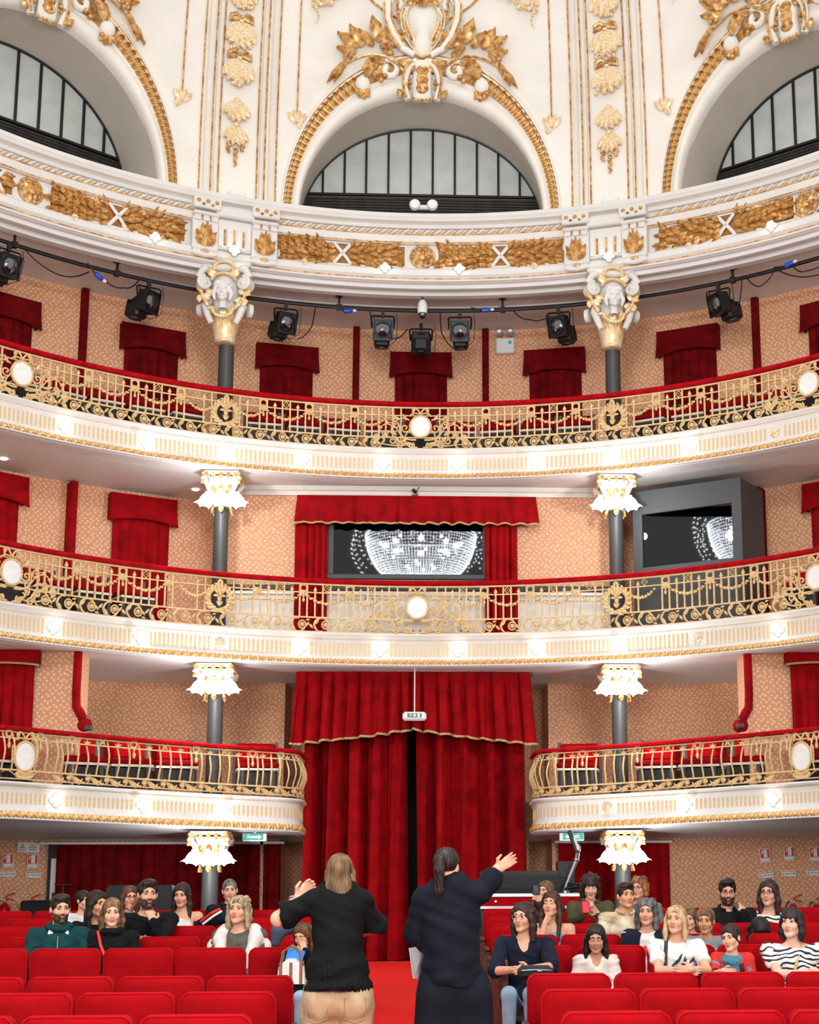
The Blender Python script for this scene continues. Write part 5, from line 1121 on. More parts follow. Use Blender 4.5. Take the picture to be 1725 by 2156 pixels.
def fire_sign(u, v, rz, label, label2, v2, green, u2):
    p = wx(u, v); t = thing('fire_sign', label, 'sign'); t.matrix_basis = wall_frame((p[0], WY, p[2]), 0)@R(rz, 'Z')
    mb = MB(); cbox(mb, (0, 0, 0), (.158, .205, .01), .003); mb.build('plate', 'signwhite', t)
    mb = MB(); box(mb, (0, .028, .0065), (.136, .13, .004)); mb.build('red_field', 'signred', t)
    mb = MB(); prism(mb, [(-.02, -.03), (.036, -.03), (.036, .065), (.03, .078), (-.012, .078), (-.02, .06)], .008, .011); tube(mb, [(-.015, .075, .01), (-.04, .06, .01), (-.045, .02, .01)], .009, 4, flat=.3, up=(0, 0, 1)); tube(mb, [(-.02, .076, .01), (.02, .088, .01), (.045, .088, .01)], .005, 4, flat=.3, up=(0, 0, 1)); mb.build('extinguisher_symbol', 'signwhite', t)
    mb = MB(); 
    for c, s in (((0, -.045, .006), (.13, .003, .003)), ((0, -.088, .006), (.13, .003, .003)), ((-.064, -.066, .006), (.003, .044, .003)), ((.064, -.066, .006), (.003, .044, .003))): box(mb, c, s)
    mb.build('caption_frame', 'signdark', t)
    p = wx(u2, v2); t = thing('instruction_sign', label2, 'sign'); t.matrix_basis = wall_frame((p[0], WY, p[2]), 0)@R(rz, 'Z')
    mb = MB(); cbox(mb, (0, 0, 0), (.225, .085, .008), .002); mb.build('plate', 'signwhite', t)
    mb = MB(); box(mb, (0, .03, .005), (.205, .008, .003)); mb.build('headline', 'signdark' if green else 'signred', t)
    mb = MB(); tube(mb, [(-.1, -.028, .005), (-.1, .008, .005), (-.062, .008, .005), (-.062, -.028, .005)], .003, 4, True); prism(mb, [(-.09, -.02), (-.074, -.02), (-.074, .0), (-.09, .0)], .004, .006); mb.build('fire_symbol', 'signred', t)
    mb = MB()
    for i, x in enumerate((-.035, -.005, .03, .065, .09)): prism(mb, [(x-.008, -.018), (x+.006, -.014), (x+.01, .004), (x-.004, .008)], .004, .006)
    mb.build('pictograms', 'tealdark' if green else 'signdark', t)
fire_sign(17, 1812, .02, 'red and white extinguisher sign at the far left of the wall', 'white strip sign with red headline at the far left of the wall', 1840, False, 16)
fire_sign(69, 1813, -.02, 'red and white extinguisher sign below the white warning sign', 'white strip sign with dark headline below the warning sign', 1842, True, 70)
fire_sign(1611, 1801, .08, 'leftmost of the three extinguisher signs on the right wall', 'leftmost strip sign with dark headline on the right wall', 1842, True, 1614)
fire_sign(1662, 1797, .02, 'middle one of the three extinguisher signs on the right wall', 'middle strip sign with red headline on the right wall', 1839, False, 1661)
fire_sign(1716, 1799, .02, 'rightmost of the three extinguisher signs, cut by the photo edge', 'rightmost strip sign with dark headline on the right wall', 1837, True, 1714)
p = wx(60, 1784); t = thing('warning_sign', 'white sign with a black warning triangle on the left wall', 'sign'); t.matrix_basis = wall_frame((p[0], WY, p[2]), 0)@R(-.03, 'Z')
mb = MB(); cbox(mb, (0, 0, 0), (.325, .15, .008), .002); mb.build('plate', 'signwhite', t)
mb = MB(); tube(mb, [(-.14, -.045, .006), (-.03, -.045, .006), (-.085, .045, .006)], .005, 4, True, flat=.5); prism(mb, [(-.09, -.02), (-.08, -.02), (-.078, .012), (-.092, .012)], .004, .006); box(mb, (-.085, -.029, .005), (.01, .008, .003)); mb.build('triangle', 'signdark', t)
mb = MB()
for j, (y, L) in enumerate(((.028, 6), (-.002, 11), (-.034, 10))):
    for i in range(L): box(mb, (.075-L*.0055+i*.011, y, .005), (.007, .012, .002))
mb.build('text_lines', 'signdark', t)
def exit_green(u0, u1, vc, Y, fl, label):
    a, b = at(u0, vc, Y), at(u1, vc, Y); w = b[0]-a[0]; t = thing('exit_sign', label, 'sign'); t.matrix_basis = wall_frame(((a[0]+b[0])/2, Y, a[2]))
    mb = MB(); cbox(mb, (0, 0, 0), (w, .11, .03), .008); box(mb, (0, .1, -.01), (.03, .16, .02)); mb.build('housing', 'plastic', t)
    mb = MB(); box(mb, (-fl*.02, .006, .017), (w-.06, .085, .004)); mb.build('green_field', 'signgreen', t)
    mb = MB(); runner(mb, -fl*(w*.5-.085), .006, .075, .003, 0, fl, T(0, 0, .019)); s = fl
    L = [(-.07*s, -.012), (.05*s, -.012), (.05*s, -.03), (.1*s, .004), (.05*s, .038), (.05*s, .02), (-.07*s, .02)]; prism(mb, L if s > 0 else L[::-1], .019, .022); mb.build('arrow', 'signwhite', t)
exit_green(511, 562, 1763, 20.05, 1, 'green exit sign with arrow pointing right under the left balcony')
exit_green(1178, 1230, 1762, 20.05, -1, 'green exit sign with arrow pointing left under the right balcony')
def extinguisher(u, v, label, hose=-1):
    p = wx(u, v); t = thing('fire_extinguisher', label, 'extinguisher', (p[0], WY-.09, p[2]-.52))
    mb = MB(); lathe(mb, [(.07, 0), (.083, .015), (.085, .3), (.078, .38), (.05, .43), (.025, .445), (.022, .47)], 18); mb.build('cylinder', 'extred', t)
    mb = MB(); lathe(mb, [(.086, .1), (.086, .26)], 18, caps=False); mb.build('label_band', 'signwhite', t)
    mb = MB(); cbox(mb, (0, 0, .49), (.04, .04, .05), .006); box(mb, (-.03, -.01, .49), (.05, .02, .02)); mb.build('valve', 'silver', t)
    mb = MB(); tube(mb, [(0, 0, .52), (.05, 0, .56), (.14, 0, .59)], .008, 5); tube(mb, [(.0, 0, .5), (.06, 0, .51), (.13, 0, .48)], .008, 5); mb.build('handle', 'extred', t)
    mb = MB(); tube(mb, [(-.05, -.01, .49), (-.1, -.02, .46), (-.125, -.03, .36), (-.12, -.03, .2), (-.1, -.04, .1)], .011, 6); mb.build('hose', 'black', t)
extinguisher(14, 1890, 'red fire extinguisher at the far left of the back wall'); extinguisher(68, 1893, 'fire extinguisher hidden behind the black case, only its handles showing')
extinguisher(1667, 1893, 'red fire extinguisher behind the woman with blue glasses'); extinguisher(1716, 1893, 'rightmost red fire extinguisher, cut by the photo edge')
p = at(72, 1902, 21.2); mb = MB(); cbox(mb, (p[0], p[1]+.2, .62), (.42, .3, .86), .02); box(mb, (p[0], p[1]+.04, .9), (.36, .02, .03)); o = mb.build('black_case', 'blackcloth'); tag(o, 'black case standing before the back wall at the left', 'case')

# ------------------------------------------------------------------ control desk behind the stalls
t = thing('control_table', 'control table with white top edges and a red front band behind the stalls', 'table')
a, b = at(1008, 1885, 17.), at(1222, 1885, 17.); zt_ = a[2]
mb = MB(); box(mb, ((a[0]+b[0])/2, 17.4, zt_), (b[0]-a[0], .8, .035)); mb.build('table_top', 'silver', t)
mb = MB(); box(mb, ((a[0]+b[0])/2, 17.02, zt_-.075), (b[0]-a[0]-.02, .03, .1)); mb.build('red_band', 'seatred', t)
mb = MB(); box(mb, ((a[0]+b[0])/2, 17.01, zt_-.14), (b[0]-a[0], .03, .03)); mb.build('lower_edge', 'silver', t)
mb = MB(); box(mb, ((a[0]+b[0])/2, 17.4, (zt_-.02+.2)/2), (b[0]-a[0]-.04, .7, zt_-.22)); mb.build('base', 'black', t)
mb = MB(); 
for x in (a[0]+.2, b[0]-.25): ball(mb, (x, 17.0, zt_-.075), (.02, .01, .02), 8, 5)
mb.build('knob', 'silver', t)
a, b = at(1018, 1832, 17.05), at(1180, 1884, 17.05)
t = thing('covered_desk', 'mixing desk under a black cover on the control table', 'desk', ((a[0]+b[0])/2, 17.3, zt_+.0175)); w, h = b[0]-a[0], a[2]-zt_-.03
mb = MB(); L = [(-.24, 0), (-.25, .07), (-.16, h*.8), (.05, h), (.28, h*.97), (.32, h*.5), (.32, 0)]
n = len(L)
for x0_, x1_ in ((-w/2, w/2),):
    V = [(x0_+i*(x1_-x0_)/8, y+.006*math.sin(i*2.1+z*20), z) for i in range(9) for y, z in L]; f = [(i*n+j, (i+1)*n+j, (i+1)*n+(j+1) % n, i*n+(j+1) % n) for i in range(8) for j in range(n)]+[tuple(range(n)), tuple(range(8*n, 9*n))[::-1]]; mb.add(V, f)
mb.build('cover', 'blackcloth', t, 30)
mb = MB(); cbox(mb, (-w/2-.01, .05, h*.5), (.02, .5, h*.9), .008); mb.build('side_panel', 'grey', t)
p = at(1192, 1862, 17.1); t = thing('monitor_arm', 'silver monitor arm clamped at the right end of the control table', 'arm', (p[0], 17.2, zt_+.02))
z1 = at(1212, 1810, 17.2)[2]-zt_-.02; z2_ = at(1207, 1768, 17.2)[2]-zt_-.02; xo = at(1217, 1810, 17.2)[0]-p[0]
mb = MB(); lathe(mb, [(.05, 0), (.05, .02), (.02, .03), (.02, .06)], 12); tube(mb, [(0, 0, .05), (xo*.9, -.02, z1)], .022, 8); tube(mb, [(xo*.9, -.02, z1), (xo, -.04, z1+.1)], .024, 8); ball(mb, (xo*.9, -.02, z1), .03, 8, 6); ball(mb, (xo, -.05, z1+.13), (.035, .04, .05), 8, 6); mb.build('arm', 'silver', t)
mb = MB(); cbox(mb, (0, 0, 0), (.05, .03, .27), .008, Mx=T(xo-.06, -.06, z2_-.02)@R(-.35, 'Y')); mb.build('monitor_edge', 'black', t); mb = MB(); cbox(mb, (.02, -.01, 0), (.03, .05, .16), .01, Mx=T(xo-.04, -.06, z2_-.06)@R(-.35, 'Y')); mb.build('mount', 'plastic', t)
p = at(1193, 1840, 17.3); mb = MB(); cbox(mb, (p[0]+.02, 17.6, zt_+.2), (.22, .2, .36), .01); box(mb, (p[0]+.02, 17.49, zt_+.24), (.16, .01, .1)); box(mb, (p[0]+.02, 17.49, zt_+.1), (.16, .01, .04)); o = mb.build('equipment_rack', 'black'); tag(o, 'small black equipment rack behind the monitor arm', 'rack')
mb = MB()
for i in range(7): tube(mb, [(p[0]+.08+.12*math.cos(q+i)*(1-.05*i), 17.1+.05*math.sin(q), zt_+.03+.012*i+.03*abs(math.sin(q*.5+i))) for q in np.linspace(0, 6, 12)], .009, 4)
o = mb.build('cable_coil', 'cable'); tag(o, 'coil of black cables on the control table', 'cable')
a, b = at(214, 1864, 17.2), at(369, 1900, 17.2)
t = thing('covered_speaker', 'long black covered case behind the rows on the left', 'case', ((a[0]+b[0])/2, 17.4, .2)); w, h = b[0]-a[0], a[2]-.2
mb = MB(); L = [(-.2, 0), (-.2, h*.78), (-.12, h), (.2, h*.98), (.24, 0)]; n = len(L)
V = [(-w/2+i*w/6+(.06*(i == 0)-.06*(i == 6))*(z > .1*h)*(z > h*.9), y, z) for i in range(7) for y, z in L]; mb.add(V, [(i*n+j, (i+1)*n+j, (i+1)*n+(j+1) % n, i*n+(j+1) % n) for i in range(6) for j in range(n)]+[tuple(range(n)), tuple(range(6*n, 7*n))[::-1]]); mb.build('cover', 'blackcloth', t, 30)
mb = MB(); box(mb, (0, -.205, h*.66), (w*.96, .01, .02)); mb.build('seam', 'grey', t)
for i, (u, v, h2) in enumerate(((133, 1862, .0), )):
    p = at(u, v, 20.9); t = thing('music_stand', 'thin black stand before the rear curtain at the left', 'stand', (p[0], 20.9, .2)); mb = MB(); tube(mb, [(0, 0, 0), (0, 0, p[2]-.2)], .012, 6); box(mb, (0, 0, p[2]-.2), (.24, .06, .015))
    for a_ in (0, 2.1, 4.2): tube(mb, [(0, 0, .2), (.2*math.cos(a_), .2*math.sin(a_), 0)], .009, 5)
    mb.build('frame', 'black', t)

# ------------------------------------------------------------------ the chandelier over the stalls (above the frame, seen in the dark panes)
t = thing('chandelier', 'great crystal chandelier, seen only as a reflection in the dark panes', 'chandelier', (.03, 7.0, 9.3))
mb = MB(); t.scale = (.88, .88, .96); tube(mb, ring(0, 0, 1.5, 1.5, 40, 0), .04, 6, True); tube(mb, ring(0, 0, 1.15, 1.15, 40, -.85), .03, 6, True); tube(mb, ring(0, 0, .55, .55, 24, -1.2), .03, 6, True); tube(mb, [(0, 0, 0), (0, 0, 5)], .03, 6)
for i in range(6): a = i*math.pi/3; tube(mb, [(0, 0, .1), (1.5*math.cos(a), 1.5*math.sin(a), 0)], .025, 5)
mb.build('frame', 'silver', t)
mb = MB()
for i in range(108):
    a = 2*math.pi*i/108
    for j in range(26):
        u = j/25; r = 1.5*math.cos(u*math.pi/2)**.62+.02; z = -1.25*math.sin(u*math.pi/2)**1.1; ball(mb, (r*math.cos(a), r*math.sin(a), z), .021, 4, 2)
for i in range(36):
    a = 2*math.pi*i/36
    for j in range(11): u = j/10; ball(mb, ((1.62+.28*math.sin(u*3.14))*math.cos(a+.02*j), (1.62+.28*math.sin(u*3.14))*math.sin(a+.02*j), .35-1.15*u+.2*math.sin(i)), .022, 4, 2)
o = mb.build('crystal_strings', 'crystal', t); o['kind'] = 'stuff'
for i in range(18):
    a = 2*math.pi*i/18; r = (1.1, .8, .4)[i % 3]; mb = MB(); ball(mb, (r*math.cos(a), r*math.sin(a), -.25-.3*(i % 3)), .03, 8, 6); mb.build('bulb', 'lamp', t)

# ------------------------------------------------------------------ stalls seats
def seat_meshes():
    o = []
    mb = MB(); W_, z0, z1 = .262, .545, .955; n = 9
    def shp(k): return [(-W_+k, z0+k), (W_-k, z0+k), (W_-k, z1-.05), (W_-.012-k, z1-.02-k), (W_-.04-k, z1-k), (-W_+.04+k, z1-k), (-W_+.012+k, z1-.02-k), (-W_+k, z1-.05)]
    F0 = [(x, -.035-.0*z, z) for x, z in shp(.008)]; F1 = [(x, -.02, z) for x, z in shp(0)]; B1 = [(x, .04, z) for x, z in shp(0)]; B0 = [(x, .055, z) for x, z in shp(.012)]
    Fm = [(x*.86, -.052, z0+.03+(z-z0-.03)*.88+.02) for x, z in shp(.01)]
    V = Fm+F0+F1+B1+B0; k = 8; f = [tuple(range(k))]
    for r_ in range(4): f += [(r_*k+i, (r_+1)*k+i, (r_+1)*k+(i+1) % k, r_*k+(i+1) % k) for i in range(k)]
    f.append(tuple(range(4*k, 5*k))[::-1]); mb.add(V, f); o.append(('backrest', mb.mesh('backrest', 'seatred', 40)))
    mb = MB(); tube(mb, [(x, -.03, z) for x, z in shp(.004)], .0075, 4, True); o.append(('piping', mb.mesh('piping', 'piping')))
    mb = MB(); cbox(mb, (0, -.12, .47), (.46, .1, .4), .03, Mx=T(0, -.05, 0)@T(0, 0, .3)@R(.12, 'X')@T(0, 0, -.32)); o.append(('flip_seat', mb.mesh('flip_seat', 'darkwood')))
    mb = MB(); cbox(mb, (0, .07, .6), (.5, .025, .62), .008); o.append(('back_board', mb.mesh('back_board', 'darkwood')))
    return o
SEAT = seat_meshes()
mb = MB(); cbox(mb, (0, -.17, .655), (.05, .36, .035), .012); box(mb, (0, -.3, .35), (.035, .05, .6)); box(mb, (0, .0, .3), (.03, .4, .56)); ME_ARM = mb.mesh('armrest', 'wood')
mb = MB(); cbox(mb, (0, -.1, .45), (.035, .5, .9), .01); ME_END = mb.mesh('end_panel', 'darkwood'); mb = MB(); cbox(mb, (0, -.355, .44), (.05, .025, .9), .006); ME_EDGE = mb.mesh('panel_edge', 'wood')
ROWS = [(7.05, 0, 3), (8.19, 0, 4), (9.25, 0, 4), (11.4, 0, 5), (12.75, 0, 5), (13.7, 0, 6), (14.65, 0, 6), (15.65, 0, 7)]
RTOP = [None, None, None, 1993, 1969.5, 1947, 1931, 1914.5]
ROWNAME = ['nearest row', 'second row', 'third row', 'first row behind the cross aisle', 'second row behind the cross aisle', 'third row behind the cross aisle', 'last row but one', 'last row']
ROWZ = []
for i, (y, _, n) in enumerate(ROWS):
    zt = at(870, RTOP[i], y-.0)[2] if RTOP[i] else .955; ROWZ.append(zt-.955)
    for sg, sd in ((-1, 'left'), (1, 'right')):
        for k in range(n):
            x = sg*(.707+.275+.55*k)+(.02 if sg > 0 else -.0)
            t = thing('theatre_seat', 'red theatre seat, %s %s of the aisle, %s' % (ORD[k], sd, ROWNAME[i]), 'seat', (x, y, zt-.955), group='red theatre seats')
            for nme, m in SEAT: inst(m, nme, t)
            inst(ME_ARM, 'armrest', t, T(-sg*.275, 0, 0)) 
            if k == 0 and i == 3: inst(ME_END, 'end_panel', t, T(-sg*.31, -.2, 0)); inst(ME_EDGE, 'panel_edge', t, T(-sg*.31, -.2, 0))
# ------------------------------------------------------------------ people: smooth bodies from a distance field, meshed as one surface
class SD:
    def __init__(s, lo, hi, h):
        s.h = h; s.o = np.array(lo, np.float32); n = np.ceil((np.array(hi)-np.array(lo))/h).astype(int)+1
        s.ax = [s.o[i]+h*np.arange(n[i], dtype=np.float32) for i in range(3)]; s.D = np.full(n, .5, np.float32)
    def put(s, lo, hi, fn, k, op):
        m = k+3*s.h; sl = []
        for i in range(3):
            a = max(0, int((lo[i]-m-s.o[i])/s.h)); b = min(len(s.ax[i]), int((hi[i]+m-s.o[i])/s.h)+2)
            if b <= a: return s
            sl.append(slice(a, b))
        sl = tuple(sl); d = fn(s.ax[0][sl[0]][:, None, None], s.ax[1][sl[1]][None, :, None], s.ax[2][sl[2]][None, None, :]); u = s.D[sl]
        if op == 'u': h = np.clip(.5+.5*(u-d)/k, 0, 1); s.D[sl] = u*(1-h)+d*h-k*h*(1-h)
        else: d = -d; h = np.clip(.5-.5*(u-d)/k, 0, 1); s.D[sl] = u*(1-h)+d*h+k*h*(1-h)
        return s
    def cone(s, a, b, ra, rb=None, k=.02, op='u'):
        rb = ra if rb is None else rb; a = np.asarray(a, np.float32); b = np.asarray(b, np.float32); ba = b-a; L = float(ba@ba)+1e-9; r = max(ra, rb)
        def fn(X, Y, Z):
            t = np.clip(((X-a[0])*ba[0]+(Y-a[1])*ba[1]+(Z-a[2])*ba[2])/L, 0, 1)
            return np.sqrt((X-a[0]-ba[0]*t)**2+(Y-a[1]-ba[1]*t)**2+(Z-a[2]-ba[2]*t)**2)-(ra+(rb-ra)*t)
        return s.put(np.minimum(a, b)-r, np.maximum(a, b)+r, fn, k, op)
    def chain(s, P, r, k=.02, op='u'):
        for i in range(len(P)-1): s.cone(P[i], P[i+1], r[i], r[i+1], k, op)
        return s
    def ell(s, c, r, A=None, k=.02, op='u'):
        c = np.asarray(c, np.float32); A = np.eye(3) if A is None else A; r = np.asarray(r, float); e = np.abs(A).T@r
        def fn(X, Y, Z):
            x, y, z = X-c[0], Y-c[1], Z-c[2]; q0 = 0; q1 = 0
            for i in range(3):
                l = A[i][0]*x+A[i][1]*y+A[i][2]*z; q0 = q0+(l/r[i])**2; q1 = q1+(l/r[i]**2)**2
            q0 = np.sqrt(q0); return q0*(q0-1)/np.sqrt(q1+1e-9)
        return s.put(c-e, c+e, fn, k, op)
    def mesh(s):
        D = s.D; S_ = D < 0; c = np.zeros(tuple(n-1 for n in D.shape), np.int8); O = [(i, j, k) for i in (0, 1) for j in (0, 1) for k in (0, 1)]
        sl = lambda o: tuple(slice(o[i], D.shape[i]-1+o[i]) for i in range(3))
        for o in O: c += S_[sl(o)]
        act = (c > 0) & (c < 8); I = np.argwhere(act)
        val = {o: D[I[:, 0]+o[0], I[:, 1]+o[1], I[:, 2]+o[2]] for o in O}; P = np.zeros((len(I), 3)); N = np.zeros(len(I))
        for a in O:
            for i in range(3):
                if a[i] == 0:
                    b = tuple(1 if j == i else a[j] for j in range(3)); m = (val[a] < 0) != (val[b] < 0); t = np.where(m, val[a]/(val[a]-val[b]+1e-12), 0)
                    q = np.tile(np.array(a, float), (len(I), 1)); q[:, i] += t; P += q*m[:, None]; N += m
        V = s.o+s.h*(I+P/N[:, None]); idx = np.full(c.shape, -1, np.int32); idx[act] = np.arange(len(I)); F_ = []
        for ax in range(3):
            a, b = [x for x in range(3) if x != ax]
            s0 = [slice(None)]*3; s1 = [slice(None)]*3; s0[ax] = slice(0, -1); s1[ax] = slice(1, None)
            for x in (a, b): s0[x] = s1[x] = slice(1, -1)
            p, q = S_[tuple(s0)], S_[tuple(s1)]; E_ = np.argwhere(p != q); fl = p[tuple(E_.T)]
            g = []
            for da, db in ((0, 0), (1, 0), (1, 1), (0, 1)):
                J = E_.copy(); J[:, a] += da; J[:, b] += db; g.append(idx[tuple(J.T)])
            g = np.stack(g, 1); flip = fl if ax != 1 else ~fl; g[~flip] = g[~flip][:, ::-1]; F_.append(g)
        return V, np.concatenate(F_)
def sd_obj(sd, name, mat, parent, col=None):
    V, Fc = sd.mesh()
    if len(V) == 0: return None
    mb = MB(); mb.add(V, [Fc]); me = mb.mesh(name, mat, 180)
    if col is not None:
        a = me.attributes.new('Col', 'FLOAT_COLOR', 'POINT'); a.data.foreach_set('color', np.concatenate([col(V), np.ones((len(V), 1))], 1).ravel().astype(np.float32))
    return inst(me, name, parent)
def nrm(v): v = np.asarray(v, float); return v/(np.linalg.norm(v)+1e-9)
class Head:
    """frame of a head: local x across, y out of the face, z up; c at half head height"""
    def __init__(s, c, sc, yaw=0, pitch=0, roll=0):
        a, p, r = (math.radians(x) for x in (yaw, pitch, roll)); s.c = np.asarray(c, float); s.s = sc
        X = np.array([math.cos(a), math.sin(a), 0]); Y = np.array([math.sin(a), -math.cos(a), 0]); Z = np.array([0, 0, 1.])
        Y, Z = Y*math.cos(p)+Z*math.sin(p), Z*math.cos(p)-Y*math.sin(p); X, Z = X*math.cos(r)+Z*math.sin(r), Z*math.cos(r)-X*math.sin(r)
        s.A = np.stack([X, Y, Z])
    def w(s, x, y, z): return s.c+s.s*(np.array([x, y, z])@s.A)
    def loc(s, V): return (V-s.c)@s.A.T/s.s
    def M(s): m = np.eye(4); m[:3, :3] = s.A.T*s.s; m[:3, 3] = s.c; return m
def sd_head(sd, h, fem=False, child=False):
    s = h.s; E_ = lambda c, r, k=.012, op='u': sd.ell(h.w(*c), np.array(r)*s, h.A, k*s, op); C = lambda a, b, ra, rb, k=.012, op='u': sd.cone(h.w(*a), h.w(*b), ra*s, rb*s, k*s, op)
    j = .92 if fem else 1.
    E_((0, -.018, .032), (.076, .094, .084)); E_((0, .03, -.03), (.06*j, .058, .08), .03)
    for x in (-1, 1):
        C((x*.05*j, -.0, -.06), (x*.012, .066, -.098), .022, .018, .02); E_((x*.036, .056, -.03), (.026, .028, .026), .02); E_((x*.077, -.01, -.008), (.012, .021, .032), .006)
    E_((0, .068, -.1), (.021*j, .02, .018), .014); C((-.034, .074, .026), (.034, .074, .026), .015, .015, .014)
    for x in (-1, 1): E_((x*.031, .092, .004), (.017, .014, .012), .012, 's')
    C((0, .085, .016), (0, .1, -.031), .0075, .0105, .012)
    for x in (-1, 1): E_((x*.0115, .091, -.034), (.008, .009, .007), .006)
    E_((0, .083, -.056), (.024, .013, .008), .008); E_((0, .081, -.069), (.02, .013, .009), .008)
def hand(sd, w, d, side, s=1., curl=.5, spread=1., thumb=1):
    """palm with four fingers and a thumb: w wrist, d direction of the palm, side towards the thumb"""
    d = nrm(d); side = nrm(np.asarray(side)-d*(np.asarray(side)@d)); n = np.cross(d, side); w = np.asarray(w, float); k = .006*s
    for q in (-.024, -.008, .008, .024): sd.cone(w+side*q*.6*s, w+d*.085*s+side*q*1.1*s, .0135*s, .0125*s, .012*s)
    for q, L in ((.028, .066), (.0095, .074), (-.0095, .068), (-.027, .052)):
        p = w+d*.085*s+side*q*s; dd = nrm(d+side*q*6*spread*.5)
        for i, f in enumerate((.42, .32, .26)):
            a = curl*(.45+.5*i); v = dd*math.cos(a)+n*math.sin(a); p2 = p+v*L*f*s; sd.cone(p, p2, (.0092-.0008*i)*s, (.0086-.0008*i)*s, k); p = p2
    p = w+d*.02*s+side*.024*s; v = nrm(d*.6+side*.8*thumb+n*.35); p2 = p+v*.042*s; sd.cone(p, p2, .0125*s, .0105*s, .01*s); sd.cone(p2, p2+nrm(d+side*.2+n*.3)*.034*s, .0105*s, .0088*s, k)
HM = {}
def hairmat(rgb):
    if rgb not in HM: HM[rgb] = pbr('hair_%d_%d_%d' % rgb, rgb, .5, rgb2=tuple(int(x*.45) for x in rgb), scale=26, stretch=(1, 1, .14), bump=.5, bscale=70, spec=.35)
    return HM[rgb]
FM = {}
def fab(rgb, rough=.85):
    if rgb not in FM: FM[rgb] = pbr('cloth_%d_%d_%d' % rgb, rgb, rough, var=.22, scale=14, bump=.2, bscale=130, spec=.2, sheen=.1)
    return FM[rgb]
LIP = pbr('lips', (176, 92, 82), .4, var=.1, scale=30)
def sd_hair(parent, h, style, rgb, ln=.2, name='hair', bangs=False, fine=.0072, seed=1):
    s = h.s; lo = h.c-np.array([.2, .22, .16+ln])*s*1.05; hi = h.c+np.array([.2, .2, .19])*s; sd = SD(lo, hi, fine)
    E_ = lambda c, r, k=.012, op='u': sd.ell(h.w(*c), np.array(r)*s, h.A, k*s, op); C = lambda a, b, ra, rb, k=.012, op='u': sd.cone(h.w(*a), h.w(*b), ra*s, rb*s, k*s, op)
    vol = {'short': .009, 'grey': .006, 'tied': .004}.get(style, .012)
    E_((0, -.02, .036), (.077+vol, .096+vol, .086+vol))
    if style in ('short',): E_((.012, .03, .1), (.055, .06, .026), .03); E_((-.01, .055, .09), (.05, .03, .024), .02)
    if style in ('long', 'bob', 'curly', 'wavy'):
        for x in (-1, 1):
            C((x*.045, .045, .085), (x*.08, .012, .0), .02, .022, .02); z1 = -.07 if style != 'long' else -.10
            C((x*.08, .01, .0), (x*.088, .0, z1), .023, .026, .02); C((x*.088, .0, z1), (x*(.085 if style != 'bob' else .078), .02 if style == 'long' else -.01, -.07-ln), .026, .015 if style == 'long' else .024, .02)
        E_((0, -.065, -.03-ln*.45), (.092, .05, .07+ln*.5), .03)
    if style == 'curly' or style == 'wavy':
        r = random.Random(seed)
        for i in range(60 if style == 'curly' else 46):
            z = r.uniform(-.05-ln*(.8 if style == 'wavy' else .4), .11); a = r.uniform(.62, 5.66) if z > .03 else r.uniform(1.15, 5.13); w = math.sqrt(max(.12, 1-(max(0, z-.0)/.14)**2)); q = r.uniform(.016, .026)
            E_((.092*w*math.sin(a), -.02+.1*w*math.cos(a), z+.01), (q, q, q*1.1), .01)
    if style in ('bun',): E_((0, -.125, .05), (.04, .038, .04), .01)
    if style in ('ponytail',): sd.chain([h.w(*p) for p in ((0, -.1, .05), (0, -.135, .045), (0, -.15, -.02), (.01, -.13, -.1-ln*.5), (.015, -.12, -.1-ln))], [x*s for x in (.03, .03, .036, .034, .008)], .015*s)
    if style == 'braids':
        for x in (-1, 1):
            P = [(x*.07, -.03, -.05), (x*.085, .0, -.1), (x*.095, .04, -.16), (x*.1, .075, -.22), (x*.1, .085, -.28), (x*.1, .085, -.32)]
            for a, b in zip(P[:-1], P[1:]):
                for t in (0, .5): p = tuple(a[i]+(b[i]-a[i])*t for i in range(3)); E_(p, (.021, .02, .019), .004)
            E_((x*.1, .09, -.345), (.012, .012, .03), .006)
    # clear the face and the nape
    E_((0, .105, -.035 if not bangs else -.05), (.061, .07, .105), .01, 's')
    if style in ('short', 'grey', 'tied', 'bun', 'ponytail', 'braids'):
        E_((0, -.02, -.15), (.2, .2, .105), .01, 's') if style in ('short', 'grey') else E_((0, .02, -.15), (.2, .14, .11), .01, 's')
        for x in (-1, 1): E_((x*.085, -.008, -.012), (.018, .02, .03), .006, 's')
    if bangs:
        for i in range(9): x = (i-4)*.0135; C((x*.8, .06, .1), (x*1.15, .089-abs(x)*.35, .036+abs(x)*.08), .014, .01, .012)
    X, Y, Z = sd.ax[0][:, None, None]-h.c[0], sd.ax[1][None, :, None]-h.c[1], sd.ax[2][None, None, :]
    sd.D += .0022*np.sin(34*np.arctan2(X, Y)+5*np.sin(Z*22)).astype(np.float32)
    return sd_obj(sd, name, hairmat(rgb), parent)
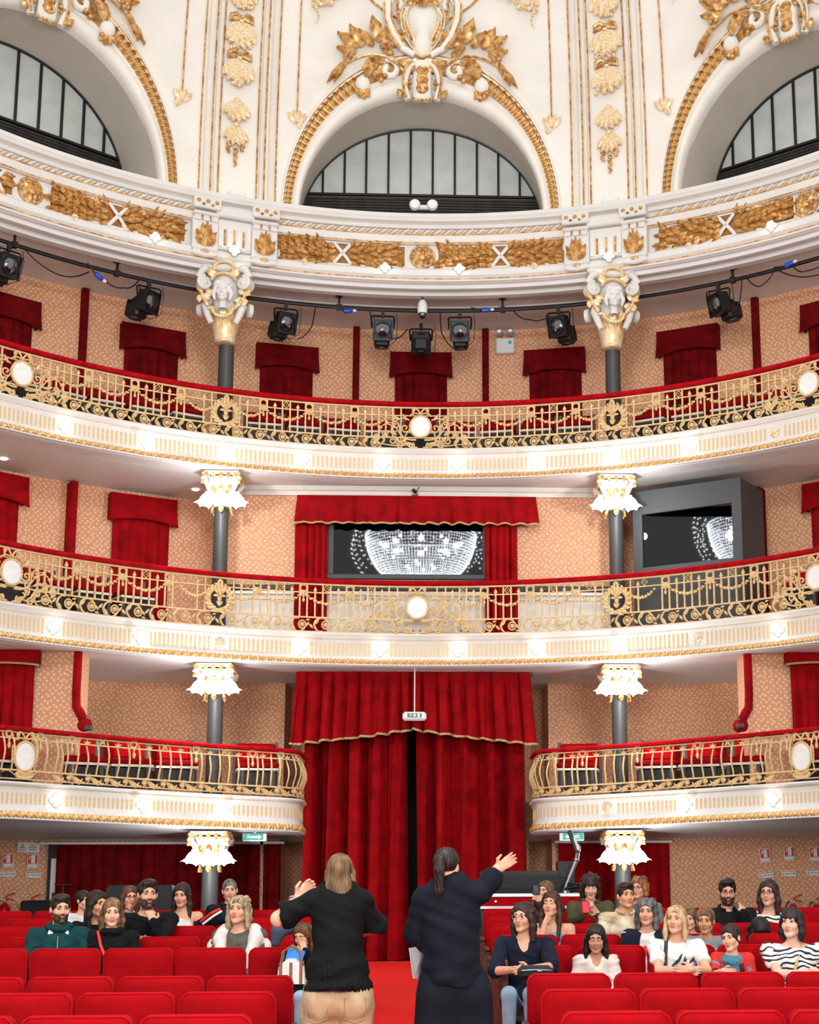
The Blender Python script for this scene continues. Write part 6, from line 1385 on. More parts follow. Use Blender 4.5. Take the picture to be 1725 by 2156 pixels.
def face_parts(parent, h, skin, brow, glasses=None, eyes='open', lips=True, earring=False):
    m = h.M(); mb = MB()
    for x in (-1, 1):
        ball(mb, (x*.031, .0775, .003), (.0135, .0085, .0058 if eyes == 'open' else .0035), 12, 8, 0, m)
        if eyes == 'open': ball(mb, (x*.031, .0852, .0035), (.0068, .0034, .0066), 10, 6, 1, m)
        tube(mb, [(x*.031+q, .0835-.12*abs(q)-12*q*q, .0098-22*q*q if eyes == 'open' else .0-14*q*q) for q in (-.014, -.007, 0, .007, .014)], .0028, 5, mi=1, Mx=m)
    mb.build('eyes', ['eye', 'iris'], parent, 60)
    mb = MB()
    for x in (-1, 1): tube(mb, [(x*q, yy, zz) for q, yy, zz in ((.012, .0905, .0225), (.024, .0905, .028), (.037, .083, .0285), (.048, .071, .023))], [.004, .0052, .0044, .0024], 5, Mx=m)
    mb.build('eyebrows', hairmat(brow), parent, 60)
    if lips:
        mb = MB(); tube(mb, [(q, .0958-9*q*q, -.0575+1.5*abs(q)*.3-3*q*q*2) for q in np.linspace(-.022, .022, 7)], [.001, .0032, .0042, .0036, .0042, .0032, .001], 6, Mx=m); tube(mb, [(q, .0935-9*q*q, -.0675+6*q*q) for q in np.linspace(-.019, .019, 7)], [.001, .0036, .005, .0054, .005, .0036, .001], 6, Mx=m); mb.build('lips', LIP, parent, 60)
    if glasses:
        mb = MB()
        for x in (-1, 1):
            tube(mb, [(x*.032+.0235*math.cos(a), .1-.1*abs(.0235*math.cos(a)), .001+.018*math.sin(a)) for a in np.linspace(0, 6.283, 16)[:-1]], .0021, 5, True, Mx=m); tube(mb, [(x*.055, .097, .006), (x*.076, .06, .006), (x*.081, -.005, .004)], .002, 4, Mx=m)
        tube(mb, [(-.009, .1, .005), (0, .103, .008), (.009, .1, .005)], .002, 4, Mx=m); mb.build('spectacles', glasses, parent, 60)
    if earring: mb = MB(); tube(mb, [h.w(.08, -.005, -.045), h.w(.081, -.005, -.075)], .004*h.s, 5); tube(mb, [h.w(-.08, -.005, -.045), h.w(-.081, -.005, -.075)], .004*h.s, 5); mb.build('earrings', 'silver', parent)
LINC = lambda c: np.array(lin(c))
def skin_color(h, skin, beard=None, brd=.85):
    b = LINC(skin); warm = b*np.array([1.02, .78, .72])
    def f(V):
        L = h.loc(V); C = np.tile(b, (len(V), 1)); x, y, z = np.abs(L[:, 0]), L[:, 1], L[:, 2]
        ch = np.exp(-((x-.038)**2+(z+.03)**2)/.0006)*(y > .03); ns = np.exp(-(x**2+(z+.03)**2)/.0003)*(y > .08); k = np.clip(.35*ch+.2*ns, 0, 1)[:, None]; C = C*(1-k)+warm*k
        if beard is not None:
            jaw = (z < -.035-.35*np.clip(x-.03, 0, 1)+.9*np.clip(x-.05, 0, .03)) & (z > -.135) & (y > -.012) & (x < .08); st = (x < .032) & (z < -.040) & (z > -.052) & (y > .07); nol = ~((x < .016) & (z > -.07) & (z < -.053))
            m = ((jaw & ~((x < .034) & (z > -.05)) & nol) | (st)).astype(float)[:, None]*brd; C = C*(1-m)+LINC(beard)*m
        return C
    return f
def person(label, u, v, hpx, Y, yaw=0, pitch=0, roll=0, skin=(226, 172, 140), fem=True, hair=('long', (70, 44, 30)), ln=.2, bangs=False, brow=None, top=(30, 30, 34), sleeve='long', neck='crew', beard=None, glasses=None, arms=None, broad=1., byaw=None, lean=0., group=None, eyes='open', topname='top', child=False, earring=False, fold=.004, low=.34, extra=None, lips=True):
    z = float((at(u, v, Y)-CAM)@FW); sc = hpx*z/F/.252; H = Head(at(u, v, Y), sc, yaw, pitch, roll); s = sc*(1.0 if not child else .88)
    t = thing('person', label, 'person', tuple(at(u, v, Y)-np.array([0, 0, .8*s]))); off = -np.array(t.location)
    root = empty('body_root') if False else t
    by = math.radians(yaw*.35 if byaw is None else byaw); BX = np.array([math.cos(by), math.sin(by), 0]); BF = np.array([math.sin(by), -math.cos(by), 0]); UZ = np.array([0, 0, 1.])
    NB = H.c-UZ*.175*s-H.A[1]*.012*s-BF*.035*s*(1-lean)
    w = (.165 if fem else .19)*broad*s; SH = {g: NB+BX*g*w-UZ*.045*s-BF*.01*s for g in (-1, 1)}
    CH_ = NB-UZ*.17*s+BF*(.02+lean*-.05)*s; PV = NB-UZ*.50*s-BF*(lean*.12)*s
    loc = lambda dx, df, dz: H.c+s*(BX*0+np.array([dx, -df, dz]))
    arms = arms or {}; J = {}
    for g in (-1, 1):
        a = arms.get(g)
        if a is None: E_ = SH[g]+s*(BX*g*.055+BF*.05-UZ*.27); Wr = E_+s*(-BX*g*.13+BF*.2-UZ*.03); hd = dict(d=-BX*g*.6+BF*.6-UZ*.3, side=UZ, curl=.5)
        else: E_, Wr = loc(*a[0]), loc(*a[1]); hd = dict(d=loc(*a[2])-Wr, side=np.array(a[3]) if len(a) > 3 else UZ, curl=a[4] if len(a) > 4 else .5)
        J[g] = (SH[g], E_, Wr, hd)
    lo = np.minimum.reduce([H.c-.17*s, PV-np.array([.22, .18, .02])*s]+[J[g][i]-.11*s for g in J for i in range(3)]+[J[g][2]+nrm(J[g][3]['d'])*.17*s-.03 for g in J]); hi = np.maximum.reduce([H.c+.17*s, NB+.1*s]+[J[g][i]+.11*s for g in J for i in range(3)]+[J[g][2]+nrm(J[g][3]['d'])*.17*s+.03 for g in J])
    lo[2] = max(lo[2], PV[2]-.05*s)
    sd = SD(lo, hi, .0068*s if Y < 13 else .0078*s); A = np.stack([BX, BF, UZ]); f = .93 if fem else 1.
    sd_head(sd, H, fem, child)
    sd.cone(H.w(0, -.025, -.06), NB-UZ*.02*s, .05*s*f, .058*s*f, .03*s); sd.ell(CH_, np.array([.15*broad*f, .1*f, .2])*s, A, .05*s)
    sd.ell((CH_+PV)/2-UZ*.05*s, np.array([.13*broad, .098, .2])*s, A, .05*s); sd.ell(PV, np.array([.17*broad, .13, .12])*s, A, .05*s)
    for g in (-1, 1):
        sd.cone(NB-UZ*.035*s+BX*g*.03*s, J[g][0], .05*s*f, .052*s*f, .03*s); sd.cone(J[g][0], J[g][1], .05*s*f, .04*s*f, .02*s); sd.cone(J[g][1], J[g][2], .041*s*f, .027*s*f, .015*s); hand(sd, J[g][2], J[g][3]['d'], J[g][3]['side'], s*(.9 if fem else 1.), J[g][3]['curl'])
    sd_obj(sd, 'body', 'skin', t, skin_color(H, skin, beard))
    face_parts(t, H, skin, brow or hair[1], glasses, eyes, lips, earring)
    if beard is not None:
        b = SD(H.c-.16*s, H.c+.12*s, .006*s); ee = lambda c, r, k=.01, op='u': b.ell(H.w(*c), np.array(r)*H.s, H.A, k*s, op)
        for x in (-1, 1): b.cone(H.w(x*.066, .0, -.035), H.w(x*.045, .04, -.088), .007*s, .011*s, .012*s); b.cone(H.w(x*.045, .04, -.088), H.w(0, .072, -.104), .011*s, .0155*s, .012*s); b.cone(H.w(x*.004, .098, -.0475), H.w(x*.027, .084, -.06), .0055*s, .005*s, .005*s); b.cone(H.w(x*.027, .084, -.06), H.w(x*.024, .078, -.09), .006*s, .012*s, .008*s)
        ee((0, .09, -.064), (.017, .03, .008), .004, 's'); sd_obj(b, 'beard', hairmat(beard), t)
    if hair: sd_hair(t, H, hair[0], hair[1], ln, bangs=bangs, seed=int(u))
    # garment
    g_ = SD(lo-.03, np.array([hi[0]+.03, hi[1]+.03, NB[2]+.08*s]), .0102*s); o = .012*s
    if sleeve == 'halter':
        g_.ell(CH_-UZ*.0*s, np.array([.15*f*broad, .116*f, .15])*s, A, .03*s); g_.ell((CH_+PV)/2-UZ*.05*s, np.array([.145*broad, .112, .2])*s, A, .05*s); g_.ell(PV, np.array([.185*broad, .145, .12])*s, A, .05*s)
        for g in (-1, 1): g_.cone(NB+BX*g*.055*s+BF*.02*s, CH_+BX*g*.07*s+BF*.09*s, .012*s, .02*s, .01*s)
    else:
        g_.ell(CH_, np.array([.15*broad*f, .1*f, .2])*s+o, A, .05*s); g_.ell((CH_+PV)/2-UZ*.05*s, np.array([.135*broad, .103, .2])*s+o, A, .05*s); g_.ell(PV, np.array([.175*broad, .135, .12])*s+o, A, .05*s)
        for g in (-1, 1):
            a, e, wv, _ = J[g]; g_.cone(NB-UZ*.035*s+BX*g*.04*s, a, .05*s*f+o*.6, .052*s*f+o*1.4, .03*s)
            fr = {'short': .55, 'cap': .3, 'elbow': .98}.get(sleeve, 1); g_.cone(a, a+(e-a)*fr, .052*s*f+o*1.4, (.05 if fr < 1 else .045)*s*f+o*1.6, .02*s)
            if sleeve == 'long': g_.cone(e, e+(wv-e)*.93, .043*s*f+o*1.5, .032*s*f+o*1.1, .02*s)
    nk = NB+BF*.03*s
    if neck == 'crew': g_.ell(nk+UZ*.03*s, np.array([.075, .08, .05])*s, A, .01*s, 's')
    elif neck == 'v': g_.ell(nk+UZ*.03*s, np.array([.07, .08, .05])*s, A, .01*s, 's'); g_.cone(nk+BF*.06*s, CH_+BF*.13*s+UZ*.03*s, .055*s, .012*s, .01*s, 's')
    elif neck == 'boat': g_.ell(nk+UZ*.02*s, np.array([.11, .08, .05])*s, A, .01*s, 's')
    elif neck == 'high': g_.ell(nk+UZ*.06*s, np.array([.06, .07, .05])*s, A, .01*s, 's')
    if neck in ('hood', 'collar'):
        g_.ell(nk+UZ*.03*s, np.array([.07, .085, .05])*s, A, .01*s, 's')
        for i in range(13):
            a = math.pi*2*i/12; p = lambda a: NB+BX*.083*s*math.sin(a)-BF*.075*s*math.cos(a)+UZ*(.03+.018*math.cos(a))*s+BF*.02*s
            if i < 12 and not (neck == 'collar' and i in (5, 6)): g_.cone(p(a), p(a+.524), (.03 if neck == 'hood' else .016)*s, None, .012*s)
    X, Yv, Z = g_.ax[0][:, None, None], g_.ax[1][None, :, None], g_.ax[2][None, None, :]; q = u*.1
    g_.D += (fold*(np.sin(38*X+9*np.sin(17*Z+q)+q)*np.sin(21*Z+11*X+q)+.6*np.sin(60*Z+30*X+20*Yv+q))).astype(np.float32)
    sd_obj(g_, topname, fab(top) if isinstance(top, tuple) else top, t)
    for ch in t.children: ch.location = off
    d = dict(t=t, H=H, s=s, NB=NB, CH=CH_, PV=PV, BX=BX, BF=BF, UZ=UZ, J=J, off=off, A=A)
    if extra: extra(d)
    for ch in t.children: ch.location = off
    return d
def surf(d, x, z, y=.13): return d['NB']+d['s']*(d['BX']*x+d['BF']*y+d['UZ']*z)
def strap(name, P, w, mat):
    def f(d): mb = MB(); tube(mb, [tuple(surf(d, *p)) for p in P], w*d['s'], 6, flat=.4); mb.build(name, mat, d['t'])
    return f
def multi(*fs):
    def f(d):
        for g in fs: g(d)
    return f
def chest_text(txt, x, z, size, rz=.1):
    def f(d):
        c = bpy.data.curves.new('print', 'FONT'); c.body = txt; c.size = size*d['s']; c.extrude = .002; c.align_x = 'CENTER'; c.materials.append(M['signwhite'])
        tmp = bpy.data.objects.new('tmp', c); me = bpy.data.meshes.new_from_object(tmp); bpy.data.objects.remove(tmp); o = inst(me, 'chest_print', d['t']); p = surf(d, x, z, .135); BX, BF = d['BX'], d['BF']
        o.data.transform(Matrix(((BX[0], 0, BF[0], p[0]), (BX[1], 0, BF[1], p[1]), (0, 1, 0, p[2]), (0, 0, 0, 1)))@R(rz, 'Z'))
    return f
def motif(name, mat, leaves, y=.128):
    def f(d):
        p = d['NB']; BX, BF = d['BX'], d['BF']; m = Matrix(((BX[0], 0, BF[0], p[0]+BF[0]*y*d['s']), (BX[1], 0, BF[1], p[1]+BF[1]*y*d['s']), (0, 1, 0, p[2]), (0, 0, 0, 1)))@S(d['s'])
        mb = MB()
        for x, yy, a, L, w in leaves: leaf(mb, x, yy, a, L, w, .004, -.0, Mx=m, n=5)
        mb.build(name, mat, d['t'])
    return f
def legs(rgb, kn, Yk):
    def f(d):
        s = d['s']; K = [at(u, v, Yk) for u, v in kn]; lo = np.minimum.reduce(K+[d['PV']])-.22; hi = np.maximum.reduce(K+[d['PV']])+.22; lo[2] = .02
        sd = SD(lo, hi, .0095); sd.ell(d['PV']-np.array([0, 0, .04]), (.17*s, .14*s, .12*s), None, .04)
        for g, k in zip((-1, 1), K): h = d['PV']+d['BX']*g*.09*s-np.array([0, 0, .06]); sd.cone(h, k, .085*s, .062*s, .03); sd.cone(k, k+np.array([0, -.02, -.42]), .06*s, .045*s, .02)
        sd_obj(sd, 'trousers', fab(rgb), d['t'])
    return f
LEAN_RAIL = lambda xl, xr, zz, f: {-1: ((xl, f*.6, zz), (xl+.17, f, zz+.01), (xl+.28, f, zz+.0), (0, 0, 1), .35), 1: ((xr, f*.6, zz), (xr-.17, f+.03, zz+.02), (xr-.28, f+.03, zz+.02), (0, 0, 1), .35)}
DB, BL, BR = (46, 32, 26), (26, 22, 22), (92, 60, 40)
# left of the aisle
def shirt_collar(d):
    mb = MB()
    for g in (-1, 1): leaf(mb, 0, 0, -math.pi/2+g*.2, .11*d['s'], .03*d['s'], .01, 0, Mx=Matrix(((d['BX'][0], 0, d['BF'][0], surf(d, g*.045, .03, .085)[0]), (d['BX'][1], 0, d['BF'][1], surf(d, g*.045, .03, .085)[1]), (0, 1, 0, surf(d, g*.045, .03, .085)[2]), (0, 0, 0, 1))), n=5)
    mb.build('shirt_collar', 'signwhite', d['t'])
    mb = MB(); tube(mb, [tuple(surf(d, .0, -.05, .125)), tuple(surf(d, .0, -.2, .148)), tuple(surf(d, .0, -.34, .145))], .004, 5); mb.build('zip', 'silver', d['t'])
person('bearded man in a green zip hoodie, first on the left in the second occupied row', 127, 1914, 62, 12.4, 28, 0, 0, (222, 168, 136), False, ('short', (58, 42, 30)), beard=(46, 30, 22), top=(18, 66, 68), neck='hood', broad=1.02, topname='hoodie', extra=shirt_collar)
person('woman with tied-back fair hair in a black hoodie with a red strap', 236, 1922, 60, 12.45, 14, 0, 0, (234, 182, 152), True, ('bob', (168, 122, 78)), ln=.1, brow=(120, 84, 54), top=(18, 18, 20), neck='hood', topname='hoodie', broad=1.05, extra=multi(strap('red_strap', [(-.11, .02, .06), (-.07, -.1, .145), (0, -.25, .165)], .014, 'signred'), motif('sunglasses', 'frame', [(.03, -.17, -1.4, .07, .022), (.03, -.25, -1.5, .06, .02)], .16), motif('chest_badge', 'signwhite', [(.12, -.22, .6, .05, .014), (.13, -.24, 1.4, .05, .014), (.12, -.25, -.2, .05, .012)], .135)))
person('woman with long dark hair in a black top with white lettering', 205, 1904, 57, 13.4, 48, 0, 0, (212, 156, 122), True, ('long', (52, 34, 26)), ln=.2, top=(16, 16, 18), topname='tee', extra=chest_text('FILA', .06, -.17, .085, .12))
person('woman with dark hair in a bun and a white top behind the bearded man', 176, 1896, 41, 14.5, 52, 0, 0, (224, 170, 140), True, ('bun', (40, 30, 28)), top=(226, 224, 224), topname='top')
person('woman with reddish hair and glasses, hand at her chin', 273, 1889, 47, 14.4, 28, 0, 0, (230, 174, 144), True, ('long', (118, 70, 44)), ln=.16, glasses='black', top=(60, 50, 48), arms={1: ((.13, .12, -.36), (.07, .17, -.19), (.03, .15, -.1), (0, 1, 0), 1.0)})
def chest_gold(d): motif('gold_print', 'trim', [(.0, -.22, a, .07, .02) for a in (.3, .9, 1.57, 2.2, 2.8)]+[(-.07, -.25, 0, .14, .012)], .13)(d)
person('bearded young man in a black sweater resting his hand on his mouth', 311, 1883, 62, 13.5, 22, 2, 0, (218, 164, 132), False, ('short', (50, 38, 30)), beard=(54, 38, 30), top=(17, 17, 18), topname='sweater', broad=1.05, arms={1: ((.16, .2, -.37), (.1, .24, -.22), (.02, .16, -.05), (1, 0, -.3), .8)}, extra=chest_gold)
person('young woman with long dark hair and bare shoulders in a white halter top', 383, 1885, 51, 14.6, -8, -4, 0, (222, 166, 136), True, ('long', (62, 42, 32)), ln=.24, top=(236, 234, 232), sleeve='halter', neck='none', topname='halter_top')
person('grey-haired man in a black shirt seated before the left column', 484, 1875, 48, 15., 8, 0, 4, (222, 166, 140), False, ('grey', (128, 124, 120)), brow=(70, 60, 54), top=(24, 26, 30), neck='collar', topname='shirt', broad=1., lean=-.4)
def shawl(d):
    sd = SD(d['NB']-np.array([.32, .28, .42])*d['s'], d['NB']+np.array([.32, .25, .12])*d['s'], .009); s = d['s']
    for g in (-1, 1):
        P = [surf(d, g*.03, .0, -.08), surf(d, g*.12, .0, -.03), surf(d, g*.15, -.06, .07), surf(d, g*.13, -.18, .125), surf(d, g*.09, -.36, .15)]; sd.chain(P, [.05*s, .06*s, .055*s, .05*s, .05*s], .03*s)
        sd.chain([surf(d, g*.15, -.03, 0), surf(d, g*.22, -.12, .0), surf(d, g*.24, -.3, .03)], [.06*s, .05*s, .045*s], .03*s)
    sd_obj(sd, 'white_sweater', fab((232, 226, 216)), d['t'])
person('older woman with curly blond hair and a white sweater over her shoulders', 503, 1917, 62, 12.4, -14, 10, 0, (226, 168, 140), True, ('curly', (212, 184, 140)), ln=.06, brow=(150, 120, 92), top=(96, 92, 84), topname='grey_top', broad=1.06, extra=shawl)
person('woman in black holding a blue folder, partly hidden by the standing fair-haired woman', 638, 1970, 52, 11.0, -24, -16, 0, (220, 164, 132), True, ('long', (112, 76, 48)), ln=.24, top=(18, 18, 20), topname='black_top', broad=1.1, eyes='closed', arms={1: ((.08, .12, -.3), (.04, .2, -.14), (-.0, .17, -.03), (-1, 0, 0), .6), -1: ((-.2, .05, -.38), (-.16, .25, -.4), (-.04, .3, -.42), (0, 0, 1), .5)}, extra=legs((160, 180, 200), [(598, 2100), (632, 2100)], 10.4))
# right of the aisle
person('woman with dark wavy hair and glasses in a navy blouse, arms folded', 1102, 1932, 64, 11.05, -30, 3, 0, (222, 164, 134), True, ('wavy', (66, 42, 30)), ln=.11, glasses='silver', top=(22, 26, 46), sleeve='elbow', neck='v', topname='blouse', broad=1.12, byaw=-8, arms={-1: ((-.25, .35, -.4), (-.1, .62, -.37), (.0, .62, -.38), (0, 0, 1), .35), 1: ((.2, .35, -.37), (.0, .66, -.36), (-.09, .68, -.37), (0, 0, 1), .3)}, extra=legs((152, 176, 198), [(1072, 2094), (1118, 2094)], 10.45))
person('young woman with long brown hair yawning behind her hand, in a turquoise top', 1161, 1905, 57, 13.4, -22, 10, 0, (222, 162, 130), True, ('long', (82, 50, 34)), ln=.26, top=(96, 186, 204), sleeve='halter', neck='none', eyes='closed', topname='turquoise_top', arms={-1: ((-.11, .25, -.28), (-.08, .26, -.15), (-.01, .15, -.05), (.4, 0, -1), .5)})
person('woman raising a dark phone to take a picture, behind the yawning woman', 1149, 1876, 42, 14.5, -38, 2, 0, (228, 172, 146), True, ('long', (126, 90, 62)), ln=.14, top=(70, 52, 50), arms={-1: ((-.22, .2, -.22), (-.17, .3, -.1), (-.12, .3, 0), (1, 0, 0), .5), 1: ((-.06, .25, -.24), (-.1, .32, -.14), (-.1, .3, -.03), (-1, 0, 0), .6)})
person('woman with wavy dark hair and fringe in an olive jacket, red phone in hand', 1244, 1866, 51, 14.7, -4, -16, 0, (232, 178, 152), True, ('wavy', (62, 40, 30)), ln=.16, bangs=True, top=(84, 82, 56), neck='collar', eyes='closed', topname='jacket', broad=1.1, arms={-1: ((-.2, .1, -.36), (-.1, .28, -.26), (-.05, .3, -.2), (1, 0, 0), .7), 1: ((.16, .1, -.36), (.04, .28, -.27), (-.02, .3, -.21), (-1, 0, 0), .7)})
person('girl with long dark hair and half-closed eyes in a white cardigan', 1255, 1977, 60, 11.05, -8, -6, 0, (196, 138, 106), True, ('long', (34, 24, 22)), ln=.24, top=(232, 216, 206), neck='v', eyes='closed', topname='cardigan', child=True, extra=lambda d: None)
person('young man with short dark hair in a cream and tan patterned shirt', 1318, 1886, 55, 13.4, 14, 5, 0, (214, 156, 120), False, ('short', (52, 36, 28)), top=pbr('tan_patterned_cotton', (232, 220, 196), .8, rgb2=(178, 146, 104), scale=9), sleeve='short', neck='collar', topname='shirt', lean=.3)
person('older woman with short reddish curls and blue glasses', 1346, 1870, 47, 14.6, -34, 2, 0, (220, 158, 132), True, ('curly', (170, 108, 66)), ln=.0, glasses='frame', top=(112, 116, 108), topname='grey_top', broad=1.1, sleeve='short')
TUL = [(-.04, -.2, a, .09, .028) for a in (.9, 1.4, 1.9, 2.4)]+[(.06, -.17, a, .075, .024) for a in (.7, 1.2, 1.7, 2.2)]
def cardigan(rgb, name='cardigan'):
    def f(d):
        s = d['s']; g_ = SD(d['PV']-np.array([.34, .3, .05])*s, d['NB']+np.array([.34, .25, .1])*s, .009*s); A = d['A']
        g_.ell(d['CH'], np.array([.17, .118, .215])*s, A, .05*s); g_.ell(d['PV'], np.array([.19, .15, .16])*s, A, .05*s); g_.ell((d['CH']+d['PV'])/2, np.array([.16, .122, .2])*s, A, .05*s)
        for k in (-1, 1):
            a, e, w, _ = d['J'][k]; g_.cone(d['NB']-d['UZ']*.03*s+d['BX']*k*.05*s, a, .06*s, .07*s, .03*s); g_.cone(a, e, .07*s, .062*s, .02*s); g_.cone(e, e+(w-e)*.9, .06*s, .046*s, .02*s)
        g_.ell(d['NB']+d['BF']*.03*s+d['UZ']*.03*s, np.array([.085, .09, .06])*s, A, .01*s, 's'); g_.ell(d['CH']+d['BF']*.2*s-d['UZ']*.05*s, np.array([.095, .2, .5])*s, A, .01*s, 's')
        sd_obj(g_, name, fab(rgb), d['t'])
    return f
person('woman with a grey wavy bob in a white tee printed with red tulips', 1362, 1921, 58, 12.4, -16, 4, 0, (220, 162, 134), True, ('wavy', (122, 116, 114)), ln=.07, brow=(60, 52, 50), top=(236, 232, 228), topname='tee', extra=multi(motif('tulip_print', 'signred', TUL, .14), cardigan((30, 32, 48))))
LV = [(-.08+.045*i, -.27+.03*(i % 3), 1.2+.35*(i % 2)-.15*i, .1, .012) for i in range(6)]+[(-.06+.05*i, -.2+.03*(i % 2), .8+.3*(i % 3), .09, .011) for i in range(5)]
person('blond woman in a white tee with black leaf print and a black shoulder strap', 1424, 1938, 62, 11.05, -26, 10, 0, (224, 164, 134), True, ('long', (214, 178, 128)), ln=.1, brow=(150, 112, 76), top=(238, 236, 232), sleeve='short', topname='tee', broad=1.1, byaw=-4, arms=LEAN_RAIL(-.2, .2, -.39, .45), extra=multi(motif('leaf_print', 'black', LV, .14), strap('black_strap', [(-.09, .03, .04), (-.11, -.1, .125), (-.12, -.28, .15)], .016, 'black')))
person('girl with a light brown ponytail in a grey tee', 1486, 1939, 56, 12.4, -20, -2, 0, (206, 146, 108), True, ('ponytail', (148, 106, 72)), ln=.1, brow=(96, 66, 46), top=(140, 142, 146), topname='tee', child=True)
person('person half hidden between the blond woman and the girl in grey', 1454, 1936, 46, 13.4, -30, 0, 0, (224, 166, 136), True, ('bob', (120, 86, 60)), ln=.04, top=(170, 172, 176))
def ruffle(d):
    mb = MB()
    for i in range(15):
        a = -1.9+3.8*i/14; p = d['NB']+d['s']*(d['BX']*.1*math.sin(a)+d['BF']*(.02+.1*math.cos(a))-d['UZ']*.0); leaf(mb, 0, 0, -math.pi/2, .07, .026, .02, .02, Mx=Matrix(((math.cos(a), 0, math.sin(a), p[0]), (math.sin(a)*0, 0, -math.cos(a)*1, p[1]), (0, 1, 0, p[2]), (0, 0, 0, 1))), n=4)
    mb.build('ruffled_collar', fab((86, 138, 158)), d['t'])
person('girl with dark braids in a red cardigan with a blue ruffled collar', 1539, 1975, 57, 11.05, -36, -2, 8, (226, 170, 142), True, ('braids', (52, 34, 28)), ln=.3, top=(96, 140, 160), sleeve='short', topname='blouse', child=True, arms={-1: ((-.24, .2, -.36), (-.18, .42, -.3), (-.1, .45, -.31), (0, 0, 1), .4)}, extra=multi(cardigan((214, 52, 46)), ruffle))
person('bearded man in a black jacket with thin glasses and a hand on his mouth', 1532, 1878, 56, 14.45, -6, -3, 0, (216, 160, 130), False, ('short', (40, 30, 26)), beard=(34, 25, 22), glasses='black', top=(20, 20, 22), neck='collar', topname='jacket', broad=1.12, arms={1: ((.14, .2, -.3), (.09, .24, -.18), (.02, .16, -.06), (1, 0, -.3), .9)})
person('woman with a long dark bob and blue-rimmed glasses in a striped top', 1619, 1881, 57, 14.45, -28, 5, 0, (222, 162, 136), True, ('bob', (60, 42, 34)), ln=.1, glasses='frame', top=stripes('fine_striped_knit', (226, 222, 216), (34, 34, 38), 24, .4, .012), sleeve='elbow', neck='boat', topname='striped_top', earring=True)
person('person bent forward, only dark hair showing above the seats', 1601, 1960, 54, 13.3, 15, -55, 0, (220, 166, 136), True, ('long', (34, 26, 24)), ln=.05, top=(40, 40, 44))
person('woman with a dark fringed bob in a striped tee with a cream strap', 1668, 1944, 66, 11.05, -36, 8, 0, (232, 180, 156), True, ('bob', (50, 36, 34)), ln=.05, bangs=True, top=stripes('wavy_striped_jersey', (232, 230, 226), (34, 34, 42), 26, .38, .02), sleeve='short', neck='boat', topname='striped_tee', broad=1.18, byaw=-6, arms=LEAN_RAIL(-.19, .3, -.37, .45), extra=strap('cream_strap', [(.06, .03, .05), (.0, -.14, .14), (-.06, -.36, .165)], .013, 'trim'))

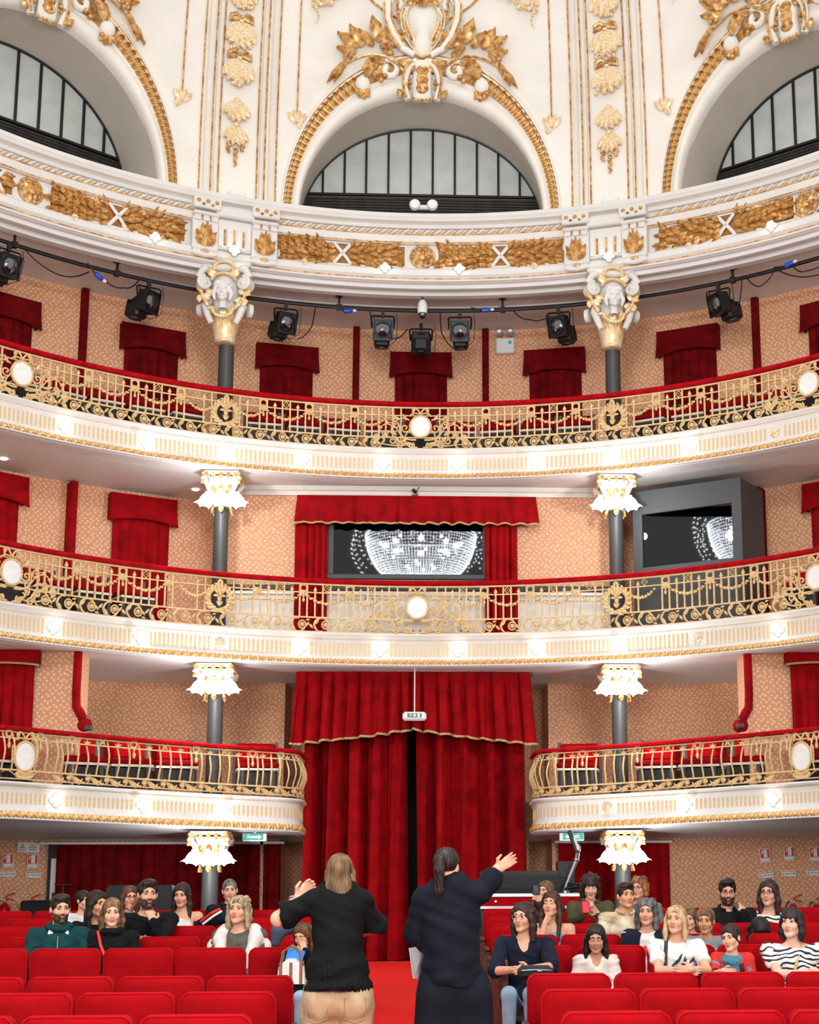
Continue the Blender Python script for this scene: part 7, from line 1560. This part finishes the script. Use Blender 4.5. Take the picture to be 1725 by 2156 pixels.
# the two women standing in the aisle with their backs to the stage
def stander(label, u, v, hpx, Y, yaw, hair, ln, width, build):
    z = float((at(u, v, Y)-CAM)@FW); sc = hpx*z/F/.252; H = Head(at(u, v, Y), sc, yaw, 0, 0); t = thing('person', label, 'person', (float(H.c[0]), Y, 0)); build(t, H, sc); 
    off = -np.array(t.location)
    for ch in t.children: ch.location = off
    return t
def px(u, v, Y): return at(u, v, Y)
def woman_fair(t, H, s):
    Y = 8.0; UZ = np.array([0, 0, 1.]); p = lambda u, v, dy=0.: at(u, v, Y+dy)
    NB = p(713, 1878, .0); shL, shR = p(660, 1897), p(762, 1897); elL, wrL = p(587, 1935, .03), p(627, 1893, .16); elR, wrR = p(788, 1950, .1), p(752, 1966, .3); waist, hip = p(711, 2010), p(711, 2098); 
    sd = SD(np.array([elL[0]-.1, Y-.25, .55]), np.array([elR[0]+.1, Y+.55, H.c[2]+.15]), .0065); sd_head(sd, H, True)
    sd.cone(H.w(0, -.025, -.06), NB, .05, .055, .03); sd.ell((NB+waist)/2, (.13, .09, .22), None, .05); sd.cone(waist, waist-UZ*.06, .1, .1, .05)
    for a, e, w, d, sd_ in ((shL, elL, wrL, np.array([.4, .2, .5]), (0, 0, 1)), (shR, elR, wrR, np.array([-.6, .5, .1]), (0, 0, 1))):
        sd.cone(NB-UZ*.04, a, .05, .05, .03); sd.cone(a, e, .05, .043, .02); sd.cone(e, w, .042, .028, .015); hand(sd, w, d, sd_, .95, 1.1)
    sd_obj(sd, 'body', 'skin', t, skin_color(H, (232, 176, 146))); face_parts(t, H, None, (120, 90, 60)); sd_hair(t, H, 'long', (138, 106, 72), .12, fine=.006)
    g = SD(np.array([elL[0]-.14, Y-.3, .62]), np.array([elR[0]+.16, Y+.4, NB[2]+.06]), .0075)
    g.ell((NB+waist)/2+UZ*.04, (.148, .11, .23), None, .05); g.cone(waist+UZ*.06, waist-UZ*.02, .13, .13, .05); g.cone(NB-UZ*.05, shL, .056, .056, .03); g.cone(NB-UZ*.05, shR, .056, .056, .03)
    for a, e in ((shL, elL), (shR, elR)): q = .74 if e[0] < a[0] else .94; g.cone(a, a+(e-a)*q*.6, .058, .056, .025); g.cone(a+(e-a)*q*.55, a+(e-a)*q*.8, .056, .064, .015); g.cone(a+(e-a)*q*.8, a+(e-a)*q, .062, .08, .01)
    hem = p(711, 2072); g.ell(waist-UZ*.06, (.165, .125, .12), None, .04); g.cone(waist-UZ*.12, hem, .158, .182, .03); g.ell(hem-UZ*.12, (.3, .3, .12), None, .01, 's')
    g.ell(elR+np.array([.0, .02, -.06]), (.07, .09, .05), None, .01, 's')
    e_ = shL+(elL-shL)*.86; g.ell(e_+nrm(elL-shL)*.05, (.05, .1, .1), None, .008, 's')
    g.ell(NB+UZ*.035, (.085, .08, .04), None, .01, 's')
    X, Yv, Z = g.ax[0][:, None, None], g.ax[1][None, :, None], g.ax[2][None, None, :]; lowm = np.clip((waist[2]-Z)/.1, 0, 1)
    g.D += (.004*np.sin(30*X+8*np.sin(9*Z))*np.sin(15*Z+6*X)+lowm*.009*np.sin(85*np.arctan2(X-waist[0], Yv-Y))).astype(np.float32); sd_obj(g, 'peplum_blouse', fab((15, 15, 16)), t)
    tr = SD(np.array([hip[0]-.32, Y-.3, -.02]), np.array([hip[0]+.32, Y+.3, hip[2]+.16]), .0085); tr.ell(hip+UZ*.02, (.192, .135, .15), None, .04)
    for g_ in (-1, 1): tr.ell(hip+np.array([g_*.085, -.06, -.02]), (.095, .09, .11), None, .03); tr.cone(hip+np.array([g_*.095, 0, -.06]), hip+np.array([g_*.1, .02, -.42]), .105, .088, .015); tr.cone(hip+np.array([g_*.1, .02, -.42]), np.array([hip[0]+g_*.1, Y+.04, .06]), .088, .085, .03)
    tr.cone(hip+np.array([0, -.175, .0]), hip+np.array([0, -.13, -.3]), .012, .016, .03, 's')
    X, Yv, Z = tr.ax[0][:, None, None], tr.ax[1][None, :, None], tr.ax[2][None, None, :]; tr.D += (.004*np.sin(28*Z+14*np.abs(X-hip[0])+3*np.sin(20*X))).astype(np.float32); sd_obj(tr, 'trousers', fab((196, 168, 132)), t)
    mb = MB()
    for g_ in (-1, 1):
        L = [(-.055, .05), (.055, .05), (.055, -.05), (0, -.075), (-.055, -.05)]; tube(mb, [(hip[0]+g_*.1+x, Y-.152+abs(x+g_*.05)*.2+abs(zv)*.2, hip[2]-.05+zv) for x, zv in L], .004, 4, True)
    mb.build('back_pockets', fab((176, 148, 112)), t)
    mb = MB(); tube(mb, [(hip[0]+q, Y+.02, .07) for q in (-.1, -.1)][:1]+[(hip[0]-.1, Y+.1, .05)], .05, 8); tube(mb, [(hip[0]+.1, Y, .05), (hip[0]+.1, Y+.1, .05)], .05, 8); mb.build('shoes', 'black', t)
    mb = MB(); q = wrL+(elL-wrL)*.15; ax = nrm(elL-wrL); b1 = nrm(np.cross(ax, UZ)); b2 = np.cross(ax, b1); tube(mb, [tuple(q+.036*(b1*math.cos(a)+b2*math.sin(a))) for a in np.linspace(0, 6.28, 14)[:-1]], .008, 6, True); mb.build('watch', 'silver', t)
stander('woman with straight fair hair standing in the aisle in a black blouse and beige trousers', 716, 1838, 78, 8.0, 176, None, 0, 1, woman_fair)
def woman_dark(t, H, s):
    Y = 8.0; UZ = np.array([0, 0, 1.]); p = lambda u, v, dy=0.: at(u, v, Y+dy)
    NB = p(946, 1866); shL, shR = p(893, 1892), p(1003, 1884); elL, wrL = p(873, 1968, .05), p(902, 1994, .06); elR, wrR = p(1037, 1853, .05), p(1047, 1831, .05); waist, hip = p(950, 1998), p(955, 2080)
    sd = SD(np.array([elL[0]-.12, Y-.25, .55]), np.array([wrR[0]+.2, Y+.35, H.c[2]+.15]), .0065); sd_head(sd, H, True)
    sd.cone(H.w(0, -.025, -.06), NB, .05, .055, .03); sd.ell((NB+waist)/2, (.13, .09, .22), None, .05); sd.cone(waist, waist-UZ*.06, .1, .1, .05)
    for a, e, w, d, sv in ((shL, elL, wrL, np.array([.5, .1, -.4]), (0, 0, 1)), (shR, elR, wrR, np.array([.5, 0, .35]), (0, 0, 1))):
        sd.cone(NB-UZ*.04, a, .05, .05, .03); sd.cone(a, e, .05, .043, .02); sd.cone(e, w, .042, .03, .015); hand(sd, w, d, sv, .85, .55)
    sd_obj(sd, 'body', 'skin', t, skin_color(H, (226, 168, 138))); face_parts(t, H, None, (50, 34, 28), earring=True); sd_hair(t, H, 'ponytail', (52, 36, 32), .13, fine=.006)
    g = SD(np.array([elL[0]-.14, Y-.3, .62]), np.array([wrR[0]+.16, Y+.4, NB[2]+.1]), .0075)
    g.ell((NB+waist)/2+UZ*.03, (.165, .116, .24), None, .05); g.cone(waist+UZ*.08, p(952, 2058), .15, .165, .05)
    for a, e, w, f in ((shL, elL, wrL, .92), (shR, elR, wrR, .45)): g.cone(NB-UZ*.05, a, .058, .06, .03); g.cone(a, e, .064, .06, .025); g.cone(e, e+(w-e)*f, .058, .05, .02)
    g.ell(p(952, 2058)-UZ*.16, (.3, .3, .14), None, .01, 's'); g.ell(NB+UZ*.035, (.085, .08, .04), None, .01, 's')
    X, Yv, Z = g.ax[0][:, None, None], g.ax[1][None, :, None], g.ax[2][None, None, :]; g.D += (.005*np.sin(24*X+8*np.sin(9*Z))*np.sin(18*Z+9*X)+.003*np.sin(48*Z+22*X)).astype(np.float32); sd_obj(g, 'navy_sweater', fab((17, 20, 32)), t)
    tr = SD(np.array([hip[0]-.34, Y-.3, -.02]), np.array([hip[0]+.34, Y+.3, hip[2]+.16]), .009); tr.ell(hip+UZ*.02, (.19, .135, .16), None, .04)
    for g_ in (-1, 1): tr.ell(hip+np.array([g_*.08, -.05, -.03]), (.095, .09, .11), None, .03); tr.cone(hip+np.array([g_*.09, 0, -.06]), np.array([hip[0]+g_*.12, Y+.02, .06]), .118, .13, .04)
    X, Yv, Z = tr.ax[0][:, None, None], tr.ax[1][None, :, None], tr.ax[2][None, None, :]; tr.D += (.005*np.sin(36*(X-hip[0])+3*np.sin(5*Z))).astype(np.float32); sd_obj(tr, 'dark_trousers', fab((20, 24, 34)), t)
    mb = MB(); tube(mb, [(hip[0]-.12, Y-.05, .05), (hip[0]-.12, Y+.1, .05)], .05, 8); tube(mb, [(hip[0]+.12, Y-.05, .05), (hip[0]+.12, Y+.1, .05)], .05, 8); mb.build('shoes', 'black', t)
    mb = MB(); lathe(mb, [(.03, -.012), (.034, 0), (.03, .012)], 12, Mx=Matrix.Translation(tuple(H.w(0, -.115, .05)))@R(math.pi/2, 'X')); mb.build('hair_tie', 'black', t)
stander('woman with a dark ponytail in a navy sweater standing and pointing sideways', 942, 1824, 76, 8.0, 158, None, 0, 1, woman_dark)
# things held or lying by the people
def sheet(name, label, cat, quad, th, mat):
    mb = MB(); q = [np.array(p) for p in quad]; n = nrm(np.cross(q[1]-q[0], q[3]-q[0])); V = [tuple(p) for p in q]+[tuple(p+n*th) for p in q]
    mb.add(V, [(0, 1, 2, 3), (7, 6, 5, 4), (0, 4, 5, 1), (1, 5, 6, 2), (2, 6, 7, 3), (3, 7, 4, 0)]); o = mb.build(name, mat); tag(o, label, cat)
sheet('paper_sheet', 'grey-white paper held at the hip by the standing woman in navy', 'paper', [at(862, 1996, 7.98), at(898, 1990, 8.1), at(896, 2061, 8.1), at(871, 2060, 7.98)], .004, 'paperwhite')
sheet('blue_folder', 'bright blue folder held by the seated woman in black', 'folder', [at(608, 1994, 10.55), at(643, 2003, 10.5), at(634, 2027, 10.5), at(600, 2022, 10.55)], .008, 'bluefolder')
c = at(614, 2043, 10.5); t = thing('handbag', 'cream handbag with tan leather bands beside the blue folder', 'bag', tuple(c-np.array([0, 0, .09])))
mb = MB(); V = []; L = [(-.1, 0), (.1, 0), (.085, .12), (.03, .17), (-.03, .17), (-.085, .12)]; prism(mb, L, -.06, .06, Mx=R(math.pi/2, 'X')); mb.build('bag_body', 'signwhite', t)
mb = MB()
for x in (-.075, .0, .075): cbox(mb, (x*.95, 0, .075), (.025, .13, .15), .006)
mb.build('tan_bands', 'tan', t); mb = MB()
for y in (-.055, .055): tube(mb, [(-.075, y, .12), (-.06, y, .22), (0, y, .26), (.06, y, .22), (.075, y, .12)], .008, 6)
mb.build('handles', 'tan', t)
c = at(1128, 2041, 9.9); t = thing('dark_bag', 'dark grey bag lying under the folded arms of the woman in navy', 'bag', (c[0], c[1], c[2]-.05))
mb = MB(); cbox(mb, (0, 0, .03), (.24, .16, .09), .03); mb.build('bag_body', 'blackcloth', t); mb = MB(); tube(mb, [(-.1, -.08, .05), (0, -.084, .055), (.1, -.08, .05)], .002, 5); box(mb, (.02, -.085, .05), (.03, .01, .012)); mb.build('zip', 'silver', t)
c = at(1129, 1873, 14.15); mb = MB(); cbox(mb, (c[0], c[1], c[2]), (.075, .012, .1), .008, ); ball(mb, (c[0]+.02, c[1]-.008, c[2]+.03), (.008, .004, .008), 8, 5); o = mb.build('phone', 'phone'); tag(o, 'dark phone held up behind the yawning woman', 'phone')
c = at(1234, 1910, 14.35); mb = MB(); cbox(mb, (0, 0, 0), (.075, .012, .13), .008, Mx=T(*c)@R(-.5, 'X')); o = mb.build('phone', 'phonered'); tag(o, 'red phone in the hands of the woman in the olive jacket', 'phone')
c = at(283, 1905, 14.05); mb = MB(); lathe(mb, [(.016, -.07), (.02, .02), (.028, .05), (.026, .08), (.0, .095)], 12, Mx=T(*c)@R(.5, 'Y')); o = mb.build('microphone', 'tan'); tag(o, 'brown microphone-like object at the chin of the woman with glasses', 'microphone')
c = at(452, 1935, 14.6); t = thing('dark_jacket', 'navy jacket with red and white stripes lying before the grey-haired man', 'jacket', tuple(c)); sd = SD(c-.3, c+.3, .012)
sd.chain([c+np.array([-.17, 0, -.05]), c+np.array([-.02, -.02, .0]), c+np.array([.17, .02, .04])], [.035, .06, .07], .04); o = sd_obj(sd, 'jacket_body', fab((22, 26, 44)), t); o.location = -np.array(t.location)
mb = MB(); tube(mb, [(-.12, -.08, -.02), (-.02, -.115, .06), (.06, -.07, .1)], .014, 6); mb.build('red_stripe', 'signred', t); mb = MB(); tube(mb, [(-.1, -.095, -.045), (.0, -.125, .03), (.08, -.09, .08)], .012, 6); mb.build('white_stripe', 'signwhite', t)
c = at(590, 1960, 11.2); t = thing('denim_jacket', 'grey-blue denim jacket on the seat behind the woman in black', 'jacket', tuple(c)); sd = SD(c-.25, c+.25, .012)
sd.chain([c+np.array([-.03, 0, -.08]), c+np.array([-.01, 0, .0]), c+np.array([.1, .02, .03])], [.04, .05, .045], .04); o = sd_obj(sd, 'jacket_body', fab((74, 84, 104)), t); o.location = -np.array(t.location)
# carved faces on the two great capitals
for t in CAPS:
    base = np.array(t.location); H = Head(base+np.array([0, -.33, .66]), 1.25, 0, -6); sd = SD(H.c-.26, H.c+.2, .008); sd_head(sd, H, True); sd.cone(H.w(0, -.02, -.08), H.w(0, .0, -.24), .05, .06, .03)
    for i in range(26): a = random.Random(i).uniform(0, 6.28); sd.ell(H.w(.085*math.cos(a), -.01+.05*math.sin(a*2), .05+.055*abs(math.sin(a))), (.026, .026, .026), None, .012)
    for x in (-1, 1): sd.chain([H.w(x*.07, .02, .03), H.w(x*.1, .02, -.04), H.w(x*.085, .03, -.1)], [.035, .03, .018], .015)
    o = sd_obj(sd, 'carved_face', M['white'], t); o.location = -base
